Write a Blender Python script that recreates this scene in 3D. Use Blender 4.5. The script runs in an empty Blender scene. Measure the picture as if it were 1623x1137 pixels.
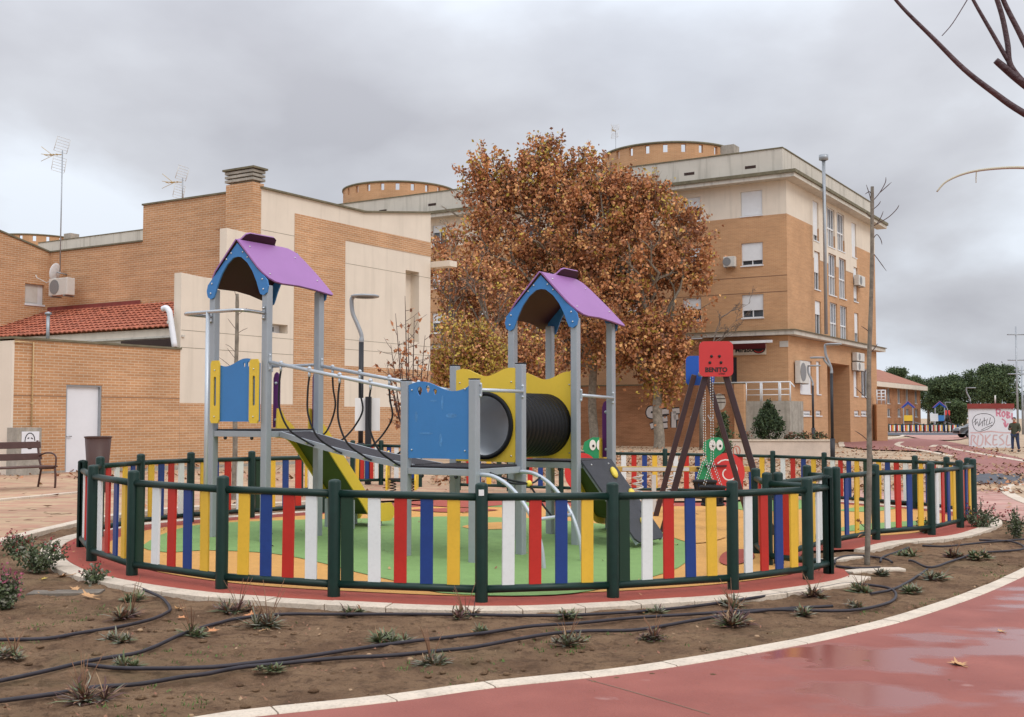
import bpy, bmesh, math, random
from mathutils import Vector, Matrix, noise
R = math.radians
rnd = random.Random(7)
C = bpy.context.scene.collection
SC = bpy.context.scene
# ------------------------------------------------------------------ camera
FPX, YH, CAM = 1800.0, 662.0, 1.55
TH = math.atan2(YH-568.5, FPX)
cd = bpy.data.cameras.new('camera'); cam = bpy.data.objects.new('camera', cd); C.objects.link(cam)
cam.location = (0, 0, CAM); cam.rotation_euler = (math.pi/2+TH, 0, 0)
cd.sensor_width = 36; cd.lens = 36*FPX/1623; cd.clip_start = .05; cd.clip_end = 3000
SC.camera = cam
# ------------------------------------------------------------------ world, sun, exposure
SUN_EL, SUN_AZ = R(42), R(140)      # azimuth clockwise from +Y (the way the camera looks)
W = bpy.data.worlds.new('World'); SC.world = W; W.use_nodes = True
nt = W.node_tree; N = nt.nodes; LK = nt.links
for n in list(N): N.remove(n)
def wn(t, **k):
    n = N.new(t)
    for a, b in k.items(): setattr(n, a, b)
    return n
out = wn('ShaderNodeOutputWorld'); bg = wn('ShaderNodeBackground'); bg2 = wn('ShaderNodeBackground'); ad = wn('ShaderNodeMixShader')
sky = wn('ShaderNodeTexSky', sky_type='NISHITA', sun_disc=False)
sky.sun_elevation = SUN_EL; sky.sun_rotation = SUN_AZ
bg.inputs['Strength'].default_value = .13
LK.new(sky.outputs[0], bg.inputs['Color'])
tc = wn('ShaderNodeTexCoord'); sp = wn('ShaderNodeSeparateXYZ'); LK.new(tc.outputs['Generated'], sp.inputs[0])
def mth(op, a, b=None, c=None):
    n = wn('ShaderNodeMath', operation=op)
    for i, v in enumerate((a, b, c)):
        if v is None: continue
        if isinstance(v, (int, float)): n.inputs[i].default_value = v
        else: LK.new(v, n.inputs[i])
    return n.outputs[0]
zc = mth('MAXIMUM', sp.outputs[2], 0.0)
den = mth('ADD', zc, .42)
cx_ = mth('DIVIDE', sp.outputs[0], den); cy_ = mth('DIVIDE', sp.outputs[1], den)
cb = wn('ShaderNodeCombineXYZ'); LK.new(cx_, cb.inputs[0]); LK.new(cy_, cb.inputs[1]); cb.inputs[2].default_value = 5.3
n1 = wn('ShaderNodeTexNoise'); n1.inputs['Scale'].default_value = 1.25; n1.inputs['Detail'].default_value = 7; n1.inputs['Roughness'].default_value = .48
n1.inputs['Distortion'].default_value = .15
LK.new(cb.outputs[0], n1.inputs['Vector'])
r1 = wn('ShaderNodeValToRGB'); LK.new(n1.outputs[0], r1.inputs[0])
e = r1.color_ramp.elements
e[0].position = .41; e[0].color = (.385, .392, .43, 1)
e[1].position = .585; e[1].color = (.68, .73, .80, 1)
q = r1.color_ramp.elements.new(.5); q.color = (.50, .517, .56, 1)
# overcast skies are brighter overhead than near the horizon
up = mth('MULTIPLY_ADD', mth('POWER', zc, 1.8), 2.6, .98)
LK.new(r1.outputs[0], bg2.inputs['Color']); LK.new(up, bg2.inputs['Strength'])
n2 = wn('ShaderNodeTexNoise'); n2.inputs['Scale'].default_value = .5; n2.inputs['Detail'].default_value = 3
mp = wn('ShaderNodeMapping'); mp.inputs['Location'].default_value = (4.2, 1.7, 0); LK.new(cb.outputs[0], mp.inputs[0]); LK.new(mp.outputs[0], n2.inputs['Vector'])
mr = wn('ShaderNodeMapRange'); mr.inputs[1].default_value = .45; mr.inputs[2].default_value = .75; mr.inputs[3].default_value = 1.0; mr.inputs[4].default_value = .72
LK.new(n2.outputs[0], mr.inputs[0]); LK.new(mr.outputs[0], ad.inputs[0])
LK.new(bg.outputs[0], ad.inputs[1]); LK.new(bg2.outputs[0], ad.inputs[2]); LK.new(ad.outputs[0], out.inputs[0])
sd = bpy.data.lights.new('sun', 'SUN'); sun = bpy.data.objects.new('sun', sd); C.objects.link(sun)
sd.energy = .9; sd.angle = R(25); sd.color = (1, .95, .88)
sv = Vector((math.sin(SUN_AZ)*math.cos(SUN_EL), math.cos(SUN_AZ)*math.cos(SUN_EL), math.sin(SUN_EL)))
sun.rotation_euler = sv.to_track_quat('Z', 'Y').to_euler(); sun.location = (10, -10, 20)
SC.view_settings.view_transform = 'Standard'; SC.view_settings.look = 'None'
SC.view_settings.exposure = 0.20; SC.view_settings.gamma = 1
SC.render.engine = 'CYCLES'
SC.cycles.max_bounces = 6; SC.cycles.diffuse_bounces = 3; SC.cycles.glossy_bounces = 3; SC.cycles.transparent_max_bounces = 6
# ------------------------------------------------------------------ ground height and pixel -> world helpers
def sst(a, lo, hi):
    t = min(1, max(0, (a-lo)/(hi-lo))); return t*t*(3-2*t)
def g(x, y): return -.1*math.tanh(.146*x) - .08*sst(y, 16, 22)*sst(x, -3, 2)
def ray(px, py):
    v = (px-811.5, FPX, 568.5-py); c, s = math.cos(TH), math.sin(TH)
    return Vector((v[0], v[1]*c-v[2]*s, v[1]*s+v[2]*c))
def G(px, py, h=0.0):
    r = ray(px, py); z = 0.0
    for _ in range(12):
        t = (z+h-CAM)/r.z; z = g(r.x*t, r.y*t)
    return Vector((r.x*t, r.y*t, z+h))
def D(px, py, d):
    r = ray(px, py); t = d/r.y
    return Vector((r.x*t, d, CAM+r.z*t))
def ell(cx, cy, rx, ry, n=20, a0=0): return [(cx+rx*math.cos(a0+2*math.pi*i/n), cy+ry*math.sin(a0+2*math.pi*i/n)) for i in range(n)]
class Frame:
    def __init__(s, o, rz):
        s.o = Vector((o[0], o[1], o[2] if len(o) > 2 else 0)); s.rz = rz
        s.M = Matrix.Translation(s.o) @ Matrix.Rotation(rz, 4, 'Z'); s.I = s.M.inverted()
    def hit(s, px, py, ax, val):
        o = s.I @ Vector((0, 0, CAM)); d = (s.I.to_3x3() @ ray(px, py)); t = (val-o[ax])/d[ax]
        return o + d*t
    def w(s, *p): return s.M @ Vector(p)
    def l(s, p): return s.I @ Vector(p)
# ------------------------------------------------------------------ materials
def srgb(r, gg, b):
    f = lambda c: (c/255/12.92) if c/255 <= .04045 else ((c/255+.055)/1.055)**2.4
    return (f(r), f(gg), f(b))
MATS = {}
def mat(name, col, rough=.6, var=.12, vscale=3.0, bump=0.0, bscale=40.0, metal=0.0, spec=.4, col2=None, dirt=0.0, coat=0.0, streak=0.0):
    if name in MATS: return MATS[name]
    m = bpy.data.materials.new(name); m.use_nodes = True; MATS[name] = m
    t = m.node_tree; n = t.nodes; l = t.links; b = n['Principled BSDF']
    b.inputs['Roughness'].default_value = rough; b.inputs['Metallic'].default_value = metal
    b.inputs['Specular IOR Level'].default_value = spec
    if coat: b.inputs['Coat Weight'].default_value = coat; b.inputs['Coat Roughness'].default_value = .15
    c = n.new('ShaderNodeTexCoord'); no = n.new('ShaderNodeTexNoise'); no.inputs['Scale'].default_value = vscale; no.inputs['Detail'].default_value = 6
    no.inputs['Roughness'].default_value = .65
    l.new(c.outputs['Object'], no.inputs['Vector'])
    rp = n.new('ShaderNodeValToRGB'); l.new(no.outputs[0], rp.inputs[0])
    a = col2 or tuple(x*(1-var) for x in col); bb = tuple(min(1, x*(1+var)) for x in col)
    rp.color_ramp.elements[0].position = .3; rp.color_ramp.elements[0].color = (*a, 1)
    rp.color_ramp.elements[1].position = .7; rp.color_ramp.elements[1].color = (*bb, 1)
    src = rp.outputs[0]
    if dirt:
        n2 = n.new('ShaderNodeTexNoise'); n2.inputs['Scale'].default_value = vscale*9; n2.inputs['Detail'].default_value = 8
        l.new(c.outputs['Object'], n2.inputs['Vector'])
        mr = n.new('ShaderNodeMapRange'); mr.inputs[1].default_value = .5; mr.inputs[2].default_value = .8; mr.inputs[3].default_value = 0; mr.inputs[4].default_value = dirt
        l.new(n2.outputs[0], mr.inputs[0])
        mx = n.new('ShaderNodeMixRGB'); l.new(mr.outputs[0], mx.inputs[0]); l.new(src, mx.inputs[1]); mx.inputs[2].default_value = (col[0]*.35, col[1]*.33, col[2]*.3, 1)
        src = mx.outputs[0]
    if streak:
        mp_ = n.new('ShaderNodeMapping'); mp_.inputs['Scale'].default_value = (2.2, 2.2, .16); l.new(c.outputs['Object'], mp_.inputs[0])
        n4 = n.new('ShaderNodeTexNoise'); n4.inputs['Scale'].default_value = 1.6; n4.inputs['Detail'].default_value = 6; l.new(mp_.outputs[0], n4.inputs['Vector'])
        mr4 = n.new('ShaderNodeMapRange'); mr4.inputs[1].default_value = .52; mr4.inputs[2].default_value = .75; mr4.inputs[4].default_value = streak; l.new(n4.outputs[0], mr4.inputs[0])
        mx4 = n.new('ShaderNodeMixRGB'); l.new(mr4.outputs[0], mx4.inputs[0]); l.new(src, mx4.inputs[1]); mx4.inputs[2].default_value = (col[0]*.45, col[1]*.45, col[2]*.42, 1); src = mx4.outputs[0]
    l.new(src, b.inputs['Base Color'])
    if bump:
        n3 = n.new('ShaderNodeTexNoise'); n3.inputs['Scale'].default_value = bscale; n3.inputs['Detail'].default_value = 6
        l.new(c.outputs['Object'], n3.inputs['Vector'])
        bp = n.new('ShaderNodeBump'); bp.inputs['Strength'].default_value = bump; bp.inputs['Distance'].default_value = .02
        l.new(n3.outputs[0], bp.inputs['Height']); l.new(bp.outputs[0], b.inputs['Normal'])
    return m
def brickmat(name, c1, c2, mort, bw=.26, bh=.075, ms=.010, var=.25, bump=.3, streak=.25):
    m = bpy.data.materials.new(name); m.use_nodes = True; MATS[name] = m
    t = m.node_tree; n = t.nodes; l = t.links; b = n['Principled BSDF']; b.inputs['Roughness'].default_value = .85
    b.inputs['Specular IOR Level'].default_value = .2
    uv = n.new('ShaderNodeUVMap'); uv.uv_map = 'UVMap'
    br = n.new('ShaderNodeTexBrick'); l.new(uv.outputs[0], br.inputs['Vector'])
    br.inputs['Scale'].default_value = 1; br.inputs['Brick Width'].default_value = bw; br.inputs['Row Height'].default_value = bh
    br.inputs['Mortar Size'].default_value = ms; br.inputs['Mortar Smooth'].default_value = .3; br.inputs['Bias'].default_value = 0
    br.inputs['Color1'].default_value = (*c1, 1); br.inputs['Color2'].default_value = (*c2, 1); br.inputs['Mortar'].default_value = (*mort, 1)
    no = n.new('ShaderNodeTexNoise'); no.inputs['Scale'].default_value = .6; no.inputs['Detail'].default_value = 7; l.new(uv.outputs[0], no.inputs['Vector'])
    mp = n.new('ShaderNodeMapping'); mp.inputs['Scale'].default_value = (.5, 6, 1); l.new(uv.outputs[0], mp.inputs[0])
    no2 = n.new('ShaderNodeTexNoise'); no2.inputs['Scale'].default_value = 1.3; no2.inputs['Detail'].default_value = 4; l.new(mp.outputs[0], no2.inputs['Vector'])
    mr = n.new('ShaderNodeMapRange'); mr.inputs[1].default_value = .3; mr.inputs[2].default_value = .7; mr.inputs[3].default_value = 1-var; mr.inputs[4].default_value = 1+var*.5
    l.new(no.outputs[0], mr.inputs[0])
    mr2 = n.new('ShaderNodeMapRange'); mr2.inputs[1].default_value = .35; mr2.inputs[2].default_value = .7; mr2.inputs[3].default_value = 1-streak*.6; mr2.inputs[4].default_value = 1+streak*.4
    l.new(no2.outputs[0], mr2.inputs[0])
    mu = n.new('ShaderNodeMath'); mu.operation = 'MULTIPLY'; l.new(mr.outputs[0], mu.inputs[0]); l.new(mr2.outputs[0], mu.inputs[1])
    vm = n.new('ShaderNodeVectorMath'); vm.operation = 'SCALE'; l.new(br.outputs[0], vm.inputs[0]); l.new(mu.outputs[0], vm.inputs['Scale'])
    l.new(vm.outputs[0], b.inputs['Base Color'])
    bp = n.new('ShaderNodeBump'); bp.inputs['Strength'].default_value = bump; bp.inputs['Distance'].default_value = .01; bp.invert = True
    l.new(br.outputs['Fac'], bp.inputs['Height']); l.new(bp.outputs[0], b.inputs['Normal'])
    return m
# ------------------------------------------------------------------ mesh builder
class MB:
    def __init__(s): s.v = []; s.f = []; s.mi = []; s.sm = []
    def add(s, vs, fs, mi=0, smooth=False):
        k = len(s.v); s.v += [tuple(p) for p in vs]
        for f in fs: s.f.append(tuple(i+k for i in f)); s.mi.append(mi); s.sm.append(smooth)
        return s
    def box(s, x0, x1, y0, y1, z0, z1, mi=0):
        if x0 > x1: x0, x1 = x1, x0
        if y0 > y1: y0, y1 = y1, y0
        if z0 > z1: z0, z1 = z1, z0
        v = [(x0,y0,z0),(x1,y0,z0),(x1,y1,z0),(x0,y1,z0),(x0,y0,z1),(x1,y0,z1),(x1,y1,z1),(x0,y1,z1)]
        return s.add(v, [(0,3,2,1),(4,5,6,7),(0,1,5,4),(1,2,6,5),(2,3,7,6),(3,0,4,7)], mi)
    def obox(s, c, ax, ay, az, mi=0):   # centre and three half vectors
        c, ax, ay, az = map(Vector, (c, ax, ay, az)); v = []
        for sz in (-1, 1):
            for sx, sy in ((-1,-1),(1,-1),(1,1),(-1,1)): v.append(c+ax*sx+ay*sy+az*sz)
        return s.add(v, [(0,3,2,1),(4,5,6,7),(0,1,5,4),(1,2,6,5),(2,3,7,6),(3,0,4,7)], mi)
    def bar(s, a, b, w, h, up=(0,0,1), mi=0):   # box from a to b
        a, b = Vector(a), Vector(b); d = (b-a); L = d.length; d.normalize(); u = Vector(up)
        sd_ = d.cross(u)
        if sd_.length < 1e-4: sd_ = d.cross(Vector((1,0,0)))
        sd_.normalize(); u2 = sd_.cross(d)
        return s.obox((a+b)/2, d*L/2, sd_*w/2, u2*h/2, mi)
    def tube(s, pts, r, n=10, mi=0, cap=True):
        pts = [Vector(p) for p in pts]; rs = r if isinstance(r, (list, tuple)) else [r]*len(pts)
        T = []
        for i in range(len(pts)):
            d = pts[min(i+1, len(pts)-1)]-pts[max(i-1, 0)]
            T.append(d.normalized() if d.length > 1e-9 else Vector((0,0,1)))
        ref = Vector((0,0,1)) if abs(T[0].z) < .9 else Vector((1,0,0))
        nrm = T[0].cross(ref).normalized(); vs = []
        for i, p in enumerate(pts):
            nrm = (nrm - T[i]*nrm.dot(T[i]))
            if nrm.length < 1e-6: nrm = T[i].orthogonal()
            nrm.normalize(); b = T[i].cross(nrm)
            for k in range(n):
                a = 2*math.pi*k/n; vs.append(p+(nrm*math.cos(a)+b*math.sin(a))*rs[i])
        fs = [(i*n+k, i*n+(k+1) % n, (i+1)*n+(k+1) % n, (i+1)*n+k) for i in range(len(pts)-1) for k in range(n)]
        s.add(vs, fs, mi, True)
        if cap:
            k0 = len(s.v)-len(vs)
            s.f.append(tuple(k0+k for k in range(n))[::-1]); s.mi.append(mi); s.sm.append(False)
            s.f.append(tuple(k0+(len(pts)-1)*n+k for k in range(n))); s.mi.append(mi); s.sm.append(False)
        return s
    def lathe(s, prof, c=(0,0,0), n=20, mi=0, smooth=True, a0=0, a1=2*math.pi):
        full = abs(a1-a0-2*math.pi) < 1e-6; m = n if full else n+1; vs = []
        for r, z in prof:
            for k in range(m):
                a = a0+(a1-a0)*k/n; vs.append((c[0]+r*math.cos(a), c[1]+r*math.sin(a), c[2]+z))
        fs = [(i*m+k, i*m+(k+1) % m, (i+1)*m+(k+1) % m, (i+1)*m+k) for i in range(len(prof)-1) for k in range(n)]
        return s.add(vs, fs, mi, smooth)
    def ball(s, c, r, n=10, mi=0, sc=(1,1,1)):
        pr = [(math.cos(-math.pi/2+math.pi*i/6)*r, math.sin(-math.pi/2+math.pi*i/6)*r) for i in range(7)]
        k = len(s.v); s.lathe(pr, (0,0,0), n, mi)
        for i in range(k, len(s.v)): p = s.v[i]; s.v[i] = (c[0]+p[0]*sc[0], c[1]+p[1]*sc[1], c[2]+p[2]*sc[2])
        return s
    def plate(s, outline, holes, thick, o, U, V, N, mi=0):
        cu = bpy.data.curves.new('tmp', 'CURVE'); cu.dimensions = '2D'; cu.fill_mode = 'BOTH'; cu.extrude = thick/2
        for poly in [outline]+list(holes or []):
            sp_ = cu.splines.new('POLY'); sp_.points.add(len(poly)-1)
            for i, p in enumerate(poly): sp_.points[i].co = (p[0], p[1], 0, 1)
            sp_.use_cyclic_u = True
        ob = bpy.data.objects.new('tmp', cu); me = ob.to_mesh()
        o, U, V, N_ = Vector(o), Vector(U), Vector(V), Vector(N)
        vs = [o+U*v.co.x+V*v.co.y+N_*v.co.z for v in me.vertices]; fs = [tuple(p.vertices) for p in me.polygons]
        ob.to_mesh_clear(); bpy.data.objects.remove(ob); bpy.data.curves.remove(cu)
        return s.add(vs, fs, mi)
    def text(s, txt, size, o, U, V, N, depth=.004, mi=0, bold=0.0, align='CENTER'):
        cu = bpy.data.curves.new('tmp', 'FONT'); cu.body = txt; cu.size = size; cu.extrude = depth/2; cu.align_x = align; cu.offset = bold; cu.resolution_u = 3
        ob = bpy.data.objects.new('tmp', cu); me = ob.to_mesh()
        o, U, V, N_ = Vector(o), Vector(U), Vector(V), Vector(N)
        vs = [o+U*v.co.x+V*v.co.y+N_*v.co.z for v in me.vertices]; fs = [tuple(p.vertices) for p in me.polygons]
        ob.to_mesh_clear(); bpy.data.objects.remove(ob); bpy.data.curves.remove(cu)
        return s.add(vs, fs, mi)
    def stroke(s, pts, w, o, U, V, mi=0):
        o, U, V = Vector(o), Vector(U), Vector(V); L = []; Rr = []
        for i, p in enumerate(pts):
            a = Vector(pts[max(i-1, 0)]); b = Vector(pts[min(i+1, len(pts)-1)]); d = (b-a)
            d = d.normalized() if d.length > 1e-9 else Vector((1, 0)); nn = Vector((-d.y, d.x))*w/2; p = Vector(p)
            L.append(p+nn); Rr.append(p-nn)
        k = len(pts); vs = [o+U*p.x+V*p.y for p in L+Rr]
        return s.add(vs, [(i, k+i, k+i+1, i+1) for i in range(k-1)], mi)
    def build(s, name, m, parent=None, world=False, bev=0.0, smooth=None):
        me = bpy.data.meshes.new(name)
        vs = s.v
        if world and parent is not None:
            I = pmat(parent).inverted(); vs = [tuple(I @ Vector(p)) for p in s.v]
        me.from_pydata(vs, [], s.f); me.update()
        ms = m if isinstance(m, (list, tuple)) else [m]
        for x in ms: me.materials.append(MATS[x] if isinstance(x, str) else x)
        me.polygons.foreach_set('material_index', s.mi); me.polygons.foreach_set('use_smooth', [bool(smooth) if smooth is not None else q for q in s.sm])
        uvl = me.uv_layers.new(name='UVMap'); buf = [0.0]*(2*len(me.loops)); V_ = me.vertices
        for p in me.polygons:
            nx, ny, nz = abs(p.normal.x), abs(p.normal.y), abs(p.normal.z)
            for li in p.loop_indices:
                c = V_[me.loops[li].vertex_index].co
                if nz > .75: a, b = c.x, c.y
                elif nx > ny: a, b = c.y, c.z
                else: a, b = c.x, c.z
                buf[2*li] = a; buf[2*li+1] = b
        uvl.data.foreach_set('uv', buf)
        ob = bpy.data.objects.new(name, me); C.objects.link(ob)
        if parent is not None: ob.parent = parent
        if bev:
            md = ob.modifiers.new('bevel', 'BEVEL'); md.width = bev; md.segments = 2; md.limit_method = 'ANGLE'; md.angle_limit = R(40)
        return ob
def pmat(o):
    M = Matrix.Translation(o.location) @ o.rotation_euler.to_matrix().to_4x4()
    return pmat(o.parent) @ M if o.parent else M
def tag(o, label, cat, group=None):
    o['label'] = label; o['category'] = cat
    if group: o['group'] = group
    return o
def thing(name, label, cat, loc=(0,0,0), rz=0, group=None):
    o = bpy.data.objects.new(name, None); C.objects.link(o); o.location = loc; o.rotation_euler = (0, 0, rz); o.empty_display_size = .2
    return tag(o, label, cat, group)
def struct(o): o['kind'] = 'structure'; return o
def stuff(o, label=None, cat=None):
    o['kind'] = 'stuff'
    if label: o['label'] = label
    if cat: o['category'] = cat
    return o
def dup(root, loc, rz, label, group=None, sc=None):
    r = root.copy(); C.objects.link(r); r.location = loc; r.rotation_euler = (0, 0, rz); r['label'] = label
    if sc: r.scale = (sc, sc, sc) if not isinstance(sc, tuple) else sc
    if group: r['group'] = group
    def rec(a, b):
        for ch in list(a.children):
            c = ch.copy(); C.objects.link(c); c.parent = b; rec(ch, c)
    rec(root, r)
    return r
def cr(pts, n=8, closed=False):     # catmull-rom
    P = [Vector(p) for p in pts]; o = []; m = len(P)
    seg = m if closed else m-1
    for i in range(seg):
        p0 = P[(i-1) % m] if closed else P[max(i-1, 0)]; p1 = P[i % m]; p2 = P[(i+1) % m]; p3 = P[(i+2) % m] if closed else P[min(i+2, m-1)]
        for k in range(n):
            t = k/n; o.append(.5*((2*p1)+(p2-p0)*t+(2*p0-5*p1+4*p2-p3)*t*t+(3*p1-p0-3*p2+p3)*t**3))
    if not closed: o.append(P[-1])
    return o
# ------------------------------------------------------------------ palette
m_soilA = mat('soil', (.25, .15, .088), .97, .28, 1.6, 1.0, 55, col2=(.115, .066, .04), dirt=.75, spec=.15)
mat('cream_stone', (.62, .52, .41), .8, .14, 5, .35, 60, dirt=.5)
mat('red_rubber', (.36, .075, .048), .9, .1, 6, .35, 160, dirt=.34)
mat('yellow_rubber', (.60, .31, .085), .9, .07, 5, .3, 160, dirt=.34)
mat('green_rubber', (.20, .33, .105), .9, .08, 5, .3, 160, dirt=.34)
mat('green_paint', (.006, .027, .020), .42, .2, 8, 0, spec=.35)
mat('slat_white', (.74, .76, .74), .45, .03, 4, dirt=.1); mat('slat_red', (.50, .026, .017), .42, .08, 4, dirt=.15)
mat('slat_blue', (.015, .048, .21), .42, .1, 4, dirt=.15); mat('slat_yellow', (.76, .46, .045), .42, .06, 4, dirt=.12); mat('slat_green', (.012, .04, .022), .45, .1, 4)
SL = {'W': 'slat_white', 'R': 'slat_red', 'B': 'slat_blue', 'Y': 'slat_yellow', 'G': 'slat_green'}
mat('aluminium', (.36, .39, .42), .42, .06, 3, 0, metal=.25, spec=.5, dirt=.06)
mat('steel', (.45, .46, .47), .25, .05, 3, 0, metal=.9); mat('bolt_steel', (.6, .6, .6), .3, .02, 3, 0, metal=.8)
mat('pipe_grey', (.50, .54, .58), .35, .04, 3, metal=.3)
mat('blue_board', (.045, .20, .48), .45, .05, 2, .06, 90, dirt=.05); mat('yellow_board', (.78, .53, .05), .45, .04, 2, .05, 90, dirt=.06)
mat('purple_roof_sheen', (.33, .145, .37), .45, .05, 2, .05, 90); mat('maroon_shade', (.045, .012, .018), .55, .08, 3); mat('purple_board', (.13, .025, .15), .45, .05, 2)  # roof purple lightened for sky sheen; maroon is painted shade for the underside
mat('olive_plastic', (.075, .095, .022), .5, .06, 2); mat('deck_black', (.03, .025, .03), .75, .15, 8, .3, 80); mat('climb_grey', (.055, .057, .065), .8, .12, 8, .25, 120)
mat('tunnel_black', (.009, .009, .010), .5, .1, 4, 0, spec=.22); mat('tunnel_inner', (.58, .60, .62), .55, .05, 3)
mat('rope_black', (.012, .012, .014), .8, .1, 30); mat('hold_yellow', (.80, .62, .08), .5, .05, 9)
mat('red_board', (.60, .045, .045), .45, .04, 3); mat('brown_post', (.048, .023, .025), .45, .1, 4, spec=.45); mat('black_text', (.02, .02, .02), .6)
mat('swing_blue', (.015, .09, .42), .45, .04, 3); mat('figure_green', (.02, .27, .11), .5, .05, 3); mat('white_paint', (.78, .78, .76), .5, .03, 3)
mat('brown_bench', (.085, .04, .032), .5, .15, 7); mat('bin_brown', (.068, .030, .022), .5, .1, 5)
mat('cream_render', (.73, .64, .53), .9, .05, .7, .1, 60, streak=.20); mat('grey_render', (.58, .54, .47), .9, .08, .6, .1, 40, streak=.55)
mat('stained_concrete', (.36, .33, .28), .9, .25, 2.2, .3, 20, dirt=.4, streak=.6); mat('coping', (.16, .14, .09), .9, .3, 3, .2, 20)
mat('joint_dark', (.22, .13, .08), .9, .1, 3)
brickmat('brick_wall', (.575, .305, .152), (.50, .255, .122), (.64, .49, .34), var=.16, streak=.2)
brickmat('brick_far', (.575, .32, .165), (.52, .28, .14), (.59, .41, .26), ms=.008, var=.12, streak=.12)
brickmat('brick_dark', (.42, .195, .10), (.36, .16, .078), (.44, .27, .16), ms=.008, var=.3)
brickmat('pavers', (.44, .23, .155), (.52, .37, .225), (.36, .25, .18), bw=.4, bh=.2, ms=.006, var=.2, bump=.12, streak=.1)
brickmat('sand_pavers', (.50, .37, .25), (.46, .33, .22), (.40, .31, .22), bw=.6, bh=.4, ms=.005, var=.28, bump=.1, streak=.3)
brickmat('pink_pavers', (.42, .20, .165), (.52, .32, .26), (.45, .33, .28), bw=.4, bh=.2, ms=.006, var=.18, bump=.1, streak=.1)
mat('roof_tile', (.42, .13, .07), .85, .28, 2.5, .3, 25, col2=(.24, .075, .045), dirt=.3)
mat('roof_flashing', (.22, .05, .04), .85, .2, 4)
mat('white_door', (.74, .75, .78), .4, .03, 2); mat('shutter_white', (.72, .73, .74), .5, .04, 3)
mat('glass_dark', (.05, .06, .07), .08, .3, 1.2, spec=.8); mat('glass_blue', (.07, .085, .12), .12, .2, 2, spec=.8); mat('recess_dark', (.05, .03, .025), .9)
mat('ac_white', (.62, .60, .55), .5, .06, 4, dirt=.15); mat('ac_grille', (.22, .22, .22), .6, .1, 20)
mat('gas_pipe', (.62, .45, .24), .6, .1, 6); mat('zinc', (.34, .36, .38), .4, .1, 5, metal=.4)
mat('bark_pale', (.28, .24, .19), .9, .3, 6, .5, 30, col2=(.15, .125, .095)); mat('bark_grey', (.17, .14, .115), .9, .25, 8, .4, 40); mat('twig', (.085, .05, .045), .8, .2, 10)
LB = dict(rough=.75, vscale=.6)
mat('leaf_rust', (.54, .235, .10), .75, .2, .6); mat('leaf_brown', (.42, .175, .08), .75, .2, .6); mat('leaf_orange', (.64, .34, .13), .75, .2, .6)
mat('leaf_yellow', (.46, .33, .06), .75, .2, .6); mat('leaf_dark', (.24, .105, .06), .8, .2, .6); mat('leaf_tan', (.50, .28, .13), .8, .2, 5)
mat('pine_dark', (.04, .062, .028), .85, .3, .6); mat('pine_mid', (.075, .11, .045), .85, .3, .6); mat('pine_pale', (.11, .15, .06), .85, .3, .6)  # pine greens from dark to pale, mixed at random over the foliage
mat('shrub_green', (.06, .08, .035), .7, .3, 4); mat('blade_green', (.135, .165, .075), .7, .3, 9); mat('blade_grey', (.22, .215, .16), .8, .3, 9); mat('blade_purple', (.12, .06, .055), .75, .3, 9)
mat('flower_red', (.28, .025, .04), .7, .2, 9); mat('flower_pink', (.36, .09, .14), .7, .2, 9)
mat('hose', (.028, .022, .028), .55, .4, 6, .15, 30, dirt=.2)
mat('asphalt', (.085, .088, .1), .85, .15, 3, .2, 60); mat('lamp_grey', (.33, .35, .37), .4, .05, 3, metal=.3); mat('lamp_black', (.022, .022, .026), .5, .1, 3)
mat('spring_white', (.6, .6, .6), .35, .05, 4); mat('wood_yellow', (.50, .33, .08), .55, .1, 4)
mat('paint_black', (.03, .03, .035), .7); mat('paint_pink', (.66, .25, .33), .7); mat('paint_pale', (.62, .58, .57), .75, .08, 5); mat('paint_faint', (.66, .45, .44), .8); mat('paint_orange', (.50, .15, .09), .8)
mat('planter_stone', (.62, .51, .42), .85, .12, 2, .3, 12, dirt=.15)
# ================================================================== GROUND
def drape(name, polys, m, off, parent=None, xs=None, ys=None):
    bm = bmesh.new()
    for poly in polys:
        vs = [bm.verts.new((p[0], p[1], 0)) for p in poly]; f = bm.faces.new(vs)
    bmesh.ops.triangulate(bm, faces=bm.faces[:])
    x0 = min(v.co.x for v in bm.verts); x1 = max(v.co.x for v in bm.verts); y0 = min(v.co.y for v in bm.verts); y1 = max(v.co.y for v in bm.verts)
    for x in range(max(-24, math.ceil(x0)), min(24, math.floor(x1))+1):
        bmesh.ops.bisect_plane(bm, geom=bm.verts[:]+bm.edges[:]+bm.faces[:], plane_co=(x+.001, 0, 0), plane_no=(1, 0, 0))
    for k in range(0, 15):
        y = 15.5+.5*k
        if y0 < y < y1: bmesh.ops.bisect_plane(bm, geom=bm.verts[:]+bm.edges[:]+bm.faces[:], plane_co=(0, y, 0), plane_no=(0, 1, 0))
    for v in bm.verts: v.co.z = g(v.co.x, v.co.y)+off
    bmesh.ops.recalc_face_normals(bm, faces=bm.faces[:])
    if sum(f.normal.z for f in bm.faces) < 0: bmesh.ops.reverse_faces(bm, faces=bm.faces[:])
    mb = MB(); bm.verts.index_update(); mb.add([v.co.copy() for v in bm.verts], [tuple(v.index for v in f.verts) for f in bm.faces]); bm.free()
    return struct(mb.build(name, m, parent))
def P2(*pp): return [tuple(G(*p)[:2]) for p in pp]
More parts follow.
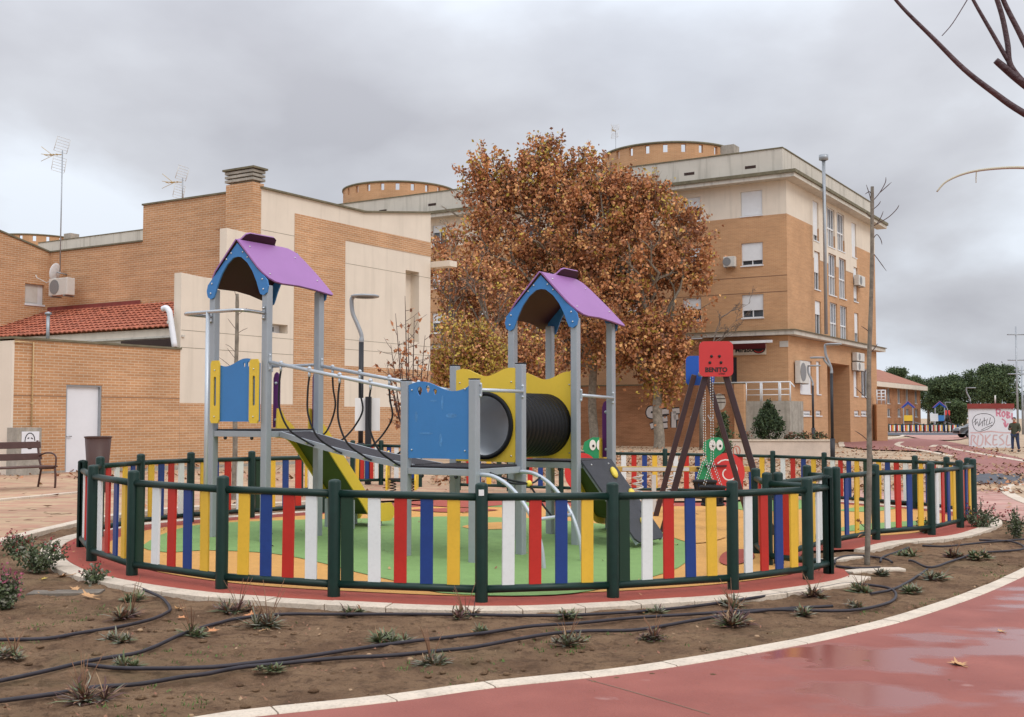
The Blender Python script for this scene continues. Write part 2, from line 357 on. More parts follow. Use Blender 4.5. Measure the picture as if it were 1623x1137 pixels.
def soil_shader():
    m = MATS['soil']; t = m.node_tree; n = t.nodes; l = t.links; n.clear(); o = n.new('ShaderNodeOutputMaterial'); b = n.new('ShaderNodeBsdfPrincipled'); l.new(b.outputs[0], o.inputs[0]); c = n.new('ShaderNodeTexCoord')
    b.inputs['Roughness'].default_value = .96; b.inputs['Specular IOR Level'].default_value = .15
    def nz(s_, d=6, r=.6, loc=(0,0,0)):
        mp_ = n.new('ShaderNodeMapping'); mp_.inputs['Location'].default_value = loc; l.new(c.outputs['Object'], mp_.inputs[0]); x = n.new('ShaderNodeTexNoise'); x.inputs['Scale'].default_value = s_; x.inputs['Detail'].default_value = d; x.inputs['Roughness'].default_value = r; l.new(mp_.outputs[0], x.inputs['Vector']); return x.outputs[0]
    def rng(v, a, b_, c_=0., d_=1.):
        x = n.new('ShaderNodeMapRange'); x.inputs[1].default_value = a; x.inputs[2].default_value = b_; x.inputs[3].default_value = c_; x.inputs[4].default_value = d_; l.new(v, x.inputs[0]); return x.outputs[0]
    def mix(f, a, col):
        x = n.new('ShaderNodeMixRGB'); l.new(f, x.inputs[0]); (l.new(a, x.inputs[1]) if not isinstance(a, tuple) else setattr(x.inputs[1], 'default_value', (*a, 1))); x.inputs[2].default_value = (*col, 1); return x.outputs[0]
    k = mix(rng(nz(1.3, 7), .4, .62), (.36, .225, .13), (.235, .138, .08))
    k = mix(rng(nz(6, 7, .7), .5, .66), k, (.155, .09, .054)); k = mix(rng(nz(22, 6, .75, (3,0,0)), .54, .68, 0, .85), k, (.085, .05, .032)); k = mix(rng(nz(34, 5, .7, (9,4,0)), .60, .70, 0, .8), k, (.36, .25, .165))
    k = mix(rng(nz(.9, 5, .6, (1,8,0)), .56, .7, 0, .35), k, (.12, .115, .05))
    v = n.new('ShaderNodeTexVoronoi'); v.inputs['Scale'].default_value = 42; l.new(c.outputs['Object'], v.inputs['Vector']); k = mix(rng(v.outputs['Distance'], .06, .1, .75, 0), k, (.38, .30, .22))
    l.new(k, b.inputs['Base Color'])
    p1 = n.new('ShaderNodeBump'); p1.inputs['Strength'].default_value = 1; p1.inputs['Distance'].default_value = .05; l.new(nz(22, 8, .8), p1.inputs['Height'])
    p2 = n.new('ShaderNodeBump'); p2.inputs['Strength'].default_value = .8; p2.inputs['Distance'].default_value = .015; l.new(nz(110, 4, .7), p2.inputs['Height']); l.new(p1.outputs[0], p2.inputs['Normal']); l.new(p2.outputs[0], b.inputs['Normal'])
soil_shader()
# far base sheet
drape('ground', [[(-900, 8), (900, 8), (900, 1800), (-900, 1800)], [(-900, -200), (900, -200), (900, 8), (-900, 8)]], 'sand_pavers', -.06)
# soil bed: real relief
def soil():
    mb = MB(); vs = []; nx, ny = 480, 460
    X0, X1, Y0, Y1 = -10.5, 12.5, 3.2, 20.5
    for j in range(ny+1):
        y = Y0+(Y1-Y0)*(j/ny)**1.5
        for i in range(nx+1):
            x = X0+(X1-X0)*i/nx
            n_ = noise.noise(Vector((x*1.1, y*1.1, 0)))*.028+noise.noise(Vector((x*4.3, y*4.3, 3)))*.016+noise.noise(Vector((x*13, y*13, 7)))*.014+max(0, noise.noise(Vector((x*9, y*9, 11)))-.15)*.03
            vs.append((x, y, g(x, y)-.012+n_))
    mb.add(vs, [(j*(nx+1)+i, j*(nx+1)+i+1, (j+1)*(nx+1)+i+1, (j+1)*(nx+1)+i) for j in range(ny) for i in range(nx)], 0, True)
    return struct(mb.build('soil_bed', m_soilA))
soil()
# fence posts, world (x, y)
FRONT = [(-4.86,12.69), (-4.32,11.56), (-3.58,10.6), (-2.55,9.89), (-1.52,9.57), (-.26,9.41), (.87,9.75), (2.02,10.35), (2.89,11.05), (3.24,11.5)]
_px = [(128.8,870),(145,892.5),(209,915.5),(351,937),(529,949.5),(763,958.4),(971.6,951),(1162,938),(1281,922),(1313.5,912.5)]
FRONT = [tuple(G(*p)[:2]) for p in _px]
def XD(px, d): return ((px-811.5)/FPX*d/math.cos(TH)*1.0, d)
LB_ = [XD(515,17.9), XD(401,16.9), XD(305,16.1), XD(226,15.2), XD(162,14.1)]
RIGHT = [XD(1276.6,14.3), XD(1322,13.9), XD(1384,14.9), XD(1471.5,15.6), XD(1516.6,16.7), XD(1538,17.8), XD(1530,19.0), XD(1497,20.1), XD(1447,21.1), XD(1376,21.9), XD(1304,22.9), XD(1223,23.8), XD(1138,24.4), XD(1053,24.6), XD(971,24.6), XD(889,24.6), XD(807,24.6), XD(727,24.4)]
PB, PA = XD(1213.4, 12.15), XD(1195.6, 13.2)
BACK = [XD(478,21.5), XD(520,23.4), XD(560,25.0), XD(605,25.4), XD(666,25.0)]
outline = LB_+FRONT+[PB, PA]+RIGHT
def offs(poly, d):      # offset open polyline to its right side
    o = []
    for i, p in enumerate(poly):
        a = Vector(poly[max(i-1, 0)][:2]); b = Vector(poly[min(i+1, len(poly)-1)][:2]); t = (b-a).normalized(); o.append((p[0]+t.y*d, p[1]-t.x*d))
    return o
left_in = [tuple(p[:2]) for p in cr([(*p, 0) for p in LB_+FRONT], 5)]
right_in = [tuple(p[:2]) for p in cr([(*p, 0) for p in RIGHT[1:11]], 5)]
# direction of travel is counter-clockwise seen from above (left back -> front -> right): outside is on the right
leftR = offs(left_in, .21); rightR = offs(right_in, .21)
# rubber floor
back_edge = [(6.6, 22.6), (5.6, 22.9), (4.0, 22.3), (2.0, 21.9), (0, 21.5), (-1.6, 20.6), (-2.6, 19.4)]
rub = leftR+[(3.45, 11.9), (3.1, 12.5), (3.45, 13.5)]+rightR+back_edge
drape('rubber_floor', [rub], 'red_rubber', .022)
inn = offs(left_in, -.28)[2:-3]+[(3.0,12.0),(3.2,13.6)]+offs(right_in, -.25)[2:-3]+[(5.6,21.8),(3.8,21.3),(1.0,20.6),(-1.2,19.8),(-2.4,18.2)]
drape('rubber_floor', [inn], 'yellow_rubber', .028)
def blob(pts, n=6): return [tuple(p[:2]) for p in cr([(*p, 0) for p in pts], n, True)]
greens = [P2((228,868),(300,838),(430,829),(600,825),(720,822),(800,824),(860,826),(990,838),(1075,850),(1092,875),(1075,905),(960,938),(850,950),(700,946),(624,926),(564,912),(504,896),(430,882),(330,877),(262,880))]
greens += [P2((735,800),(800,797),(850,801),(830,806),(760,806)), P2((1345,846),(1470,834),(1480,828),(1400,832),(1340,838)), P2((1155,800),(1260,795),(1300,801),(1250,812),(1180,812)), P2((1330,812),(1370,806),(1420,808),(1380,814))]
drape('rubber_floor', [blob(b, 4) for b in greens], 'green_rubber', .034)
drape('rubber_floor', [blob(P2((735,838),(790,832),(830,836),(800,843),(750,843)), 4), blob(P2((1060,850),(1130,846),(1150,856),(1100,866)), 4)], 'yellow_rubber', .040)
drape('rubber_floor', [blob(P2((1140,895),(1150,880),(1185,876),(1195,890),(1160,902)), 4), blob(P2((640,800),(760,795),(820,800),(740,808)), 4), blob(P2((650,812),(730,809),(790,812),(720,816)), 4)], 'red_rubber', .040)
# kerb ribbons made of stones
def kerb(line, w, stone=.62, off=.026, side=1, h=.12):
    P_ = [Vector((p[0], p[1])) for p in line]; mb = MB(); L = [0]
    for a, b in zip(P_, P_[1:]): L.append(L[-1]+(b-a).length)
    def at(s_):
        s_ = max(0, min(L[-1], s_))
        for i in range(len(L)-1):
            if s_ <= L[i+1]+1e-9:
                t = (s_-L[i])/max(1e-9, L[i+1]-L[i]); p = P_[i].lerp(P_[i+1], t); d = (P_[min(i+1, len(P_)-1)]-P_[i]).normalized(); return p, d
        return P_[-1], (P_[-1]-P_[-2]).normalized()
    n = max(1, int(L[-1]/stone)); st = L[-1]/n
    for i in range(n):
        dz = rnd.uniform(-.002, .003)+off; k = 3; ring = []
        for j in range(k+1):
            s_ = st*i+.005+(st-.010)*j/k; p, d = at(s_); nn = Vector((d.y, -d.x))*side
            for q_, zz in ((p, -h), (p, dz-.006), (p+nn*.008, dz), (p+nn*(w-.008), dz), (p+nn*w, dz-.006), (p+nn*w, -h)):
                ring.append((q_.x, q_.y, g(q_.x, q_.y)+zz))
        fs = []
        for j in range(k):
            for c_ in range(5):
                a = j*6+c_; fs.append((a, a+1, a+7, a+6))
        fs += [(0, 5, 4, 3, 2, 1), tuple(k*6+c_ for c_ in range(6))]
        mb.add(ring, fs)
    # mortar under the joints
    return struct(mb.build('kerb', 'cream_stone'))
kerb(leftR, .21, .5)
kerb(rightR, .20, .5)
kerb([(3.50,11.75),(3.85,12.0),(4.15,12.05)], .16, .42, side=-1, off=.014); kerb([(3.15,12.5),(3.6,12.75),(4.1,13.2)], .16, .4, side=-1, off=.014)
# red path lower right
pk = P2((250,1160),(347,1137),(600,1110),(760,1088),(1000,1062),(1230,1024),(1330,1003),(1422,980),(1537,941),(1623,903),(1700,862),(1800,815))
pk = [tuple(p[:2]) for p in cr([(*p, 0) for p in pk], 4)]
kerb([p for p in pk], .15, .62, side=1)
pin = offs(pk, .14)
drape('red_path', [pin+[(16, 12), (16, -3), (-3, -3), (-3, 4.2)]], 'red_rubber', .02)
def redpath_mat():
    m = bpy.data.materials.new('wet_red_path'); m.use_nodes = True; MATS['wet_red_path'] = m
    t = m.node_tree; n = t.nodes; l = t.links; b = n['Principled BSDF']
    c = n.new('ShaderNodeTexCoord')
    def nz(s, d=6, loc=(0,0,0), sc=(1,1,1)):
        mp_ = n.new('ShaderNodeMapping'); mp_.inputs['Location'].default_value = loc; mp_.inputs['Scale'].default_value = sc; l.new(c.outputs['Object'], mp_.inputs[0])
        x = n.new('ShaderNodeTexNoise'); x.inputs['Scale'].default_value = s; x.inputs['Detail'].default_value = d; l.new(mp_.outputs[0], x.inputs['Vector']); return x.outputs[0]
    r = n.new('ShaderNodeValToRGB'); l.new(nz(1.7, 8), r.inputs[0])
    r.color_ramp.elements[0].position = .3; r.color_ramp.elements[0].color = (.235, .058, .040, 1); r.color_ramp.elements[1].position = .72; r.color_ramp.elements[1].color = (.325, .094, .066, 1)
    # pale lime bloom in a few spots
    mr = n.new('ShaderNodeMapRange'); mr.inputs[1].default_value = .68; mr.inputs[2].default_value = .8; mr.inputs[4].default_value = .55; l.new(nz(2.6, 9, (7, 3, 0)), mr.inputs[0])
    mx = n.new('ShaderNodeMixRGB'); l.new(mr.outputs[0], mx.inputs[0]); l.new(r.outputs[0], mx.inputs[1]); mx.inputs[2].default_value = (.62, .44, .40, 1)
    # fine grit
    mr3 = n.new('ShaderNodeMapRange'); mr3.inputs[1].default_value = .3; mr3.inputs[2].default_value = .7; mr3.inputs[3].default_value = .86; mr3.inputs[4].default_value = 1.1; l.new(nz(120, 3), mr3.inputs[0])
    vm = n.new('ShaderNodeVectorMath'); vm.operation = 'SCALE'; l.new(mx.outputs[0], vm.inputs[0]); l.new(mr3.outputs[0], vm.inputs['Scale'])
    # standing water: darker, mirror smooth
    pu = n.new('ShaderNodeMapRange'); pu.inputs[1].default_value = .515; pu.inputs[2].default_value = .57; l.new(nz(.62, 4, (2.1, .35, 0), (1, 1.5, 1)), pu.inputs[0])
    pos = n.new('ShaderNodeSeparateXYZ'); l.new(c.outputs['Object'], pos.inputs[0])
    gt = n.new('ShaderNodeMapRange'); gt.inputs[1].default_value = 1.0; gt.inputs[2].default_value = 1.7; l.new(pos.outputs[0], gt.inputs[0])
    mm = n.new('ShaderNodeMath'); mm.operation = 'MULTIPLY'; l.new(pu.outputs[0], mm.inputs[0]); l.new(gt.outputs[0], mm.inputs[1])
    dk = n.new('ShaderNodeMixRGB'); l.new(mm.outputs[0], dk.inputs[0]); l.new(vm.outputs[0], dk.inputs[1]); dk.inputs[2].default_value = (.25, .06, .045, 1)
    l.new(dk.outputs[0], b.inputs['Base Color'])
    ro = n.new('ShaderNodeMapRange'); ro.inputs[3].default_value = .58; ro.inputs[4].default_value = .17; l.new(mm.outputs[0], ro.inputs[0]); l.new(ro.outputs[0], b.inputs['Roughness'])
    b.inputs['Specular IOR Level'].default_value = .36
    bs = n.new('ShaderNodeMapRange'); bs.inputs[3].default_value = .35; bs.inputs[4].default_value = 0.0; l.new(mm.outputs[0], bs.inputs[0])
    bp = n.new('ShaderNodeBump'); bp.inputs['Distance'].default_value = .006; l.new(bs.outputs[0], bp.inputs['Strength']); l.new(nz(140, 3), bp.inputs['Height']); l.new(bp.outputs[0], b.inputs['Normal'])
    return m
for o in C.objects:
    if o.name.startswith('red_path'): o.data.materials[0] = redpath_mat()
jl = [G(*p) for p in ((930,1083),(985,1098),(1050,1117),(1125,1139))]; mbj = MB(); mbj.v = []
for a_, b_ in zip(jl, jl[1:]): mbj.add([(a_.x-.004, a_.y, a_.z+.0225), (a_.x+.004, a_.y, a_.z+.0225), (b_.x+.004, b_.y, b_.z+.0225), (b_.x-.004, b_.y, b_.z+.0225)], [(0,1,2,3)])
struct(mbj.build('path_joint', 'coping'))
# paving left and behind
lk = [tuple(p[:2]) for p in cr([(*p, 0) for p in P2((-160,912),(0,866),(60,850),(120,835),(170,824),(260,812),(340,806),(450,801),(530,797))], 4)]
kerb(lk, .17, .7, side=-1, off=.05)
lkb = offs(lk, -.16)
drape('paving', [lkb+[(-3.2,19.9),(-1.8,21.2),(0,22.1),(2,22.4),(3.8,22.9),(5.2,23.6),(6.9,23.2),(7.8,26),(7.8,27),(-26,27),(-26,12.5)]], 'pavers', .012)
kerb(P2((-120,806),(0,795),(60,789),(120,783),(180,780)), .12, .9, off=.05)
drape('paving', [[(-26,27.02),(30,27.02),(30,31),(-26,31)]], 'pavers', .010)
# paving right of the playground
kr = [tuple(p[:2]) for p in cr([(*p, 0) for p in P2((1800,845),(1623,808),(1560,800),(1540,790))], 4)]
drape('paving', [[(7.9,18.2),(8.3,17.0),(9.6,16.2),(14,16.2),(22,16.2),(22,26.8),(8.0,26.8),(7.4,24.6),(7.7,23.2),(7.95,20.5)]], 'pink_pavers', .012)
ar = P2((1500,768),(1700,770),(1700,753),(1500,751)); drape('asphalt_lane', [ar], 'asphalt', .020)
redfar = [P2((1500,751),(1700,753),(1700,738),(1623,728),(1560,712),(1500,700),(1455,695),(1400,698),(1398,703),(1440,708),(1490,716),(1510,724),(1520,735),(1500,745))]
mat('faded_red', (.30, .125, .105), .85, .15, 1.5, .2, 60, dirt=.2); drape('far_red_path', [blob(redfar[0], 3)], 'faded_red', .016)
redB = P2((1330,706),(1345,699),(1400,700),(1440,706),(1480,712),(1480,716),(1420,714),(1370,712))
drape('far_red_path', [blob(redB, 3)], 'faded_red', .018)
redC = P2((1400,686),(1460,683),(1520,684),(1535,690),(1520,697),(1470,697),(1440,692)); drape('far_red_path', [blob(redC, 3)], 'pink_pavers', .018)
def kl(pts, w=.35): kerb([tuple(p[:2]) for p in cr([(*p, 0) for p in P2(*pts)], 4)], w, 1.2, off=.03)
kl([(1623,733),(1560,722),(1505,712),(1490,706),(1482,709)]); kl([(1502,724),(1475,718),(1440,712),(1420,707),(1418,704),(1425,701)])
kl([(1330,708),(1330,701),(1345,697)]); kl([(1623,800),(1600,790),(1585,779),(1590,771),(1623,768)], .25); kl([(1390,697),(1420,693),(1430,690)])
drape('sand_bed', [blob(P2((1660,800),(1606,788),(1592,779),(1598,773),(1660,770)), 4)], 'sand_pavers', .022)
drape('grey_paving', [P2((1400,690),(1560,690),(1560,686),(1400,686))], 'asphalt', .022)
# ================================================================== FENCES
def fence(name, label, post_xy, patterns, group, skip=(), ph=1.0, closed=False):
    c = post_xy[len(post_xy)//2]; root = thing(name, label, 'fence', (c[0], c[1], g(*c)), 0, group)
    for i, p in enumerate(post_xy):
        z = g(*p); mb = MB(); mb.lathe([(.054, -.02), (.054, ph-.02), (.05, ph-.006), (.03, ph+.004), (.001, ph+.008)], (p[0], p[1], z), 18); po = mb.build('post', 'green_paint', root, True)
    for i, (a, b) in enumerate(zip(post_xy, post_xy[1:])):
        pat = patterns[i] if i < len(patterns) else 'WRBY'
        if pat is None: continue
        A = Vector((*a, g(*a))); B = Vector((*b, g(*b)))
        for h in (.125, .885):
            MB().tube([A+Vector((0,0,h)), B+Vector((0,0,h))], .033, 12).build('rail', 'green_paint', root, True)
        d = (B-A); L = Vector((d.x, d.y)).length; dn = Vector((d.x, d.y, 0)).normalized(); nn = Vector((-dn.y, dn.x, 0))
        n = len(pat)
        if pat[0] == 'G' and n == 5: fr = [.09, .274, .453, .632, .816]
        elif pat[-1] == 'G' and n == 5: fr = [.184, .368, .547, .726, .91]
        else: fr = [(k+1)/(n+1) for k in range(n)]
        for f_, ch in zip(fr, pat):
            p = A+d*f_; w = .054 if L > .9 else .054*L/.9
            p = p+dn*rnd.uniform(-.004, .004); tl_ = rnd.uniform(-.004, .004); mb = MB(); mb.obox(p+Vector((0,0,.505+rnd.uniform(-.003, .003))), dn*w, nn*.011, Vector((0,0,.365))+dn*tl_); mb.build('slat', SL[ch], root, True, bev=.004)
    return root
fence('playground_fence', 'long colourful slatted fence curving round the near side of the play area, dark green posts', FRONT, ['WRBY','WRBY','GWRBY','YBRW','GWRBY','WRBY','GWRBY','WRBY','W'], 'colourful playground fences')
fence('playground_fence', 'slatted fence curving behind the left tower and its slide on the left side', [FRONT[0]]+[(p[0]*1.0, p[1]) for p in LB_[::-1]], ['YB','RWYB','YBRW','YBRW','GYBRW'], 'colourful playground fences')
fence('playground_fence', 'short slatted fence angling inward beside the entrance gap right of the near ring', [FRONT[-1], PB, PA], ['WR','WR'], 'colourful playground fences')
fence('playground_fence', 'slatted gate panel bridging the entrance gap between the near and the right fence rings', [(PB[0]+.14, PB[1]+.1), (RIGHT[1][0]-.13, RIGHT[1][1]-.12)], ['BYBYW'], 'colourful playground fences')
fence('playground_fence', 'slatted fence bulging round the right side of the play area and along its back', RIGHT, ['B','BYG','WRBY','WRBY','RBY','YBR','RWBY','WRBY','WRBY','GYBRW','YBRW','YBRW','YBRW','YBRW','YBRW','YBRW','GYBR'], 'colourful playground fences')
fence('playground_fence', 'far slatted fence stretch seen under the sloping bridge, beside the back entrance gap', BACK, ['YBRW','RW','YRBRW','BWRB'], 'colourful playground fences')
mb = MB(); P6 = FRONT[5]; mb.box(P6[0]-.022, P6[0]+.022, P6[1]-.0575, P6[1]-.0545, g(*P6)+.90, g(*P6)+.95); st = mb.build('maker_sticker', 'white_paint', None); tag(st, 'small white sticker near the top of a dark green front fence post', 'sticker')
# ================================================================== PLAY STRUCTURE
S_ = Frame((-.3956, 11.9652, 0), -.57485); LL, G1, G2 = .9087, 2.1275, 1.239
S0 = thing('play_structure', 'large climbing structure with two purple roofed towers, bridge, black tunnel and slides', 'play structure', (S_.o.x, S_.o.y, 0), S_.rz)
def gz(lx, ly): w = S_.w(lx, ly, 0); return g(w.x, w.y)
X1, Y1 = -LL, LL; Y2 = LL+G2; Y3 = 2*LL+G2; X2 = -LL-G1; X3 = -2*LL-G1
DK1, DK2, DK3 = 1.02, 1.02, 1.40
posts = [(0,0,1.95),(X1,0,1.95),(0,Y1,2.15),(X1,Y1,2.15),(0,Y2,2.76),(X1,Y2,2.76),(0,Y3,2.76),(X1,Y3,2.76),(X2,0,3.14),(X3,0,3.14),(X2,Y1,3.14),(X3,Y1,3.14)]
for x, y, h in posts:
    mb = MB(); mb.box(x-.047, x+.047, y-.047, y+.047, gz(x, y), h); po = mb.build('post', 'aluminium', S0, bev=.012)
    if h < 2.5: MB().box(x-.049, x+.049, y-.049, y+.049, h+.001, h+.012).build('post_cap', 'lamp_black', po, bev=.004)
def deck(x0, x1, y0, y1, z):
    d_ = MB().box(x0+.02, x1-.02, y0+.02, y1-.02, z-.012, z+.008).build('deck', 'deck_black', S0, bev=.003)
    mb = MB()
    for a, b, c, d in ((x0+.048, x1-.048, y0-.03, y0+.012), (x0+.048, x1-.048, y1-.012, y1+.03)): mb.box(a, b, c, d, z-.085, z-.014)
    for a, b, c, d in ((x0-.03, x0+.012, y0+.048, y1-.048), (x1-.012, x1+.03, y0+.048, y1-.048)): mb.box(a, b, c, d, z-.085, z-.014)
    mb.build('deck_frame', 'aluminium', S0, bev=.004)
    mb = MB()
    for fx in (.25, .75):
        mb.ball((x0+(x1-x0)*fx, y0-.01, z-.10), .022, 8)
    mb.build('deck_bolts', 'lamp_black', S0)
deck(X1, 0, 0, Y1, DK1); deck(X1, 0, Y2, Y3, DK2); deck(X3, X2, 0, Y1, DK3)
V3 = Vector
def bolts(pts, r=.012, parent=None, m='bolt_steel'):
    mb = MB()
    for p in pts: mb.ball(p, r, 8)
    return mb.build('bolts', m, parent or S0)
def roof(x0, x1, y0, y1, dk, tab):
    ez, az = dk+1.72, dk+2.32; xc = (x0+x1)/2; hw = (x1-x0)/2+.125; sl = math.hypot(hw, az-ez); oy = y0-.085; ly = (y1-y0)+.17
    base = [(0,0),(0,.5),(.02,.6),(.06,.69),(.13,.745),(.22,.765),(.5,.765),(.75,.80),(1.0,.86),(1.035,.86),(1.05,.83),(1.03,.5),(.98,.2),(.93,.07),(.84,.01),(.75,0)]
    base = [(u*ly/1.05, s*sl/.83) for u, s in base]
    for sgn in (1, -1):
        ol = list(base)
        if sgn == -1:
            t0, t1 = tab; ol = [p for p in ol if not (p[1] == 0 and p[0] > t0)]
            ol = ol + [(t1+.07, 0), (t1+.02, -.02), (t1-.01, -.10), (t1-.06, -.125), (t0+.08, -.125), (t0+.03, -.10), (t0, -.02), (t0-.04, 0)]
            ol = [p for i, p in enumerate(ol)]
        U = V3((0, 1, 0)); dn = V3((sgn*hw, 0, ez-az)).normalized(); Nn = dn.cross(U).normalized()
        if Nn.z < 0: Nn = -Nn
        o = V3((xc-sgn*.0, oy, az))+Nn*.012*1.0
        if sgn == 1: o = o+dn*.012
        rp = MB().plate(ol, [], .018, o, U, dn, Nn).build('roof_panel', 'purple_roof_sheen', S0, bev=.003)
        MB().plate([(u, s) for u, s in ol], [], .006, o-Nn*.0125, U, dn, Nn).build('underside_shade', 'maroon_shade', rp)  # added dark sheet, paints the shade beneath each roof panel
        bolts([o+U*u+dn*s+Nn*.012 for u, s in ((.12,.12),(.12,.62),(.95,.62),(.85,.2))], .011, rp)
    for yy in (y0-.058, y1+.058):       # arch gables
        hw2 = (x1-x0)/2; pitch = (az-ez)/hw
        top = az-.035; foot = ez-.0
        ol = [(0, top-dk)]
        ol += [(hw2+.055, ez-dk+.075), (hw2+.075, ez-dk+.0), (hw2+.055, ez-dk-.075), (hw2+.0, ez-dk-.105), (hw2-.055, ez-dk-.085), (hw2-.085, ez-dk-.02)]
        inner = [(hw2-.12, ez-dk+.07), (hw2-.19, ez-dk+.20), (hw2-.28, ez-dk+.31), (.07, ez-dk+.385), (0, ez-dk+.395)]
        r_ = ol+inner; l_ = [(-p[0], p[1]) for p in r_[1:-1]][::-1]
        MB().plate(r_+l_, [], .02, (xc, yy, dk), (1,0,0), (0,0,1), (0,-1,0)).build('gable_arch', 'blue_board', S0, bev=.002)
        if yy < y0: bolts([(xc+s*a, yy-.012, dk+b) for s in (-1, 1) for a, b in ((.10, top-dk-.12), (.18, top-dk-.19),(hw2-.02, ez-dk+.09), (hw2+.0, ez-dk-.03))])
roof(X3, X2, 0, Y1, DK3, (.07, .62)); roof(X1, 0, Y2, Y3, DK2, (.38, .86))
def wave(u0, u1, zt, amp, n=24, ph=0.0, cyc=1.0): return [(u0+(u1-u0)*i/n, zt+amp*math.sin(ph+2*math.pi*cyc*i/n)) for i in range(n+1)]
def drop(cx, cy, w, h): return [(cx+w*math.sin(a)*(.75+.25*math.cos(a)), cy+h*math.cos(a)) for a in [2*math.pi*i/12 for i in range(12)]]
# left tower: blue panel with yellow side boards
z0 = DK3+.09
zw = lambda n_: None
pl = MB().plate([(X3+.05, z0+.01), (X2-.05, z0+.01)]+[(X2-.05-(X2-X3-.1)*i/24, z0+.73+.045*math.cos(2*math.pi*(i/24)*1.15-2.02)) for i in range(25)],
  [drop(X3+.60, z0+.69, .022, .035), drop(X3+.67, z0+.695, .024, .04), drop(X3+.745, z0+.665, .024, .042)], .018, (0,-.06,0), (1,0,0), (0,0,1), (0,-1,0)).build('panel', 'blue_board', S0)
def sideboard(u, w=.155, y=-.085):
    o = [(u-w/2+.02, z0-.01), (u+w/2-.02, z0-.01), (u+w/2, z0+.03), (u+w/2, z0+.72), (u+w/2-.02, z0+.76), (u-w/2+.02, z0+.76), (u-w/2, z0+.72), (u-w/2, z0+.03)]
    h = [(u+.022*math.cos(a), z0+.38+(.16 if math.sin(a) > 0 else -.16)+.022*math.sin(a)) for a in [2*math.pi*i/14 for i in range(14)]]
    b = MB().plate(o, [h], .018, (0, y, 0), (1,0,0), (0,0,1), (0,-1,0)).build('side_board', 'yellow_board', S0, bev=.003)
    bolts([(u, y-.012, z0+.64), (u, y-.012, z0+.07)], .01, b)
sideboard(X3+.12); sideboard(X2-.12)
# platform front blue panel (a-b)
z0 = DK1+.09
pts = [(X1+.05, z0+.0), (-.05, z0), (-.05, z0+.78)]+[(-.05-(LL-.1)*i/30, z0+.775+.055*math.sin(-.1-2*math.pi*(i/30)*.93)) for i in range(1, 31)]
MB().plate(pts, [drop(X1+.20, z0+.725, .045, .050), drop(X1+.31, z0+.745, .036, .042), drop(X1+.41, z0+.715, .032, .034)], .02, (0,-.015,0), (1,0,0), (0,0,1), (0,-1,0)).build('panel', 'blue_board', S0, bev=.002)
bolts([(X1+.1, -.03, z0+.74), (-.1, -.03, z0+.74), (X1+.1, -.03, z0+.09), (-.1, -.03, z0+.09)], .01)
# tunnel panels, discs cut out
TC, TR = DK1+.44, .372
def circ(cx, cz, r, n=40): return [(cx+r*math.cos(2*math.pi*i/n), cz+r*math.sin(2*math.pi*i/n)) for i in range(n)]
for yy in (Y1-.03, Y2+.03):
    pts = [(X1+.045, DK1+.03), (-.045, DK1+.03)]+[(-.045-(LL-.09)*i/30, DK1+1.045+.045*math.sin(.9+2*math.pi*(i/30)*1.25)) for i in range(31)]
    p_ = MB().plate(pts, [circ(X1/2, TC, TR-.02)], .02, (0, yy, 0), (1,0,0), (0,0,1), (0,-1,0)).build('tunnel_panel', 'yellow_board', S0)
    bolts([(X1+.1, yy-.013, DK1+.93), (-.1, yy-.013, DK1+.93), (X1+.1, yy-.013, DK1+.1), (-.1, yy-.013, DK1+.1)], .01, p_)
ny = 16; prof = []; yA, yB = Y1-.06, Y2+.06
for i in range(ny*6+1):
    t = i/(ny*6); y = yA+(yB-yA)*t; prof.append((TR-.004+.016*(abs(math.sin(math.pi*ny*t))**.45), y))
mb = MB(); vs = []; n = 44
for r_, y in prof:
    for k in range(n): a = 2*math.pi*k/n; vs.append((X1/2+r_*math.cos(a), y, TC+r_*math.sin(a)))
mb.add(vs, [(i*n+k, i*n+(k+1) % n, (i+1)*n+(k+1) % n, (i+1)*n+k) for i in range(len(prof)-1) for k in range(n)], 0, True)
tn = mb.build('tunnel', 'tunnel_black', S0)
mb = MB(); vs = []
for y in (yA+.002, yB-.002):
    for k in range(n): a = 2*math.pi*k/n; vs.append((X1/2+(TR-.035)*math.cos(a), y, TC+(TR-.035)*math.sin(a)))
mb.add(vs, [(k, (k+1) % n, n+(k+1) % n, n+k) for k in range(n)], 0, True); mb.build('liner', 'tunnel_inner', tn)
mb = MB(); vs = []
for r_ in (TR-.036, TR+.012):
    for y in (yA-.012, yA+.012):
        for k in range(n): a = 2*math.pi*k/n; vs.append((X1/2+r_*math.cos(a), y, TC+r_*math.sin(a)))
q_ = []
for k in range(n):
    k2 = (k+1) % n; q_ += [(k, k2, 2*n+k2, 2*n+k), (n+k, 3*n+k, 3*n+k2, n+k2), (2*n+k, 2*n+k2, 3*n+k2, 3*n+k), (k, n+k, n+k2, k2)]
mb.add(vs, q_, 0, True); mb.build('rim', 'tunnel_black', tn)
# guard bars
def gbar(a, b, r=.02):
    br_ = MB().tube([a, b], r, 10).build('guard_bar', 'pipe_grey', S0)
    a, b = V3(a), V3(b); d = (b-a).normalized(); mb = MB()
    for e_ in (a, b):
        mb.bar(e_-V3((0,0,.055)), e_+V3((0,0,.055)), .035, .012, up=d); 
        for dz in (-.06, .06): mb.ball(e_+V3((0,0,dz)), .018, 8)
    mb.build('bracket', 'pipe_grey', br_)
gbar((.05, .04, 1.84), (.05, Y1-.04, 1.84)); gbar((.05, Y2+.04, 1.82), (.05, Y3-.04, 1.80)); gbar((X3+.04, Y1+.05, 2.22), (X2-.04, Y1+.05, 2.22))
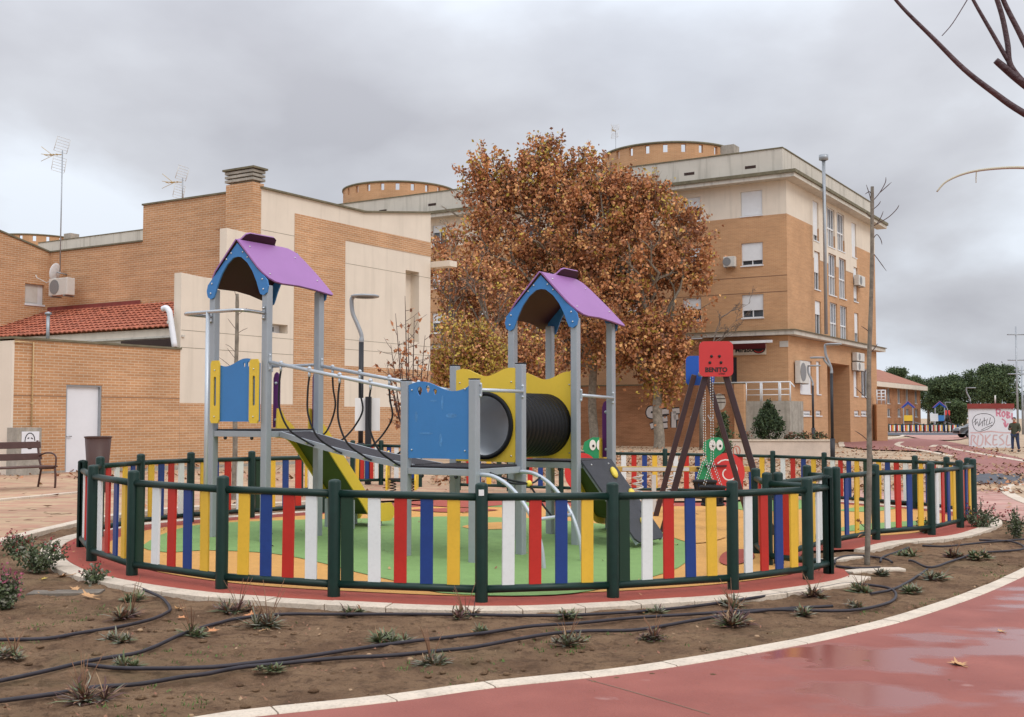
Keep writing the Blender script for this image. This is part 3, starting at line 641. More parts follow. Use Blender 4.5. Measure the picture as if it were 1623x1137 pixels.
# fireman's loop and pole
loop = [(X2, -.05, 2.80), (X2+.04, -.2, 2.80), (X2+.07, -.42, 2.80), (X2+.0, -.5, 2.80), (X2-.15, -.52, 2.80), (X3+.2, -.52, 2.80), (X3+.06, -.5, 2.80), (X3-.01, -.42, 2.80), (X3+.0, -.2, 2.80), (X3, -.05, 2.80)]
lo = MB().tube(cr(loop, 5), .021, 12).build('overhead_loop', 'steel', S0)
mb = MB()
for x in (X2, X3):
    mb.box(x-.02, x+.02, -.062, -.049, 2.72, 2.88)
    for dz in (2.74, 2.86): mb.ball((x, -.065, dz), .02, 8)
mb.build('bracket', 'steel', lo)
xp = (X2+X3)/2; MB().tube([(xp, -.52, gz(xp, -.52)), (xp, -.52, 2.80)], .024, 14).build('slide_pole', 'pipe_grey', S0)
# suspension bridge: deck, rails, rope loops
def bz(t): return DK3-.03+(DK1-.0-DK3+.03)*t-.03*math.sin(math.pi*t)
BX0, BX1 = X2+.05, X1-.05; ns = 9
mb = MB(); mbf = MB()
def bp_(t, y, dz=0): return V3((BX0+(BX1-BX0)*t, y, bz(t)+dz))
for i in range(16):
    a, b = bp_(i/16, .46), bp_((i+1)/16, .46); mb.bar(a, b, .50, .02)
mb.build('bridge_deck', 'deck_black', S0)
for yy in (.20, .72):
    mbf = MB()
    for i in range(16): mbf.bar(bp_(i/16, yy, -.022), bp_((i+1)/16, yy, -.022), .035, .065)
    mbf.build('bridge_beam', 'aluminium', S0)
for yy, zz0, zz1, dy in ((-.0, 2.215, 1.85, 0), (Y1, 2.20, 1.86, 0)):
    ya = yy
    hr = MB().tube([(X2+.04, ya, zz0), (X1-.04, ya, zz1)], .022, 12).build('handrail', 'pipe_grey', S0)
    for e_, zz in ((X2+.052, zz0), (X1-.052, zz1)):
        mb = MB(); mb.box(e_-.006, e_+.006, ya-.02, ya+.02, zz-.10, zz+.10)
        for s in (-.08, .08): mb.ball((e_, ya, zz+s), .018, 8)
        mb.build('bracket', 'pipe_grey', hr)
    lugs = [.11, .325, .545, .76, .95] if yy < .5 else [.11, .32, .54, .75, .95]
    for t in lugs[:-1] if yy > .5 else lugs[:-1]:
        x = X2+(X1-X2)*t; z = zz0+(zz1-zz0)*t; mb = MB(); mb.tube([(x, ya, z-.05), (x, ya, z+.028)], .014, 8); mb.ball((x, ya, z+.025), .026, 8); mb.tube([(x, ya, z-.075), (x, ya, z-.02)], .016, 8)
        mb.build('rope_lug', 'pipe_grey', hr)
    ye = .17 if yy < .5 else .75; sg = -1 if yy < .5 else 1
    for i, t in enumerate(lugs[:-1]):
        x = X2+(X1-X2)*t; z = zz0+(zz1-zz0)*t
        t2 = min(.97, t+.17) if yy < .5 else max(.05, t-.12); xe = BX0+(BX1-BX0)*t2; zb = bz(t2)
        P_ = [(x, ya, z-.07), (x-.005, ya+sg*.02, z-.25), (x+.02, ya+sg*.035, (z+zb)/2-.05), ((x*.55+xe*.45), ya+sg*.03, zb+.16), (xe+(.10 if yy > .5 else -.10), ye+sg*.02, zb+.015), (xe, ye+sg*.01, zb-.03)]
        MB().tube(cr(P_, 5), .0115, 8).build('rope', 'rope_black', S0)
        x2 = BX0+(BX1-BX0)*max(.02, t-.10); 
mb = MB()
for t in (.22, .44, .66, .88):
    for yy in (.17, .75): mb.ball(bp_(t, yy, -.02), .02, 8)
mb.build('rope_clamp', 'bolt_steel', S0)
# slides going out of the back faces
def slide(xc, y0, dk, run):
    w = .27; zt = dk+.06; ze = gz(xc, y0+run)+.27
    path = [(y0, dk-.01), (y0+.18, dk-.03), (y0+.32, dk-.12)]+[(y0+.32+(run-.62)*k/5, dk-.12+(ze-.02-dk+.12)*k/5) for k in range(1, 6)]+[(y0+run-.1, ze-.07), (y0+run+.12, ze-.075)]
    mb = MB()
    P_ = cr([(0, p[0], p[1]) for p in path], 3)
    vs = []
    for p in P_:
        for sx in (-w, w): vs.append((xc+sx, p.y, p.z))
        for sx in (-w, w): vs.append((xc+sx, p.y+.006, p.z-.018))
    fs = []
    for i in range(len(P_)-1):
        a = i*4; fs += [(a, a+1, a+5, a+4), (a+2, a+6, a+7, a+3)]
    mb.add(vs, fs); mb.build('slide_chute', 'olive_plastic', S0)
    th = V3((0, P_[-6].y-P_[6].y, P_[-6].z-P_[6].z)).normalized()
    for sx in (-w-.012, w+.012):
        up = [(p.y, p.z+.15) for p in P_]; dn = [(p.y, p.z-.10) for p in P_]
        up[0] = (y0-.02, dk+.18); up = [(y0+.02, dk+.27), (y0+.10, dk+.24)]+up[3:]
        ol = up+[(P_[-1].y+.05, P_[-1].z+.09), (P_[-1].y+.09, P_[-1].z+.02), (P_[-1].y+.05, P_[-1].z-.05)]+dn[::-1]
        MB().plate(ol, [], .02, (xc+sx, 0, 0), (0,1,0), (0,0,1), (1,0,0)).build('slide_side', 'yellow_board', S0, bev=.003)
    for fy in (run-.62, run-.05):
        zg = gz(xc, y0+fy)
        for sx in (-w+.05, w-.05): MB().box(xc+sx-.025, xc+sx+.025, y0+fy-.025, y0+fy+.025, zg, ze-.06+(0.35 if fy < run-.5 else 0)*.6).build('slide_foot', 'aluminium', S0)
    for sx in (-w-.075, w+.075):
        o = [(-.055, .02), (.055, .02), (.055, .66), (.035, .72), (0, .745), (-.035, .72), (-.055, .66)]
        hb = MB().plate([(p[0], p[1]) for p in o], [], .02, (xc+sx, y0+.075, dk), (1,0,0), (0,0,1), (0,1,0)).build('slide_guard', 'purple_board', S0, bev=.003)
        bolts([(xc+sx, y0+.06, dk+.6), (xc+sx, y0+.06, dk+.12)], .02, hb, 'pipe_grey')
slide((X3+X2)/2, Y1, DK3, 1.55); slide(X1/2, Y3, DK2, 1.2)
# climbing wall on the right face of the far tower
a0 = V3((.03, (Y2+Y3)/2, DK2)); a1 = V3((.78, (Y2+Y3)/2, gz(.8, Y2)+.10)); dv = a1-a0; Lr = dv.length; dn = dv.normalized(); Un = V3((0, 1, 0)); Nn = Un.cross(dn).normalized()
if Nn.x < 0: Nn = -Nn
hwid = LL/2-.075
cl = [(-hwid, 0), (hwid, 0), (hwid, Lr-.1), (hwid-.02, Lr-.03), (hwid-.1, Lr), (-hwid+.06, Lr), (-hwid, Lr-.06)]
cw = MB().plate(cl, [drop(-.12, Lr*.44, .028, .07), drop(.2, Lr*.7, .028, .06)], .02, a0, Un, dn, Nn).build('climbing_wall', 'climb_grey', S0, bev=.003)
bolts([a0+Un*u+dn*.07+Nn*.012 for u in (-.22, .22)], .012, cw)
for u, s in ((.17, .22), (-.2, .62), (.05, Lr*.82), (.25, .55)):
    mb = MB(); mb.ball((0,0,0), .07, 10, sc=(.8, 1.35, .5)); M3 = Matrix((Un, dn, Nn)).transposed(); p0 = a0+Un*u+dn*s+Nn*.03
    rz_ = Matrix.Rotation(.6*u*5, 3, 'Z'); mb.v = [tuple(p0+M3 @ (rz_ @ V3(p))) for p in mb.v]; mb.build('climbing_hold', 'hold_yellow', S0)
mb = MB()
for sx in (-hwid+.06, hwid-.06): mb.bar(a0+Un*sx-Nn*.03, a1+Un*sx-Nn*.03, .04, .04)
mb.build('climbing_wall_rib', 'aluminium', cw)
# arched rope climber on right face of the near platform
mb_ = []
arcs = []
for yy in (.06, Y1-.06):
    P_ = [(.03, yy, DK1-.07), (.22, yy, DK1-.09), (.45, yy, DK1-.22), (.66, yy, DK1-.47), (.78, yy, DK1-.75), (.82, yy, gz(.82, yy))]
    P_ = cr(P_, 6); arcs.append(P_); MB().tube(P_, .022, 12).build('climber_arch', 'pipe_grey', S0)
MB().tube([arcs[0][19], arcs[1][19]], .019, 10).build('climber_rung', 'pipe_grey', S0)
c_ = (arcs[0][11]+arcs[1][11])/2+V3((-.02, 0, .02)); ends = [arcs[0][4], arcs[1][4], arcs[0][15], arcs[1][15]]
e2 = [V3((.03, .25, DK1-.06)), V3((.03, Y1-.25, DK1-.06))]
for q_ in (arcs[0][8], arcs[1][8], (arcs[0][19]+arcs[1][19])/2, e2[0]):
    mid = (q_+c_)/2-V3((0, 0, .02)); MB().tube(cr([q_, mid, c_], 4), .011, 8).build('climber_rope', 'rope_black', S0)
MB().ball(c_, .034, 10).build('rope_joint', 'hold_yellow', S0)
# faint rubbed marks on the blue panel
mat('rubbed_blue', (.075, .235, .50), .6, .3, 20)
for x, z, w, h in ((-.40, .60, .03, .16), (-.28, .46, .15, .05), (-.42, .2, .04, .15), (-.62, .27, .2, .02), (-.75, .45, .04, .12), (-.52, .62, .1, .02)):
    MB().plate(ell(x, DK1+.09+z, w/2, h/2, 14), [], .001, (0,-.0262,0), (1,0,0), (0,0,1), (0,-1,0)).build('rubbed_mark', 'rubbed_blue', S0)
# ================================================================== SWING
def swing():
    A = V3(XD(1135, 15.4)); A = V3((A[0], A[1], g(A[0], A[1]))) if len(A) == 2 else A
    a = XD(1134, 15.4); b = XD(1110, 18.3); za, zb = g(*a), g(*b)
    root = thing('swing_set', 'two-seat toddler swing with brown A-frame legs and red and blue button-shaped end plates', 'swing', ((a[0]+b[0])/2, (a[1]+b[1])/2, (za+zb)/2))
    ax = V3((b[0]-a[0], b[1]-a[1], 0)).normalized(); sd_ = V3((ax.y, -ax.x, 0))
    for P_, z, m, sg in ((a, za, 'red_board', -1), (b, zb, 'swing_blue', 1)):
        top = V3((P_[0], P_[1], 2.33))
        c = 2.34 if sg < 0 else 2.31; s_ = .228; k = .07; o = []
        for qx, qy in ((1, 1), (-1, 1), (-1, -1), (1, -1)):
            for t in range(5):
                an = math.atan2(qy, qx)-R(45)+R(90)*t/4; o.append((qx*(s_-k)+k*math.cos(an), qy*(s_+.01-k)+k*math.sin(an)))
        pc = V3((P_[0], P_[1], c))+ax*sg*(.09)
        pl_ = MB().plate(o, [], .02, pc, sd_, (0,0,1), -ax).build('end_plate', m, root, True, bev=.003)
        mb = MB()
        for u, v in ((-.06,.035),(.045,.035),(-.083,-.05),(.065,-.05)): mb.ball(pc+ax*sg*.012+sd_*u+V3((0,0,v)), .02, 8)
        mb.build('plate_bolt', 'black_text', pl_, True)
        if sg < 0:
            mb = MB(); mb.text('BENITO', .085, pc+ax*sg*.0125+V3((0,0,-.175)), sd_, (0,0,1), -ax, .003, bold=.003); mb.text('urban', .038, pc+ax*sg*.0125+sd_*.075+V3((0,0,-.21)), sd_, (0,0,1), -ax, .003)
            mb.build('lettering', 'black_text', pl_, True)
        for s in (-1, 1):
            tp = V3((P_[0], P_[1], 2.24))+sd_*s*.10; bt = V3((P_[0], P_[1], z))+sd_*s*.74
            MB().bar(tp, bt, .085, .085, up=ax).build('leg', 'brown_post', root, True, bev=.012)
    za_ = 2.25; p0 = V3((a[0], a[1], za_)); p1 = V3((b[0], b[1], za_)); MB().tube([p0, p1], .045, 14).build('top_beam', 'aluminium', root, True)
    for nme, f_ in (('n', .24), ('f', .74)):
        c = p0.lerp(p1, f_); mb = MB()
        for s in (-1, 1):
            mb.tube([c+ax*s*.22+V3((0,0,-.02)), c+ax*s*.22+V3((0,0,-.10))], .02, 8)
        mb.build('chain_hanger', 'bolt_steel', root, True)
        seat_z = .62+(za+zb)/2
        for s in (-1, 1):
            mb = MB(); zz = za_-.09; k = 0
            while zz > seat_z+.40:
                o1 = sd_ if k % 2 else ax; mb.tube([c+ax*s*.21+V3((0,0,zz-.0)), c+ax*s*.21+V3((0,0,zz-.026))], .006, 5); zz -= .038; k += 1
            for t in (-1, 1):
                for q in range(9):
                    p_ = c+ax*s*.21+V3((0,0,zz)); e_ = c+ax*s*.15+sd_*t*.12+V3((0,0,seat_z-za_)); e_ = V3((e_.x, e_.y, seat_z+.02)); a_ = p_.lerp(e_, q/9) if False else V3((p_.x, p_.y, zz)).lerp(e_, q/9)
                    b_ = V3((p_.x, p_.y, zz)).lerp(e_, (q+.68)/9); mb.tube([a_, b_], .006, 5)
            mb.v = [(p[0], p[1], p[2] if p[2] < 3 else p[2]-za_) for p in mb.v]
            mb.build('chain', 'bolt_steel', root, True)
        mb = MB(); cc = V3((c.x, c.y, seat_z)); th_ = [2*math.pi*i/20 for i in range(21)]
        mb.tube([cc+V3((.17*math.cos(t), .15*math.sin(t), .0)) for t in th_], .024, 8); mb.tube([cc+V3((.15*math.cos(t), .14*math.sin(t), -.24)) for t in th_], .02, 8)
        for i in range(0, 20, 2): mb.bar(cc+V3((.17*math.cos(th_[i]), .15*math.sin(th_[i]), 0)), cc+V3((.14*math.cos(th_[i]), .13*math.sin(th_[i]), -.22)), .05, .012)
        mb.lathe([(.001, -.25), (.15, -.25), (.15, -.22), (.001, -.22)], cc, 14); mb.build('bucket_seat', 'rope_black', root, True)
swing()
# ================================================================== SNAIL SEESAW AND SPRING ROCKER
def seesaw():
    d = 19.4; xl, xr = XD(940, d)[0], XD(1190, d)[0]; z = g((xl+xr)/2, d); bz_ = z+.76
    root = thing('snail_seesaw', 'spring seesaw with a green and red snail figure at each end', 'seesaw', ((xl+xr)/2, d, z))
    MB().box(xl, xr, d-.05, d+.05, bz_-.045, bz_+.045).build('beam', 'wood_yellow', root, True, bev=.01)
    MB().box(XD(985, d)[0], XD(1090, d)[0], d-.064, d-.052, bz_-.03, bz_+.03).build('beam_sleeve', 'spring_white', root, True)
    MB().box(XD(985, d)[0], XD(1090, d)[0], d+.052, d+.064, bz_-.03, bz_+.03).build('beam_sleeve', 'spring_white', root, True)
    for px in (1010, 1058):
        x = XD(px, d)[0]; P_ = [(x+.085*math.cos(t), d+.085*math.sin(t), z+.06+.60*t/(2*math.pi*6)) for t in [2*math.pi*6*i/90 for i in range(91)]]
        MB().tube(P_, .013, 6).build('spring', 'spring_white', root, True)
    x = XD(1035, d)[0]; MB().box(x-.035, x+.035, d-.035, d+.035, z, z+.66).build('stand', 'spring_white', root, True); 
    for sgn, px in ((-1, 941), (1, 1129)):
        x = XD(px, d)[0]; f_ = 1
        fg = thing_part = MB().plate([(-.30,-.30),(-.27,-.12),(-.20,.02),(-.12,.12),(-.20,.24),(-.17,.36),(-.10,.40),(-.03,.44),(.08,.44),(.16,.40),(.20,.30),(.17,.22),(.10,.15),(.05,.05),(0,-.1),(.1,-.3)], [], .02, (x, d-.09, bz_+.10), (1,0,0), (0,0,1), (0,-1,0)).build('snail_body', 'figure_green', root, True, bev=.003)
        sh = MB().plate(ell(0, 0, .29, .33, 26), [], .022, (x+.22*sgn, d-.115, bz_-.05), (1,0,0), (0,0,1), (0,-1,0)).build('snail_shell', 'red_board', root, True)
        sp_ = [(.028*t*math.cos(t*1.0)*.9, .030*t*math.sin(t*1.0)*.9) for t in [i*.35 for i in range(6, 26)]]
        MB().stroke(sp_, .022, (x+.22*sgn, d-.128, bz_-.05), (1,0,0), (0,0,1)).build('spiral_mark', 'white_paint', sh, True)
        for ex in (-.03, .09):
            ey = MB().plate(ell(ex, .35, .055, .09, 16), [], .014, (x, d-.108, bz_+.06), (1,0,0), (0,0,1), (0,-1,0)).build('eye', 'white_paint', root, True)
            MB().plate(ell(ex+.01, .335, .02, .024, 10), [], .006, (x, d-.118, bz_+.06), (1,0,0), (0,0,1), (0,-1,0)).build('pupil', 'black_text', ey, True)
        MB().box(x-.16, x+.2, d-.16, d+.16, bz_+.046, bz_+.07).build('seat', 'deck_black', root, True)
        MB().tube([(x-.28, d-.2, bz_+.02), (x-.28, d+.2, bz_+.02)], .018, 8).build('foot_bar', 'rope_black', root, True)
seesaw()
def rocker():
    d = 22.8; x0, x1 = XD(616, d)[0], XD(661, d)[0]; xc = (x0+x1)/2; z = g(xc, d)
    root = thing('spring_rocker', 'yellow sided spring rocker with black crossbars near the back entrance', 'spring rocker', (xc, d, z))
    for x in (x0, x1):
        MB().plate([(-.3,.05),(.3,.05),(.34,.3),(.25,.75),(.1,.82),(-.1,.78),(-.28,.5),(-.34,.25)], [ell(0,.45,.09,.12)], .03, (x, d, z+.04), (0,1,0), (0,0,1), (1,0,0)).build('side_panel', 'yellow_board', root, True, bev=.004)
    for zz, m in ((.28, 'deck_black'), (.62, 'rope_black')):
        MB().box(x0, x1, d-.1, d+.1, z+zz, z+zz+.03).build('seat', m, root, True)
    for x in (x0+.1, x1-.1):
        MB().tube([(x+.06*math.cos(t), d+.06*math.sin(t), z+.03+.22*t/(2*math.pi*4)) for t in [2*math.pi*4*i/50 for i in range(51)]], .011, 6).build('spring', 'lamp_black', root, True)
    MB().lathe([(.001,.035),(.2,.03),(.3,.0)], (xc, d, z+.0), 20).build('base_pad', 'red_rubber', root, True)
rocker()
# ================================================================== BUILDINGS
RZB = -math.atan2(.527, .85)
def boxes(root, name, m, lst, bev=0.0):
    for b in lst: MB().box(*b).build(name, m, root, bev=bev)
def hwall(mb, plane, u0, u1, z0, z1, holes, depth=.22, out=1, fixed=0.0, mi=0):
    """wall face with rectangular openings; plane 'y': face y=fixed looking to -y*out, u = x ; plane 'x': face x=fixed looking +x, u = y"""
    us = sorted({u0, u1, *[h[0] for h in holes], *[h[1] for h in holes]}); zs = sorted({z0, z1, *[h[2] for h in holes], *[h[3] for h in holes]})
    us = [u for u in us if u0 <= u <= u1]; zs = [z for z in zs if z0 <= z <= z1]
    def P(u, z, d=0): return (u, fixed+d, z) if plane == 'y' else (fixed-d, u, z)
    for a, b in zip(us, us[1:]):
        for c, d in zip(zs, zs[1:]):
            mu, mz = (a+b)/2, (c+d)/2
            if any(h[0] < mu < h[1] and h[2] < mz < h[3] for h in holes): continue
            mb.add([P(a, c), P(b, c), P(b, d), P(a, d)], [(0, 1, 2, 3)], mi)
    for h in holes:
        a, b, c, d = h
        if b < u0 or a > u1 or d < z0 or c > z1: continue
        c = max(c, z0); d = min(d, z1)
        for q in (((a, c), (b, c)), ((b, c), (b, d)), ((b, d), (a, d)), ((a, d), (a, c))):
            if q[0][1] == q[1][1] and q[0][1] in (z0, z1) and q[0][1] not in (h[2], h[3]): continue
            mb.add([P(*q[0]), P(*q[1]), P(*q[1], depth), P(*q[0], depth)], [(0, 1, 2, 3)], mi)
    return mb
def prism(mb, pts, plane, f0, f1, mi=0):     # polygon (u,z) extruded between f0 and f1 along the other axis
    P = (lambda u, z, f: (u, f, z)) if plane == 'y' else (lambda u, z, f: (f, u, z))
    k = len(pts); vs = [P(u, z, f0) for u, z in pts]+[P(u, z, f1) for u, z in pts]
    return mb.add(vs, [tuple(range(k))[::-1], tuple(range(k, 2*k))]+[(i, (i+1) % k, k+(i+1) % k, k+i) for i in range(k)], mi)
def acunit(root, name, c, along, w=.85, h=.6, d=.32, label=None, cat=None, group=None):
    """air conditioner, centre of its back; along: 'x' or 'y' = direction of its width; sticks out towards -y or +x"""
    t = thing(name, label, cat, (0,0,0), 0, group) if root is None else None
    return t
# ------------------------------------------------ low brick annex with the white door
A_ = Frame((-12.6, 28.7, 0), RZB)
def AX(px, py, v=0.0): p = A_.hit(px, py, 0, v); return p.y, p.z      # on the plane local x = v  -> (y, z)
def AY(px, py, v): p = A_.hit(px, py, 1, v); return p.x, p.z          # on the plane local y = v  -> (x, z)
def bthing(name, label, cat, fr, loc=(0,0,0), group=None):
    w = fr.w(*loc); return thing(name, label, cat, tuple(w), fr.rz, group)
an = bthing('brick_annex', 'low brick annex with a white metal door and a mossy flat top', 'building', A_)
yd0, _ = AX(104.5, 650); yd1, _ = AX(161, 650); zt = 2.42; YA = 5.42
mb = MB(); hwall(mb, 'x', 0, YA, -.3, 3.54, [(yd0, yd1, -.3, zt)], .14)
mb.add([(0,YA,-.3),(-8,YA,-.3),(-8,YA,3.54),(0,YA,3.54)], [(0,1,2,3)]); mb.add([(0,0,3.54),(0,YA,3.54),(-8,YA,3.54),(-8,0,3.54)], [(0,1,2,3)]); mb.add([(-8,0,-.3),(-8,YA,-.3),(-8,YA,3.54),(-8,0,3.54)],[(0,1,2,3)])
mb.build('wall', 'brick_wall', an)
mb = MB(); mb.box(-8, .012, -.06, -.0, -.3, 3.50); mb.build('side_wall', 'cream_render', an)
MB().box(-8.02, .05, -.08, YA+.02, 3.545, 3.60).build('coping', 'coping', an)
_, zj = AX(60, 627); MB().box(-.01, .004, 0, yd0, zj-.02, zj).build('joint', 'joint_dark', an); MB().box(-.01, .004, yd1, YA, zj-.02, zj).build('joint', 'joint_dark', an)
MB().box(-.01, .02, yd1+.02, YA, -.25, .16).build('plinth', 'stained_concrete', an); MB().box(-.01, .02, .0, yd0-.02, -.25, .16).build('plinth', 'stained_concrete', an)
dr = MB().box(-.135, -.10, yd0+.045, yd1-.045, .05, zt-.045).build('door', 'white_door', an)
mb = MB(); mb.box(-.14, -.02, yd0+.002, yd0+.045, .04, zt-.002); mb.box(-.14, -.02, yd1-.045, yd1-.002, .04, zt-.002); mb.box(-.14, -.02, yd0+.047, yd1-.047, zt-.045, zt-.002); mb.build('door_frame', 'zinc', an)
MB().tube([(-.10, yd0+.1, 1.05), (-.05, yd0+.1, 1.05), (-.05, yd0+.23, 1.05)], .014, 6).build('handle', 'steel', dr)
MB().box(-.1, .05, yd0-.02, yd1+.02, -.1, .045).build('threshold', 'stained_concrete', an)
# gas pipe
y1, z1 = AX(10, 541); y2, z2 = AX(51, 543); _, z3 = AX(51, 676)
t = MB().tube([(.05, -.02, z1), (.05, y2, z2), (.05, y2, z3)], .022, 8).build('gas_pipe', 'gas_pipe', an)
mb = MB()
for zz in (1.9, 2.6, 1.2): mb.box(0.003, .085, y2-.03, y2+.03, zz, zz+.03)
mb.build('pipe_clip', 'gas_pipe', t)
# meter cabinet
y1, _ = AX(27, 700, .45); y2, _ = AX(66, 700, .45); _, zc_ = AX(45, 678, .45)
cb_ = bthing('meter_cabinet', 'small concrete meter cabinet with a scribbled white door, standing against the brick annex wall', 'cabinet', A_, (.25, (y1+y2)/2, .1))
y1 -= (y1+y2)/2; y2 = -y1; hh = zc_-.1
MB().box(-.22, .2, y1, y2, -.25, hh).build('housing', 'stained_concrete', cb_, bev=.01)
dd = MB().box(.2, .215, y1+.12, y2-.08, hh*.38, hh-.1).build('door', 'white_door', cb_, bev=.004)
mb = MB(); oo = (.219, (y1+y2)/2, hh*.72); mb.stroke([(.14*math.cos(t_), .2*math.sin(t_)) for t_ in [i*.45 for i in range(14)]], .025, oo, (0,1,0), (0,0,1))
for pts_ in ([(-.07,.06),(-.02,.08)], [(.03,.08),(.08,.05)], [(-.05,-.02),(-.03,-.06)], [(.05,-.02),(.07,-.07)], [(-.03,-.12),(.05,-.12)]): mb.stroke(pts_, .03, oo, (0,1,0), (0,0,1))
mb.build('scribble', 'paint_black', dd)
# ------------------------------------------------ beige and brick main block
mbk = bthing('house_block', 'beige and brick block with a tall slot window and brick chimney, left of the trees', 'building', A_, (0, 5.42, 0))
O5 = 5.42
def q(pts): return [(u-O5, z) for u, z in pts]
YE = 17.9; ZT = 8.88
sy0, sz1 = AX(643, 428); sy1, sz0 = AX(664, 543); wy0, wz1 = AX(430, 513); wy1, wz0 = AX(456, 529.5)
mb = MB(); yt = [(8.68, ZT), (AX(578, 335)[0], ZT+.02), (YE, 9.5)]
hwall(mb, 'x', 8.68-O5, YE-O5, -.3, 8.2, [(sy0-O5, sy1-O5, sz0, sz1), (wy0-O5, wy1-O5, wz0, wz1)], .42)
mb.add([(0, u-O5, z) for u, z in ((8.68, 8.2), (YE, 8.2), (YE, 9.5), (yt[1][0], ZT+.02), (8.68, ZT))], [(0,1,2,3,4)])
mb.add([(0, u-O5, z) for u, z in ((5.42, -.3), (8.68, -.3), (8.68, 7.35), (7.2, 7.4), (7.2, 5.72), (5.42, 5.82))], [(0,1,2,3,4,5)])
mb.add([(0, YE-O5, -.3), (-11, YE-O5, -.3), (-11, YE-O5, 9.5), (0, YE-O5, 9.5)], [(0,1,2,3)])
mb.add([(0, 0, 3.3), (-.3, 0, 3.3), (-.3, 0, 5.82), (0, 0, 5.82)], [(0,1,2,3)]); mb.add([(0, 0, 5.82), (0, 7.2-O5, 5.72), (-.3, 7.2-O5, 5.72), (-.3, 0, 5.82)], [(0,1,2,3)])
mb.add([(0, 7.2-O5, 5.72), (0, 7.2-O5, 7.4), (-.3, 7.2-O5, 7.4), (-.3, 7.2-O5, 5.72)], [(0,1,2,3)]); mb.add([(0, 7.2-O5, 7.4), (0, 8.68-O5, 7.35), (-.6, 8.68-O5, 7.35), (-.6, 7.2-O5, 7.4)], [(0,1,2,3)])
mb.add([(-.3, 0, 3.3), (-.3, 8.68-O5, 3.3), (-.3, 8.68-O5, 5.82), (-.3, 0, 5.82)], [(3,2,1,0)])
mb.build('wall', 'cream_render', mbk)
MB().box(-.60, -.42, sy0-O5-.3, sy1-O5+.3, sz0-.2, sz1+.2).build('slot_back', 'recess_dark', mbk) if False else None
wnd = MB().box(-.41, -.36, wy0-O5+.01, wy1-O5-.01, wz0+.01, wz1-.01).build('window', 'white_door', mbk)
MB().box(-.355, -.35, wy0-O5+.07, wy0-O5+(wy1-wy0)*.62, wz0+.07, wz1-.07).build('pane', 'glass_dark', wnd)
wn2 = MB().box(-.43, -.40, sy0-O5+.002, sy1-O5-.002, sz0+.002, sz1-.002).build('window', 'cream_render', mbk)
MB().box(-.398, -.39, sy0-O5+.02, sy0-O5+.42, sz0+.1, sz1-.1).build('pane', 'glass_dark', wn2)
# brick cladding, 2 cm proud of the render
def clad(name, pxs, th=.02, m='brick_wall'):
    pts = q([AX(*p) for p in pxs]); mb = MB(); prism(mb, pts, 'x', .0, th); return mb.build(name, m, mbk)
def zc2(px, z): u, _ = AX(px, 500); return (u, z)
bp1 = [AX(465.5, 338), AX(682, 385), AX(682, 407.3), AX(546, 380.8)]
yb0, yb1 = AX(465.5, 500)[0], AX(546, 500)[0]
cols = [(yb0, -.3), (yb1, -.3), (yb1, AX(546, 380.8)[1]), (YE-.01, AX(681.5, 407)[1]), (YE-.01, AX(681.5, 384.5)[1]), (yb0, AX(465.5, 338)[1])]
mb = MB(); prism(mb, q(cols), 'x', .0, .02); mb.build('brick_cladding', 'brick_wall', mbk)
zl1, zl0 = AX(545, 580)[1], AX(600, 597)[1]
mb = MB(); prism(mb, q([(yb1+.003, zl0), (YE, zl0), (YE, zl1), (yb1+.003, zl1)]), 'x', .0, .018); mb.build('brick_cladding', 'brick_wall', mbk)
zlb = AX(400, 640.5)[1]
y65 = AX(657, 620)[0]
mb = MB(); prism(mb, q([(yb1+.003, -.3), (YE, -.3), (YE, zl0-.003), (y65, zl0-.003), (y65, zlb-.05), (yb1+.003, zlb-.05)]), 'x', .0, .018); mb.build('brick_cladding', 'brick_wall', mbk)
mb = MB(); prism(mb, q([(5.425, -.3), (yb0-.003, -.3), (yb0-.003, zlb), (5.425, zlb)]), 'x', .0, .018); mb.build('brick_cladding', 'brick_wall', mbk)
boxes(mbk, 'plinth', 'stained_concrete', [(.0, .035, .01, YE-O5, -.3, .12)])
for z_, ya_, yb_ in ((AX(420, 560)[1], 5.45, yb0-.01), (AX(420, 552)[1]+.35, 5.45, yb0-.01), (AX(600, 543)[1], yb1+.01, YE), (AX(600, 558)[1], yb1+.01, YE), (7.55, 8.7, yb0-.01), (7.0, 8.7, yb0-.01), (6.95, yb1+.01, YE)):
    MB().box(-.01, .003, ya_-O5, yb_-O5, z_, z_+.012).build('joint', 'coping', mbk)
# copings
for (ua, za), (ub, zb) in zip(yt, yt[1:]): MB().bar((-.06, ua-O5-.02, za+.03), (-.06, ub-O5, zb+.03), .30, .06).build('coping', 'coping', mbk)
MB().box(-.05, .9, YE-O5+.02, YE-O5+.5, AX(682, 424)[1], AX(682, 424)[1]+.22).build('eave_slab', 'cream_render', mbk)
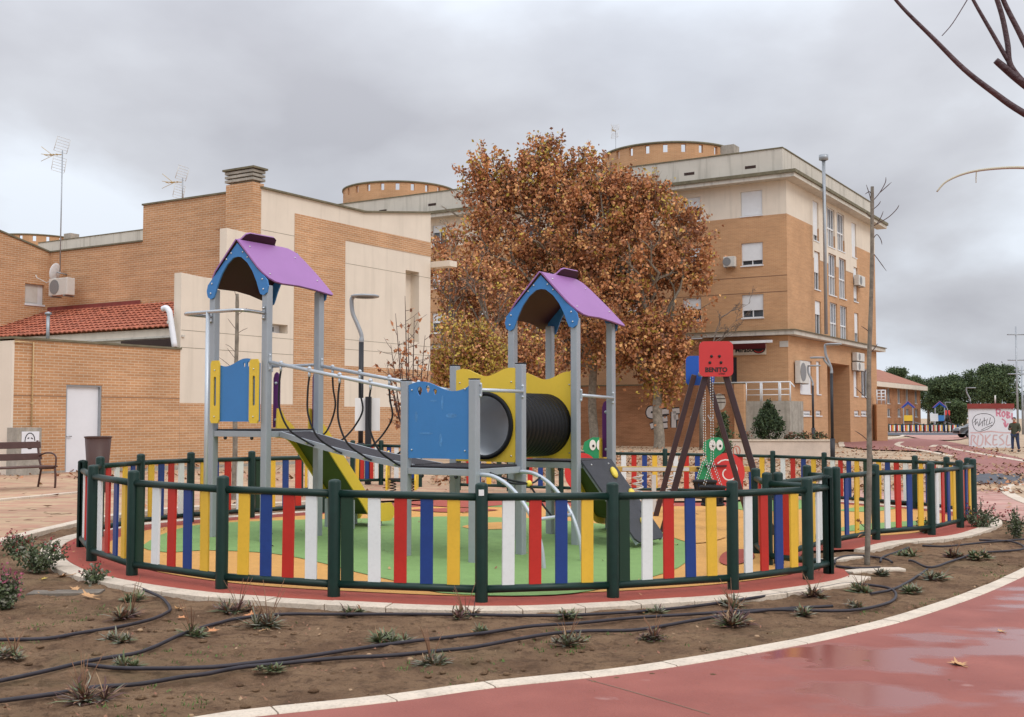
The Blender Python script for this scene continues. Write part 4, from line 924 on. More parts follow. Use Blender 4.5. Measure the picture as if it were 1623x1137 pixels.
# perpendicular brick faces
XW = AY(226, 400, 8.68)[0]; XC = AY(79, 420, 8.68)[0]
mb = MB(); hwall(mb, 'y', XW, 0, 3.0, ZT, [], .1, fixed=8.68-O5); mb.add([(XW, 8.68-O5, 7.6), (XW, 13, 7.6), (XW, 13, ZT), (XW, 8.68-O5, ZT)], [(0,1,2,3)])
mb.add([(0, 8.68-O5, ZT), (0, YE-O5, ZT), (XW, YE-O5, ZT), (XW, 8.68-O5, ZT)], [(0,1,2,3)])
mb.build('wall', 'brick_wall', mbk)
mb = MB(); mb.box(XC, XW-.005, 8.68-O5+.0, 8.68-O5+6, 2.5, 7.62); mb.build('wall', 'brick_wall', mbk)
MB().box(XW-.03, 0.0, 8.68-O5-.05, 8.68-O5+.25, ZT+.002, ZT+.06).build('coping', 'coping', mbk); MB().box(XC, XW-.04, 8.68-O5-.05, 8.68-O5+.25, 7.625, 7.68).build('coping', 'coping', mbk)
MB().box(-.30, .002, 8.68-O5-.004, 8.68-O5-.001, 7.35, ZT).build('corner_render', 'cream_render', mbk)
# chimney
cx0, _ = AY(357.5, 350, 8.3); cx1, _ = AY(400, 350, 8.3); zc0 = 5.5; _, zc1 = AY(380, 291, 8.3); _, zc3 = AY(380, 272, 8.3)
ch = MB().box(cx0, cx1, 8.3-O5, 8.3-O5+.5, zc0, zc1).build('chimney', 'brick_wall', mbk)
ca = MB(); n_ = 3; hstep = (zc3-zc1)/n_
for i in range(n_): ca.box(cx0-.03, cx1+.03, 8.27-O5, 8.3-O5+.53, zc1+.07+i*hstep, zc1+.07+i*hstep+hstep*.62)
ca.box(cx0+.1, cx1-.1, 8.4-O5, 8.3-O5+.42, zc1, zc3+.05); ca.build('chimney_louvre', 'stained_concrete', ch)
MB().box(cx0-.10, cx1+.10, 8.22-O5, 8.3-O5+.58, zc3+.05, zc3+.11).build('chimney_cap', 'coping', ch)
# left wing: gable wall running towards the camera
wing = bthing('brick_wing', 'brick side wing with a sloping parapet and one shuttered window, at the far left', 'building', A_, (XC, 8.68, 0))
zg = lambda u: 7.62+(-u)*.245
wy0, wz1 = AX(40, 449, XC); wy1, wz0 = AX(70, 484, XC); wy0 -= 8.68; wy1 -= 8.68
mb = MB(); hwall(mb, 'x', -7, -.002, 2.5, 7.6, [(wy0, wy1, wz0, wz1)], .16); mb.add([(0,-7,7.6),(0,0,7.6),(0,0,7.62),(0,-7,zg(-7))],[(0,1,2,3)]); mb.add([(0,-7,2.5),(-6,-7,2.5),(-6,-7,zg(-7)),(0,-7,zg(-7))],[(0,1,2,3)])
mb.build('wall', 'brick_wall', wing)
MB().bar((-.1, -7, zg(-7)+.03), (-.1, .0, zg(0)+.03), .3, .06).build('coping', 'coping', wing)
w_ = MB().box(-.15, -.11, wy0+.005, wy1-.005, wz0+.005, wz1-.005).build('window', 'shutter_white', wing)
MB().box(-.108, -.10, wy0+.08, wy1-.22, wz0+.06, wz1-.04).build('shutter', 'ac_white', w_); MB().box(-.1, .03, wy0-.02, wy1+.02, wz0-.06, wz0).build('sill', 'shutter_white', w_)
# tiled roof
def tiles(root, x0, x1, ya, za, yb, zb, m='roof_tile', pitch=.235, rows=None, name='roof'):
    L_ = math.hypot(yb-ya, zb-za); rows = rows or int(L_/.34); nx = int((x1-x0)/pitch*8); vs = []; fs = []; up = V3((0, -(zb-za), (yb-ya)))/L_; dn = V3((0, (yb-ya), (zb-za)))/L_
    ring = []
    for r_ in range(rows):
        for e_ in (0, 1):
            for i in range(nx+1):
                x = x0+(x1-x0)*i/nx; ph = (x/pitch+(0.0))%1; h = .045*abs(math.sin(math.pi*ph))**.8+.012*noise.noise(V3((x*4, r_*3.1, 0)))
                s_ = L_*(r_+e_)/rows+ (-.05 if e_ == 0 else 0); p = V3((x, ya, za))+dn*s_+up*(h+(.05 if e_ == 0 else .012)); vs.append(tuple(p))
    w_ = nx+1
    for r_ in range(rows):
        a = 2*r_*w_
        for i in range(nx): fs.append((a+i, a+i+1, a+w_+i+1, a+w_+i))
        if r_:
            b = a-w_
            for i in range(nx): fs.append((b+i, b+i+1, a+i+1, a+i))
    # front edge thickness
    k = len(vs)
    for i in range(nx+1): p = vs[i]; vs.append((p[0], p[1]+.01, p[2]-.035))
    for i in range(nx): fs.append((k+i, k+i+1, i+1, i))
    mb = MB(); mb.add(vs, fs, 0, False); return mb.build(name, m, root)
tr = bthing('tiled_lean_to', 'red pantile lean-to roof on a cream wall between the annex and the tall brick wall', 'building', A_, (0, 5.42, 0))
tiles(tr, -13, -.32, .05, 4.22, 3.25, 5.42)
MB().box(-13, -.32, .10, .16, 3.5, 4.20).build('wall', 'cream_render', tr)
MB().box(-13, .06, .02, .12, 3.92, 3.98).build('gutter', 'grey_render', tr)
for x in range(4): MB().box(-4.2-x*1.0, -3.9-x*1.0, .06, .099, 3.6, 3.9).build('skylight', 'ac_grille', tr)
MB().bar((-13, 3.2, 5.47), (-5.6, 3.2, 5.47), .02, .25).build('flashing', 'roof_flashing', tr); MB().bar((-5.5, 3.2, 5.3), (-.33, 3.2, 5.3), .02, .22).build('flashing', 'roof_flashing', tr)
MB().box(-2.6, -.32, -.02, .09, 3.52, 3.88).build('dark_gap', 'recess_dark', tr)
# white vent pipe
x0_, z0_ = AY(277, 549, 5.2); x1_, z1_ = AY(268, 500, 5.2); 
vp = bthing('vent_pipe', 'white plastic vent pipe with a bent top rising from the annex roof', 'pipe', A_, (x0_, 5.2, 3.6))
MB().tube(cr([(0, 0, 0), ((x1_-x0_)*.8, 0, z1_-3.6-.05), ((x1_-x0_), 0, z1_-3.6+.12), ((x1_-x0_)-.12, 0, z1_-3.6+.22), ((x1_-x0_)-.27, 0, z1_-3.6+.20)], 5), .085, 14).build('pipe', 'white_door', vp)
MB().lathe([(.1, -.04), (.1, .04)], ((x1_-x0_)*.78, 0, (z1_-3.6)*.78), 14).build('collar', 'ac_white', vp)
x2_, _ = AY(76, 520, 3.2); gp = bthing('flue_pipe', 'thin grey steel flue standing on the brick annex left of the door', 'pipe', A_, (x2_, 3.2, 3.58)); MB().tube([(0,0,0),(0,0,.95)], .05, 10).build('pipe', 'zinc', gp); MB().lathe([(.001,1.06),(.1,1.02),(.1,.98),(.04,.95)], (0,0,0), 10).build('cowl', 'zinc', gp)
# wall mounted things
def ac(fr, c, face, w, h, d=.34, label='', group=None, grille=1):
    """c = centre on the wall (local). face '-y' or '+x'"""
    t = bthing('air_conditioner', label, 'air conditioner', fr, c, group)
    def B(u0, u1, v0, v1, z0, z1): return (u0, u1, -v1, -v0, z0, z1) if face == '-y' else (v0, v1, u0, u1, z0, z1)
    MB().box(*B(-w/2, w/2, .08, .08+d, -h/2, h/2)).build('casing', 'ac_white', t, bev=.02)
    mb = MB(); r_ = h*.42
    if face == '-y': mb.plate(ell(-w*.18, 0, r_, r_), [], .01, (0, -.09-d, 0), (1,0,0), (0,0,1), (0,-1,0))
    else: mb.plate(ell(-w*.18*grille, 0, r_, r_), [], .01, (.09+d, 0, 0), (0,1,0), (0,0,1), (1,0,0))
    mb.build('fan_grille', 'ac_grille', t)
    for s in (-1, 1): MB().box(*B(s*w*.35-.02, s*w*.35+.02, .0, .1+d, -h/2-.05, -h/2-.004)).build('bracket', 'ac_grille', t)
    return t
def acpx(fr, plane, val, px0, px1, py0, py1, face, label, group=None):
    p = fr.hit(px0, (py0+py1)/2, plane, val); q_ = fr.hit(px1, (py0+py1)/2, plane, val); m_ = (p+q_)/2; zt_ = fr.hit((px0+px1)/2, py0, plane, val).z; zb_ = fr.hit((px0+px1)/2, py1, plane, val).z
    w = abs(p.x-q_.x) if plane == 1 else abs(p.y-q_.y); c = (m_.x, m_.y, (zt_+zb_)/2); return ac(fr, c, face, w, zt_-zb_, label=label, group=group)
acpx(A_, 1, 8.3, 93, 122, 443, 470, '-y', 'white air conditioner below the satellite dish on the left brick wall', 'air conditioners')
dx, dz = AY(89, 432, 8.3); di = bthing('satellite_dish', 'white satellite dish on the left brick wall above an air conditioner', 'satellite dish', A_, (dx, 8.3, dz))
mb = MB(); pr = [(r_, .35*r_*r_) for r_ in [i*.055 for i in range(7)]]; mb.lathe(pr+[(.335, .045)]+[(p[0], p[1]+.012) for p in pr[::-1]], (0,0,0), 24)
rot = Matrix.Rotation(R(78), 3, 'Y') @ Matrix.Rotation(0, 3, 'X'); rot = Matrix.Rotation(R(200), 3, 'Z') @ rot; mb.v = [tuple(rot @ V3(p)) for p in mb.v]; mb.build('dish', 'shutter_white', di)
MB().tube([(0,0,-.2),(-.25,-.2,-.38),(-.55,-.4,-.2),(-.58,-.42,-.1)], .018, 6).build('arm', 'ac_white', di); MB().tube([(.05,0,0),(.1,.38,-.05)], .025, 6).build('bracket', 'zinc', di)
def antenna(loc, h, label, s=1.0, yaw=0, name='tv_antenna', group=None, tilt=0):
    t = thing(name, label, 'antenna', tuple(loc), yaw, group)
    MB().tube([(0,0,0),(0,0,h)], .022, 6).build('mast', 'zinc', t)
    zz = h-.15
    mb = MB(); mb.tube([(.0,0,zz),(-1.0*s,0,zz+.05)], .015, 5)
    for k in range(5): x = -.25*s-.17*s*k; mb.tube([(x,-.16*s,zz+.02),(x,.16*s,zz+.02)], .009, 4)
    for dz in (-.16,0,.16): mb.tube([(-.55*s,0,zz),(-1.25*s,0,zz+.1+dz*1.7)], .009, 4)
    mb.build('boom', 'wood_yellow', t)
    mb = MB()
    for sg in (1, -1):
        for yy in (-.42*s, .42*s): mb.tube([(-.1, yy, zz+sg*.1), (.08*s-.25*(sg<0), yy, zz+sg*.75*s)], .012, 4)
        for k in range(6): f_ = k/5; mb.tube([(-.1+(.18*s-.25*(sg<0))*f_, -.42*s, zz+sg*(.1+.65*s*f_)), (-.1+(.18*s-.25*(sg<0))*f_, .42*s, zz+sg*(.1+.65*s*f_))], .007, 4)
    mb.build('reflector', 'ac_white', t)
    return t
px_, pz_ = AY(95, 430, 8.5); w = A_.w(px_, 8.5, pz_); _, ph_ = AY(99, 243, 8.5)
antenna(w, ph_-pz_+.1, 'tall television antenna on a long mast above the satellite dish', .78, R(-20), group='rooftop antennas')
w = D(289, 320, 41); antenna(w, D(289, 291, 41).z-w.z+.2, 'television antenna half hidden behind the brick parapet left of the chimney', .72, R(-20), group='rooftop antennas')
# ------------------------------------------------ apartment block
DA = 68.0
B_ = Frame((.2436*DA, DA, 0), RZB)
def BX(px, py, v=0.0): p = B_.hit(px, py, 0, v); return p.y, p.z
def BY(px, py, v=0.0): p = B_.hit(px, py, 1, v); return p.x, p.z
ap = bthing('apartment_block', 'large five storey brick apartment block with beige top floor and round roof turrets', 'building', B_)
z_par = BY(1247, 233)[1]; z_cor = BY(1249, 284)[1]; z_bei = BY(1251, 338)[1]; z_led = BY(1252, 531)[1]; XL = -72.0; YR = BX(1388, 500)[0]
wins = []   # (x0,x1,z0,z1, kind) on the left face
ca0, ca1 = BY(1174, 320)[0], BY(1208, 320)[0]; cb0, cb1 = BY(1081, 330)[0], BY(1110, 330)[0]
rows_ = [(BY(1190, 342)[1], BY(1190, 303)[1]), (BY(1190, 421)[1], BY(1190, 385)[1]), (BY(1190, 504)[1], BY(1190, 467)[1])]
colsx = [(ca0, ca1), (cb0, cb1)]; step = (ca0-cb0)
xx = cb0
while xx-step > XL+3: xx -= step; colsx.append((xx, xx+(cb1-cb0)))
for ci, (a, b) in enumerate(colsx):
    for ri, (c, d) in enumerate(rows_): wins.append((a, b, c, d, ri, ci))
ay = YR
narrow = [(1289,1298,320,382),(1290,1299,399,459),(1290.5,1300,477,538),(1350,1357.5,354,408),(1352,1358.5,424,478),(1352.5,1359,496,549)]
triple = [(1311.5,1323.5,331,392),(1327,1338.5,339,398),(1312.5,1324.5,403,468),(1329,1340,410,473),(1314,1325.5,480,541),(1330,1341,485,545)]
RW = []
for k, L_ in ((0, narrow), (1, triple)):
    for x0, x1, ya, yb in L_:
        u0 = BX(x0, 400)[0]; u1 = BX(x1, 400)[0]; xm = (x0+x1)/2; RW.append((u0, u1, BX(xm, yb)[1], BX(xm, ya)[1], k))
gl = [(1268,1287,572,624,0),(1294,1300,573,625,0),(1353,1359,585,628,0),(1365,1376,585,629,2)]
GW = [(BX(a, 600)[0], BX(b, 600)[0], BX((a+b)/2, d)[1], BX((a+b)/2, c)[1], k) for a, b, c, d, k in gl]
por = (BX(1311.5, 620)[0], BX(1347, 620)[0], -.5, BX(1330, 577)[1])
vents = [(BX(a, 660)[0], BX(b, 660)[0], BX((a+b)/2, 659)[1], BX((a+b)/2, 651)[1]) for a, b in ((1267,1286),(1293,1302),(1354,1362),(1365,1375))]
mb = MB()
hwall(mb, 'y', XL, 0, z_led+.3, z_bei, [w_[:4] for w_ in wins], .18)
hwall(mb, 'x', 0, YR, z_led+.3, z_bei, [w_[:4] for w_ in RW], .18)
mb.build('upper_wall', 'brick_far', ap)
mb = MB()
hwall(mb, 'y', XL, 0, z_bei, z_cor, [w_[:4] for w_ in wins], .18)
hwall(mb, 'x', 0, YR, z_bei, z_cor, [w_[:4] for w_ in RW], .18)
mb.build('top_wall', 'cream_render', ap)
# beige strip coming lower round the windows of the right face
ya_, yb_ = BX(1288, 400)[0], BX(1357, 400)[0]; zs_ = BX(1320, 398)[1]; mb = MB(); hwall(mb, 'x', ya_, yb_, zs_-1.0, z_bei, [w_[:4] for w_ in RW], .02, fixed=.022); mb.add([(0,ya_,zs_-1),(.022,ya_,zs_-1),(.022,ya_,z_bei),(0,ya_,z_bei)],[(0,1,2,3)]); mb.build('top_wall', 'cream_render', ap)
mb = MB()
dw0, dw1 = BY(1158, 600)[0], BY(1168, 600)[0]; dz1 = BY(1162, 566)[1]; dz0 = BY(1162, 606)[1]
hwall(mb, 'y', XL, 0, -.6, z_led-.02, [(dw0, dw1, dz0, dz1)], .2)
hwall(mb, 'x', 0, YR, -.6, z_led-.02, [w_[:4] for w_ in GW]+[por]+vents, .25); mb.add([(0,YR,-.6),(-14,YR,-.6),(-14,YR,z_cor),(0,YR,z_cor)],[(0,1,2,3)]); mb.add([(0,0,z_cor),(0,YR,z_cor),(XL,YR,z_cor),(XL,0,z_cor)],[(0,1,2,3)])
# portal passage
mb.add([(-.25,por[0],-.5),(-7,por[0],-.5),(-7,por[0],por[3]),(-.25,por[0],por[3])],[(0,1,2,3)]); mb.add([(-.25,por[1],-.5),(-7,por[1],-.5),(-7,por[1],por[3]),(-.25,por[1],por[3])],[(3,2,1,0)]); mb.add([(-.25,por[0],por[3]),(-7,por[0],por[3]),(-7,por[1],por[3]),(-.25,por[1],por[3])],[(3,2,1,0)]); mb.add([(-7,por[0],-.5),(-7,por[1],-.5),(-7,por[1],por[3]),(-7,por[0],por[3])],[(0,1,2,3)])
mb.build('ground_floor_wall', 'brick_far', ap)
# ledge, cornice, attic
def ring(z0, z1, out_, m, name, bev=0):
    mb = MB(); mb.box(XL, out_, -out_, -.003, z0, z1); mb.box(.003, out_, .0, YR+out_, z0, z1); return mb.build(name, m, ap)
ring(z_led-.0, z_led+.26, .55, 'grey_render', 'ledge'); ring(z_led+.262, z_led+.31, .65, 'coping', 'ledge_tile')
ring(z_cor-.02, z_cor+.22, .75, 'grey_render', 'cornice'); ring(z_cor+.222, z_cor+.42, .85, 'coping', 'cornice_tile')
xa0 = BY(990, 280)[0]; xa1 = BY(952, 280)[0]
mb = MB(); mb.box(xa0, -.25, .15, .5, z_cor+.3, z_par); mb.box(-.5, -.25, .5, YR, z_cor+.3, z_par); mb.box(xa0, xa0+.3, .5, 3.0, z_cor+.3, z_par); mb.build('attic_wall', 'grey_render', ap); mb = MB(); mb.box(XL, xa1, .15, .5, z_cor+.3, z_par); mb.build('attic_wall', 'grey_render', ap)
MB().box(xa0-.03, -.22, .10, .55, z_par+.002, z_par+.07).build('attic_coping', 'coping', ap); MB().box(-.55, -.2, .56, YR, z_par+.002, z_par+.07).build('attic_coping', 'coping', ap); MB().box(XL, xa1+.03, .10, .55, z_par+.002, z_par+.07).build('attic_coping', 'coping', ap)
for px in (1091, 1188, 605, 683): 
    x, z = BY(px, 264.5 if px > 1100 else (275 if px > 1000 else 334 if px < 650 else 324)); MB().box(x-.35, x+.35, .142, .149, z-.09, z+.09).build('vent_slot', 'recess_dark', ap)
x = BY(248, 372)[0]
# windows
def window(root, plane, fixed, u0, u1, z0, z1, kind, sh=.6, name='window'):
    def B(a, b, d0, d1, c, d): return (a, b, fixed+d0, fixed+d1, c, d) if plane == 'y' else (fixed-d1, fixed-d0, a, b, c, d)
    fw = .06; mb = MB()
    mb.box(*B(u0+.002, u0+fw, .10, .17, z0+.002, z1-.002)); mb.box(*B(u1-fw, u1-.002, .10, .17, z0+.002, z1-.002)); mb.box(*B(u0+fw, u1-fw, .10, .17, z1-fw, z1-.002)); mb.box(*B(u0+fw, u1-fw, .10, .17, z0+.002, z0+fw))
    if kind == 0 and u1-u0 > .9: mb.box(*B((u0+u1)/2-.03, (u0+u1)/2+.03, .11, .165, z0+fw, z1-fw))
    if kind == 1:
        for k in (1, 2): um = u0+(u1-u0)*k/3; mb.box(*B(um-.045, um+.045, .09, .165, z0+fw, z1-fw))
        zm = z0+(z1-z0)*.47; mb.box(*B(u0+fw, u1-fw, .085, .166, zm-.05, zm+.05))
    f = mb.build(name, 'shutter_white', root)
    MB().box(*B(u0+.01, u1-.01, .172, .178, z0+.01, z1-.01)).build('pane', 'glass_dark' if kind != 1 else 'glass_blue', f)
    if kind == 0 and sh > 0: MB().box(*B(u0+fw-.01, u1-fw+.01, .08, .099, z1-(z1-z0)*sh, z1-.003)).build('shutter', 'shutter_white', f)
    if kind == 1: MB().box(*B(u0+fw, u1-fw, .168, .171, z0+fw, z0+(z1-z0)*.45)).build('lower_panel', 'ac_grille', f)
    MB().box(*B(u0-.04, u1+.04, -.06, .1, z0-.07, z0-.002)).build('sill', 'shutter_white', f)
    return f
shv = {(0,0): .97, (1,0): .78, (2,0): .68, (0,1): .45, (1,1): .4, (2,1): .5}
for a, b, c, d, ri, ci in wins: window(ap, 'y', 0, a, b, c, d, 0, shv.get((ri, ci), [.5, .8, .35, .95][(ri*3+ci) % 4]))
for i, (a, b, c, d, k) in enumerate(RW): window(ap, 'x', 0 if k or True else 0, a, b, c, d, k, [.85, .55, .35, .97, .9, .6][i] if i < 6 else 0)
for a, b, c, d, k in GW: window(ap, 'x', 0, a, b, c, d, 0, 1.0 if k == 0 else 0)
for a, b, c, d in vents: window(ap, 'x', 0, a, b, c, d, 0, 1.0 if b-a < 1 else .6)
dq = MB().box(dw0+.03, dw1-.03, .12, .17, dz0, dz1-.03).build('door', 'glass_dark', ap)
# joints on the left face
for zz in (BY(1210, 386)[1]-2.05, BY(1119, 469.8)[1]): MB().box(XL, -.01, -.004, .01, zz, zz+.05).build('joint', 'joint_dark', ap)
# downpipe with flue
u = BX(1307.5, 400, .95)[0]; zt_ = BX(1307.5, 249, .95)[1]
MB().tube([(.95, u, z_led+.3), (.95, u, zt_)], .11, 12).build('flue', 'lamp_grey', ap); MB().lathe([(.001, .1), (.3, .06), (.3, -.25), (.17, -.3)], (.95, u, zt_), 12).build('flue_cap', 'zinc', ap)
# round turrets
def turret(px, setback, rad, ztop, d, nm):
    f = B_.hit(px, 300, 1, setback); c = (f.x, f.y)
    n = 96; h = 2.9 if rad > 3 else 2.5; z0 = z_cor+.425; mb = MB()
    hz0, hz1 = ztop-.58, ztop-.06
    for k in range(n):
        a0_, a1_ = 2*math.pi*k/n, 2*math.pi*(k+1)/n; hole = k % 4 == 1
        P = lambda a, z, r_=rad: (c[0]+r_*math.cos(a), c[1]+r_*math.sin(a), z)
        segs = [(z0, hz0), (hz1, ztop)] if hole else [(z0, ztop)]
        for a, b in segs:
            mb.add([P(a0_, a), P(a1_, a), P(a1_, b), P(a0_, b)], [(0,1,2,3)], 0, False)
            mb.add([P(a0_, a, rad-.22), P(a1_, a, rad-.22), P(a1_, b, rad-.22), P(a0_, b, rad-.22)], [(3,2,1,0)], 0, False)
        if hole:
            for aa in (a0_, a1_): mb.add([P(aa, hz0), P(aa, hz1), P(aa, hz1, rad-.22), P(aa, hz0, rad-.22)], [(0,1,2,3)])
            mb.add([P(a0_, hz0), P(a1_, hz0), P(a1_, hz0, rad-.22), P(a0_, hz0, rad-.22)], [(0,1,2,3)]); mb.add([P(a0_, hz1), P(a1_, hz1), P(a1_, hz1, rad-.22), P(a0_, hz1, rad-.22)], [(3,2,1,0)])
    t = mb.build('turret', 'brick_far', ap)
    MB().lathe([(rad-.28, 0.003), (rad+.08, .003), (rad+.08, .13), (rad-.28, .13), (rad-.28, .003)], (c[0], c[1], ztop), 96).build('turret_coping', 'coping', t)
    return c
def trd(px, top, setback, wpx):
    p = B_.hit(px, top, 1, setback); dd_ = B_.w(*p).y; return dd_
for px, top, sb, wpx in ((1061, 229, 5.1, 212), (633, 290.5, 5.0, 178), (62, 373, 5.0, 150)):
    p = B_.hit(px, top, 1, sb); dd_ = B_.w(*p).y; rad = wpx/2/FPX*dd_; zt_ = CAM+(p.z-CAM)*(dd_-rad)/dd_ if True else p.z
    turret(px, sb, rad, p.z-(rad/dd_)*(p.z-CAM)*.92, dd_, '')
# small roof boxes, antennas on the block
p = BY(1155, 236, 4)[0]; MB().box(p-.5, p+.5, 3.6, 4.6, z_par-.2, BY(1155, 232, 4)[1]).build('roof_vent', 'stained_concrete', ap)
p = BY(112, 372, 4)[0]; MB().box(p-.5, p+.5, 3.6, 4.6, z_par-.2, BY(112, 371, 4)[1]).build('roof_vent', 'stained_concrete', ap)
w = B_.w(*B_.hit(976, 245, 1, 3)); antenna((w.x, w.y, w.z-1), D(976, 206, w.y).z-w.z+1, 'thin rooftop antenna left of the big round turret behind the trees', .6, R(60), group='rooftop antennas')
acpx(B_, 1, 0, 1150, 1168, 408, 424, '-y', 'small air conditioner beside a half-shuttered window high on the apartment block', 'air conditioners')
acpx(B_, 0, 0, 1352, 1362, 438, 454, '+x', 'air conditioner near the back corner of the apartment block\'s right face', 'air conditioners')
acpx(B_, 0, 0, 1258, 1272, 573, 608, '+x', 'big double-height air conditioner beside the shuttered ground floor window', 'air conditioners')
acpx(B_, 0, 0, 1349, 1361, 560, 573, '+x', 'upper of two stacked air conditioners under the apartment ledge', 'air conditioners'); acpx(B_, 0, 0, 1349, 1361, 575, 588, '+x', 'lower of two stacked air conditioners under the apartment ledge', 'air conditioners')
# street sign plaque, small lamp, bar sign and awning on the left face
a, z1_ = BY(1236, 541); b, z0_ = BY(1249.5, 550); t = bthing('street_plaque', 'small pale street name plaque at the corner of the apartment block', 'sign', B_, ((a+b)/2, -.03, (z0_+z1_)/2)); MB().box(-(b-a)/2, (b-a)/2, -.02, .02, -(z1_-z0_)/2, (z1_-z0_)/2).build('plate', 'ac_white', t)
a, z1_ = BY(1120, 549, -.12); b, z0_ = BY(1214, 562, -.12); t = bthing('bar_sign', 'cream bar name board reading El Mirador with a dark round emblem, under the awning', 'sign', B_, ((a+b)/2, -.12, (z0_+z1_)/2))
sw, sh_ = (b-a), (z1_-z0_); MB().box(-sw/2, sw/2, -.05, .1, -sh_/2, sh_/2).build('board', 'cream_stone', t)
u_ = BY(1161, 556, -.12)[0]-(a+b)/2; u2_ = BY(1193, 556, -.12)[0]-(a+b)/2
mb = MB(); mb.text('El Mirador', .40, ((u_+u2_)/2, -.056, -.13), (1,0,0), (0,0,1), (0,-1,0), .01, bold=.012); mb.build('lettering', 'black_text', t)
u_ = BY(1203, 553, -.12)[0]-(a+b)/2; em = MB().plate(ell(u_, .05, .42, .3), [], .01, (0,-.056,0), (1,0,0), (0,0,1), (0,-1,0)).build('emblem', 'black_text', t); MB().stroke([(u_+.3*math.cos(i*.3), .03-.2*abs(math.sin(i*.3))) for i in range(1, 10)], .05, (0,-.063,0), (1,0,0), (0,0,1)).build('emblem_band', 'slat_red', em)
a, z1_ = BY(1110, 545, -.9); b, z0_ = BY(1224, 541, -.9); t = bthing('awning', 'folded maroon awning with a white front bar above the bar sign', 'awning', B_, ((a+b)/2, -.5, BY(1170, 543, -.9)[1]))
mat('awning_maroon', (.13, .02, .035), .8); MB().box(-(b-a)/2, (b-a)/2, -.46, -.36, -.08, .08).build('front_bar', 'shutter_white', t); mb = MB(); w_ = (b-a)/2; mb.add([(-w_, -.4, -.05), (w_*.8, -.4, -.05), (w_*.7, .42, -.42), (-w_, .42, -.42), (-w_, -.4, 0.0), (w_*.8, -.4, .0), (w_*.7, .42, .1), (-w_, .42, .1)], [(0,1,2,3),(4,7,6,5),(0,4,5,1),(1,5,6,2),(2,6,7,3),(3,7,4,0)]); mb.build('canvas', 'awning_maroon', t)
# terrace wall, ramp and railing
TW = -2.6
tw = bthing('terrace_wall', 'long brown brick terrace wall with graffiti under the plane trees', 'wall', B_, (BY(1050, 650, TW)[0], TW, 0))
xo = BY(1050, 650, TW)[0]; xe = BY(1182, 650, TW)[0]; zt_ = BY(1050, 611, TW)[1]
MB().box(XL*.9-xo, xe-xo, 0, .3, -.6, zt_).build('wall', 'brick_dark', tw)
MB().box(XL*.9-xo, xe-xo, -.03, .35, zt_+.002, zt_+.08).build('coping', 'coping', tw)
ox = lambda px, py: (BY(px, py, TW)[0]-xo, BY(px, py, TW)[1])
p1 = ox(1140, 632); MB().plate(ell(p1[0], p1[1]-.2, .42, .5), [], .02, (0, -.01, 0), (1,0,0), (0,0,1), (0,-1,0)).build('round_window', 'grey_render', tw)
for k in range(3): MB().box(p1[0]-.38, p1[0]+.38, -.03, -.021, p1[1]-.25+k*.22, p1[1]-.2+k*.22).build('window_bar', 'recess_dark', tw)
gf = MB(); gk = MB()
def letter(mbw, mbk_, strokes, w=.34, f=-.014):
    for s_ in strokes:
        pts_ = [tuple(v[:2]) for v in cr([(*ox(*p), 0) for p in s_], 4)]; mbk_.stroke(pts_, w+.14, (0, f+.006, 0), (1,0,0), (0,0,1)); mbw.stroke(pts_, w, (0, f, 0), (1,0,0), (0,0,1))
letter(gf, gk, [[(1041,648),(1030,649),(1029,658),(1041,661),(1040,672),(1031,676)], [(1060,652),(1048,654),(1047,664),(1058,664)], [(1048,664),(1048,674),(1058,674)], [(1066,652),(1077,651)], [(1068,652),(1068,678)], [(1068,662),(1075,661)]], .30)
gk.build('graffiti_outline', 'paint_black', tw); gf.build('graffiti', 'paint_pale', tw)
mb = MB()
for s_ in ([(1095,660),(1098,668),(1103,662)], [(1122,658),(1127,668),(1131,658)], [(1146,660),(1154,659)], [(1146,668),(1155,667)], [(1112,664),(1118,668)]): mb.stroke([ox(*p) for p in s_], .09, (0, -.012, 0), (1,0,0), (0,0,1))
mb.build('graffiti_scrawl', 'paint_pale', tw)
pp = ox(938, 662); MB().box(pp[0]-.22, pp[0]+.22, -.03, -.003, pp[1]-.3, pp[1]+.3).build('poster', 'paint_pale', tw)
rp = bthing('ramp_wall', 'patchy grey rendered ramp wall with a white tube railing, behind the conifer', 'wall', B_, (BY(1182, 650, TW)[0], TW, 0))
xr = BY(1182, 650, TW)[0]; xr1 = BY(1252, 650, TW)[0]; z2 = BY(1210, 636, TW)[1]
MB().box(.002, xr1-xr, 0, 2.5, -.6, z2).build('wall', 'stained_concrete', rp)
MB().box(-.6, .0, -.3, 0.0, -.6, zt_).build('end_pier', 'brick_far', rp)
mb = MB(); zr = BY(1210, 606, TW)[1]; L_ = xr1-xr
rl = MB(); rl.tube([(-2.5, .1, zr), (L_, .1, zr), (L_+.25, .1, zr-.3)], .045, 6)
for f_ in (.33, .62): rl.tube([(-.0, .1, z2+(zr-z2)*f_), (L_, .1, z2+(zr-z2)*f_)], .03, 6)
for f_ in (0, .33, .36, .75, .78, 1.0): rl.tube([(L_*f_, .1, z2), (L_*f_, .1, zr)], .045, 6)
rl.build('railing', 'shutter_white', rp)
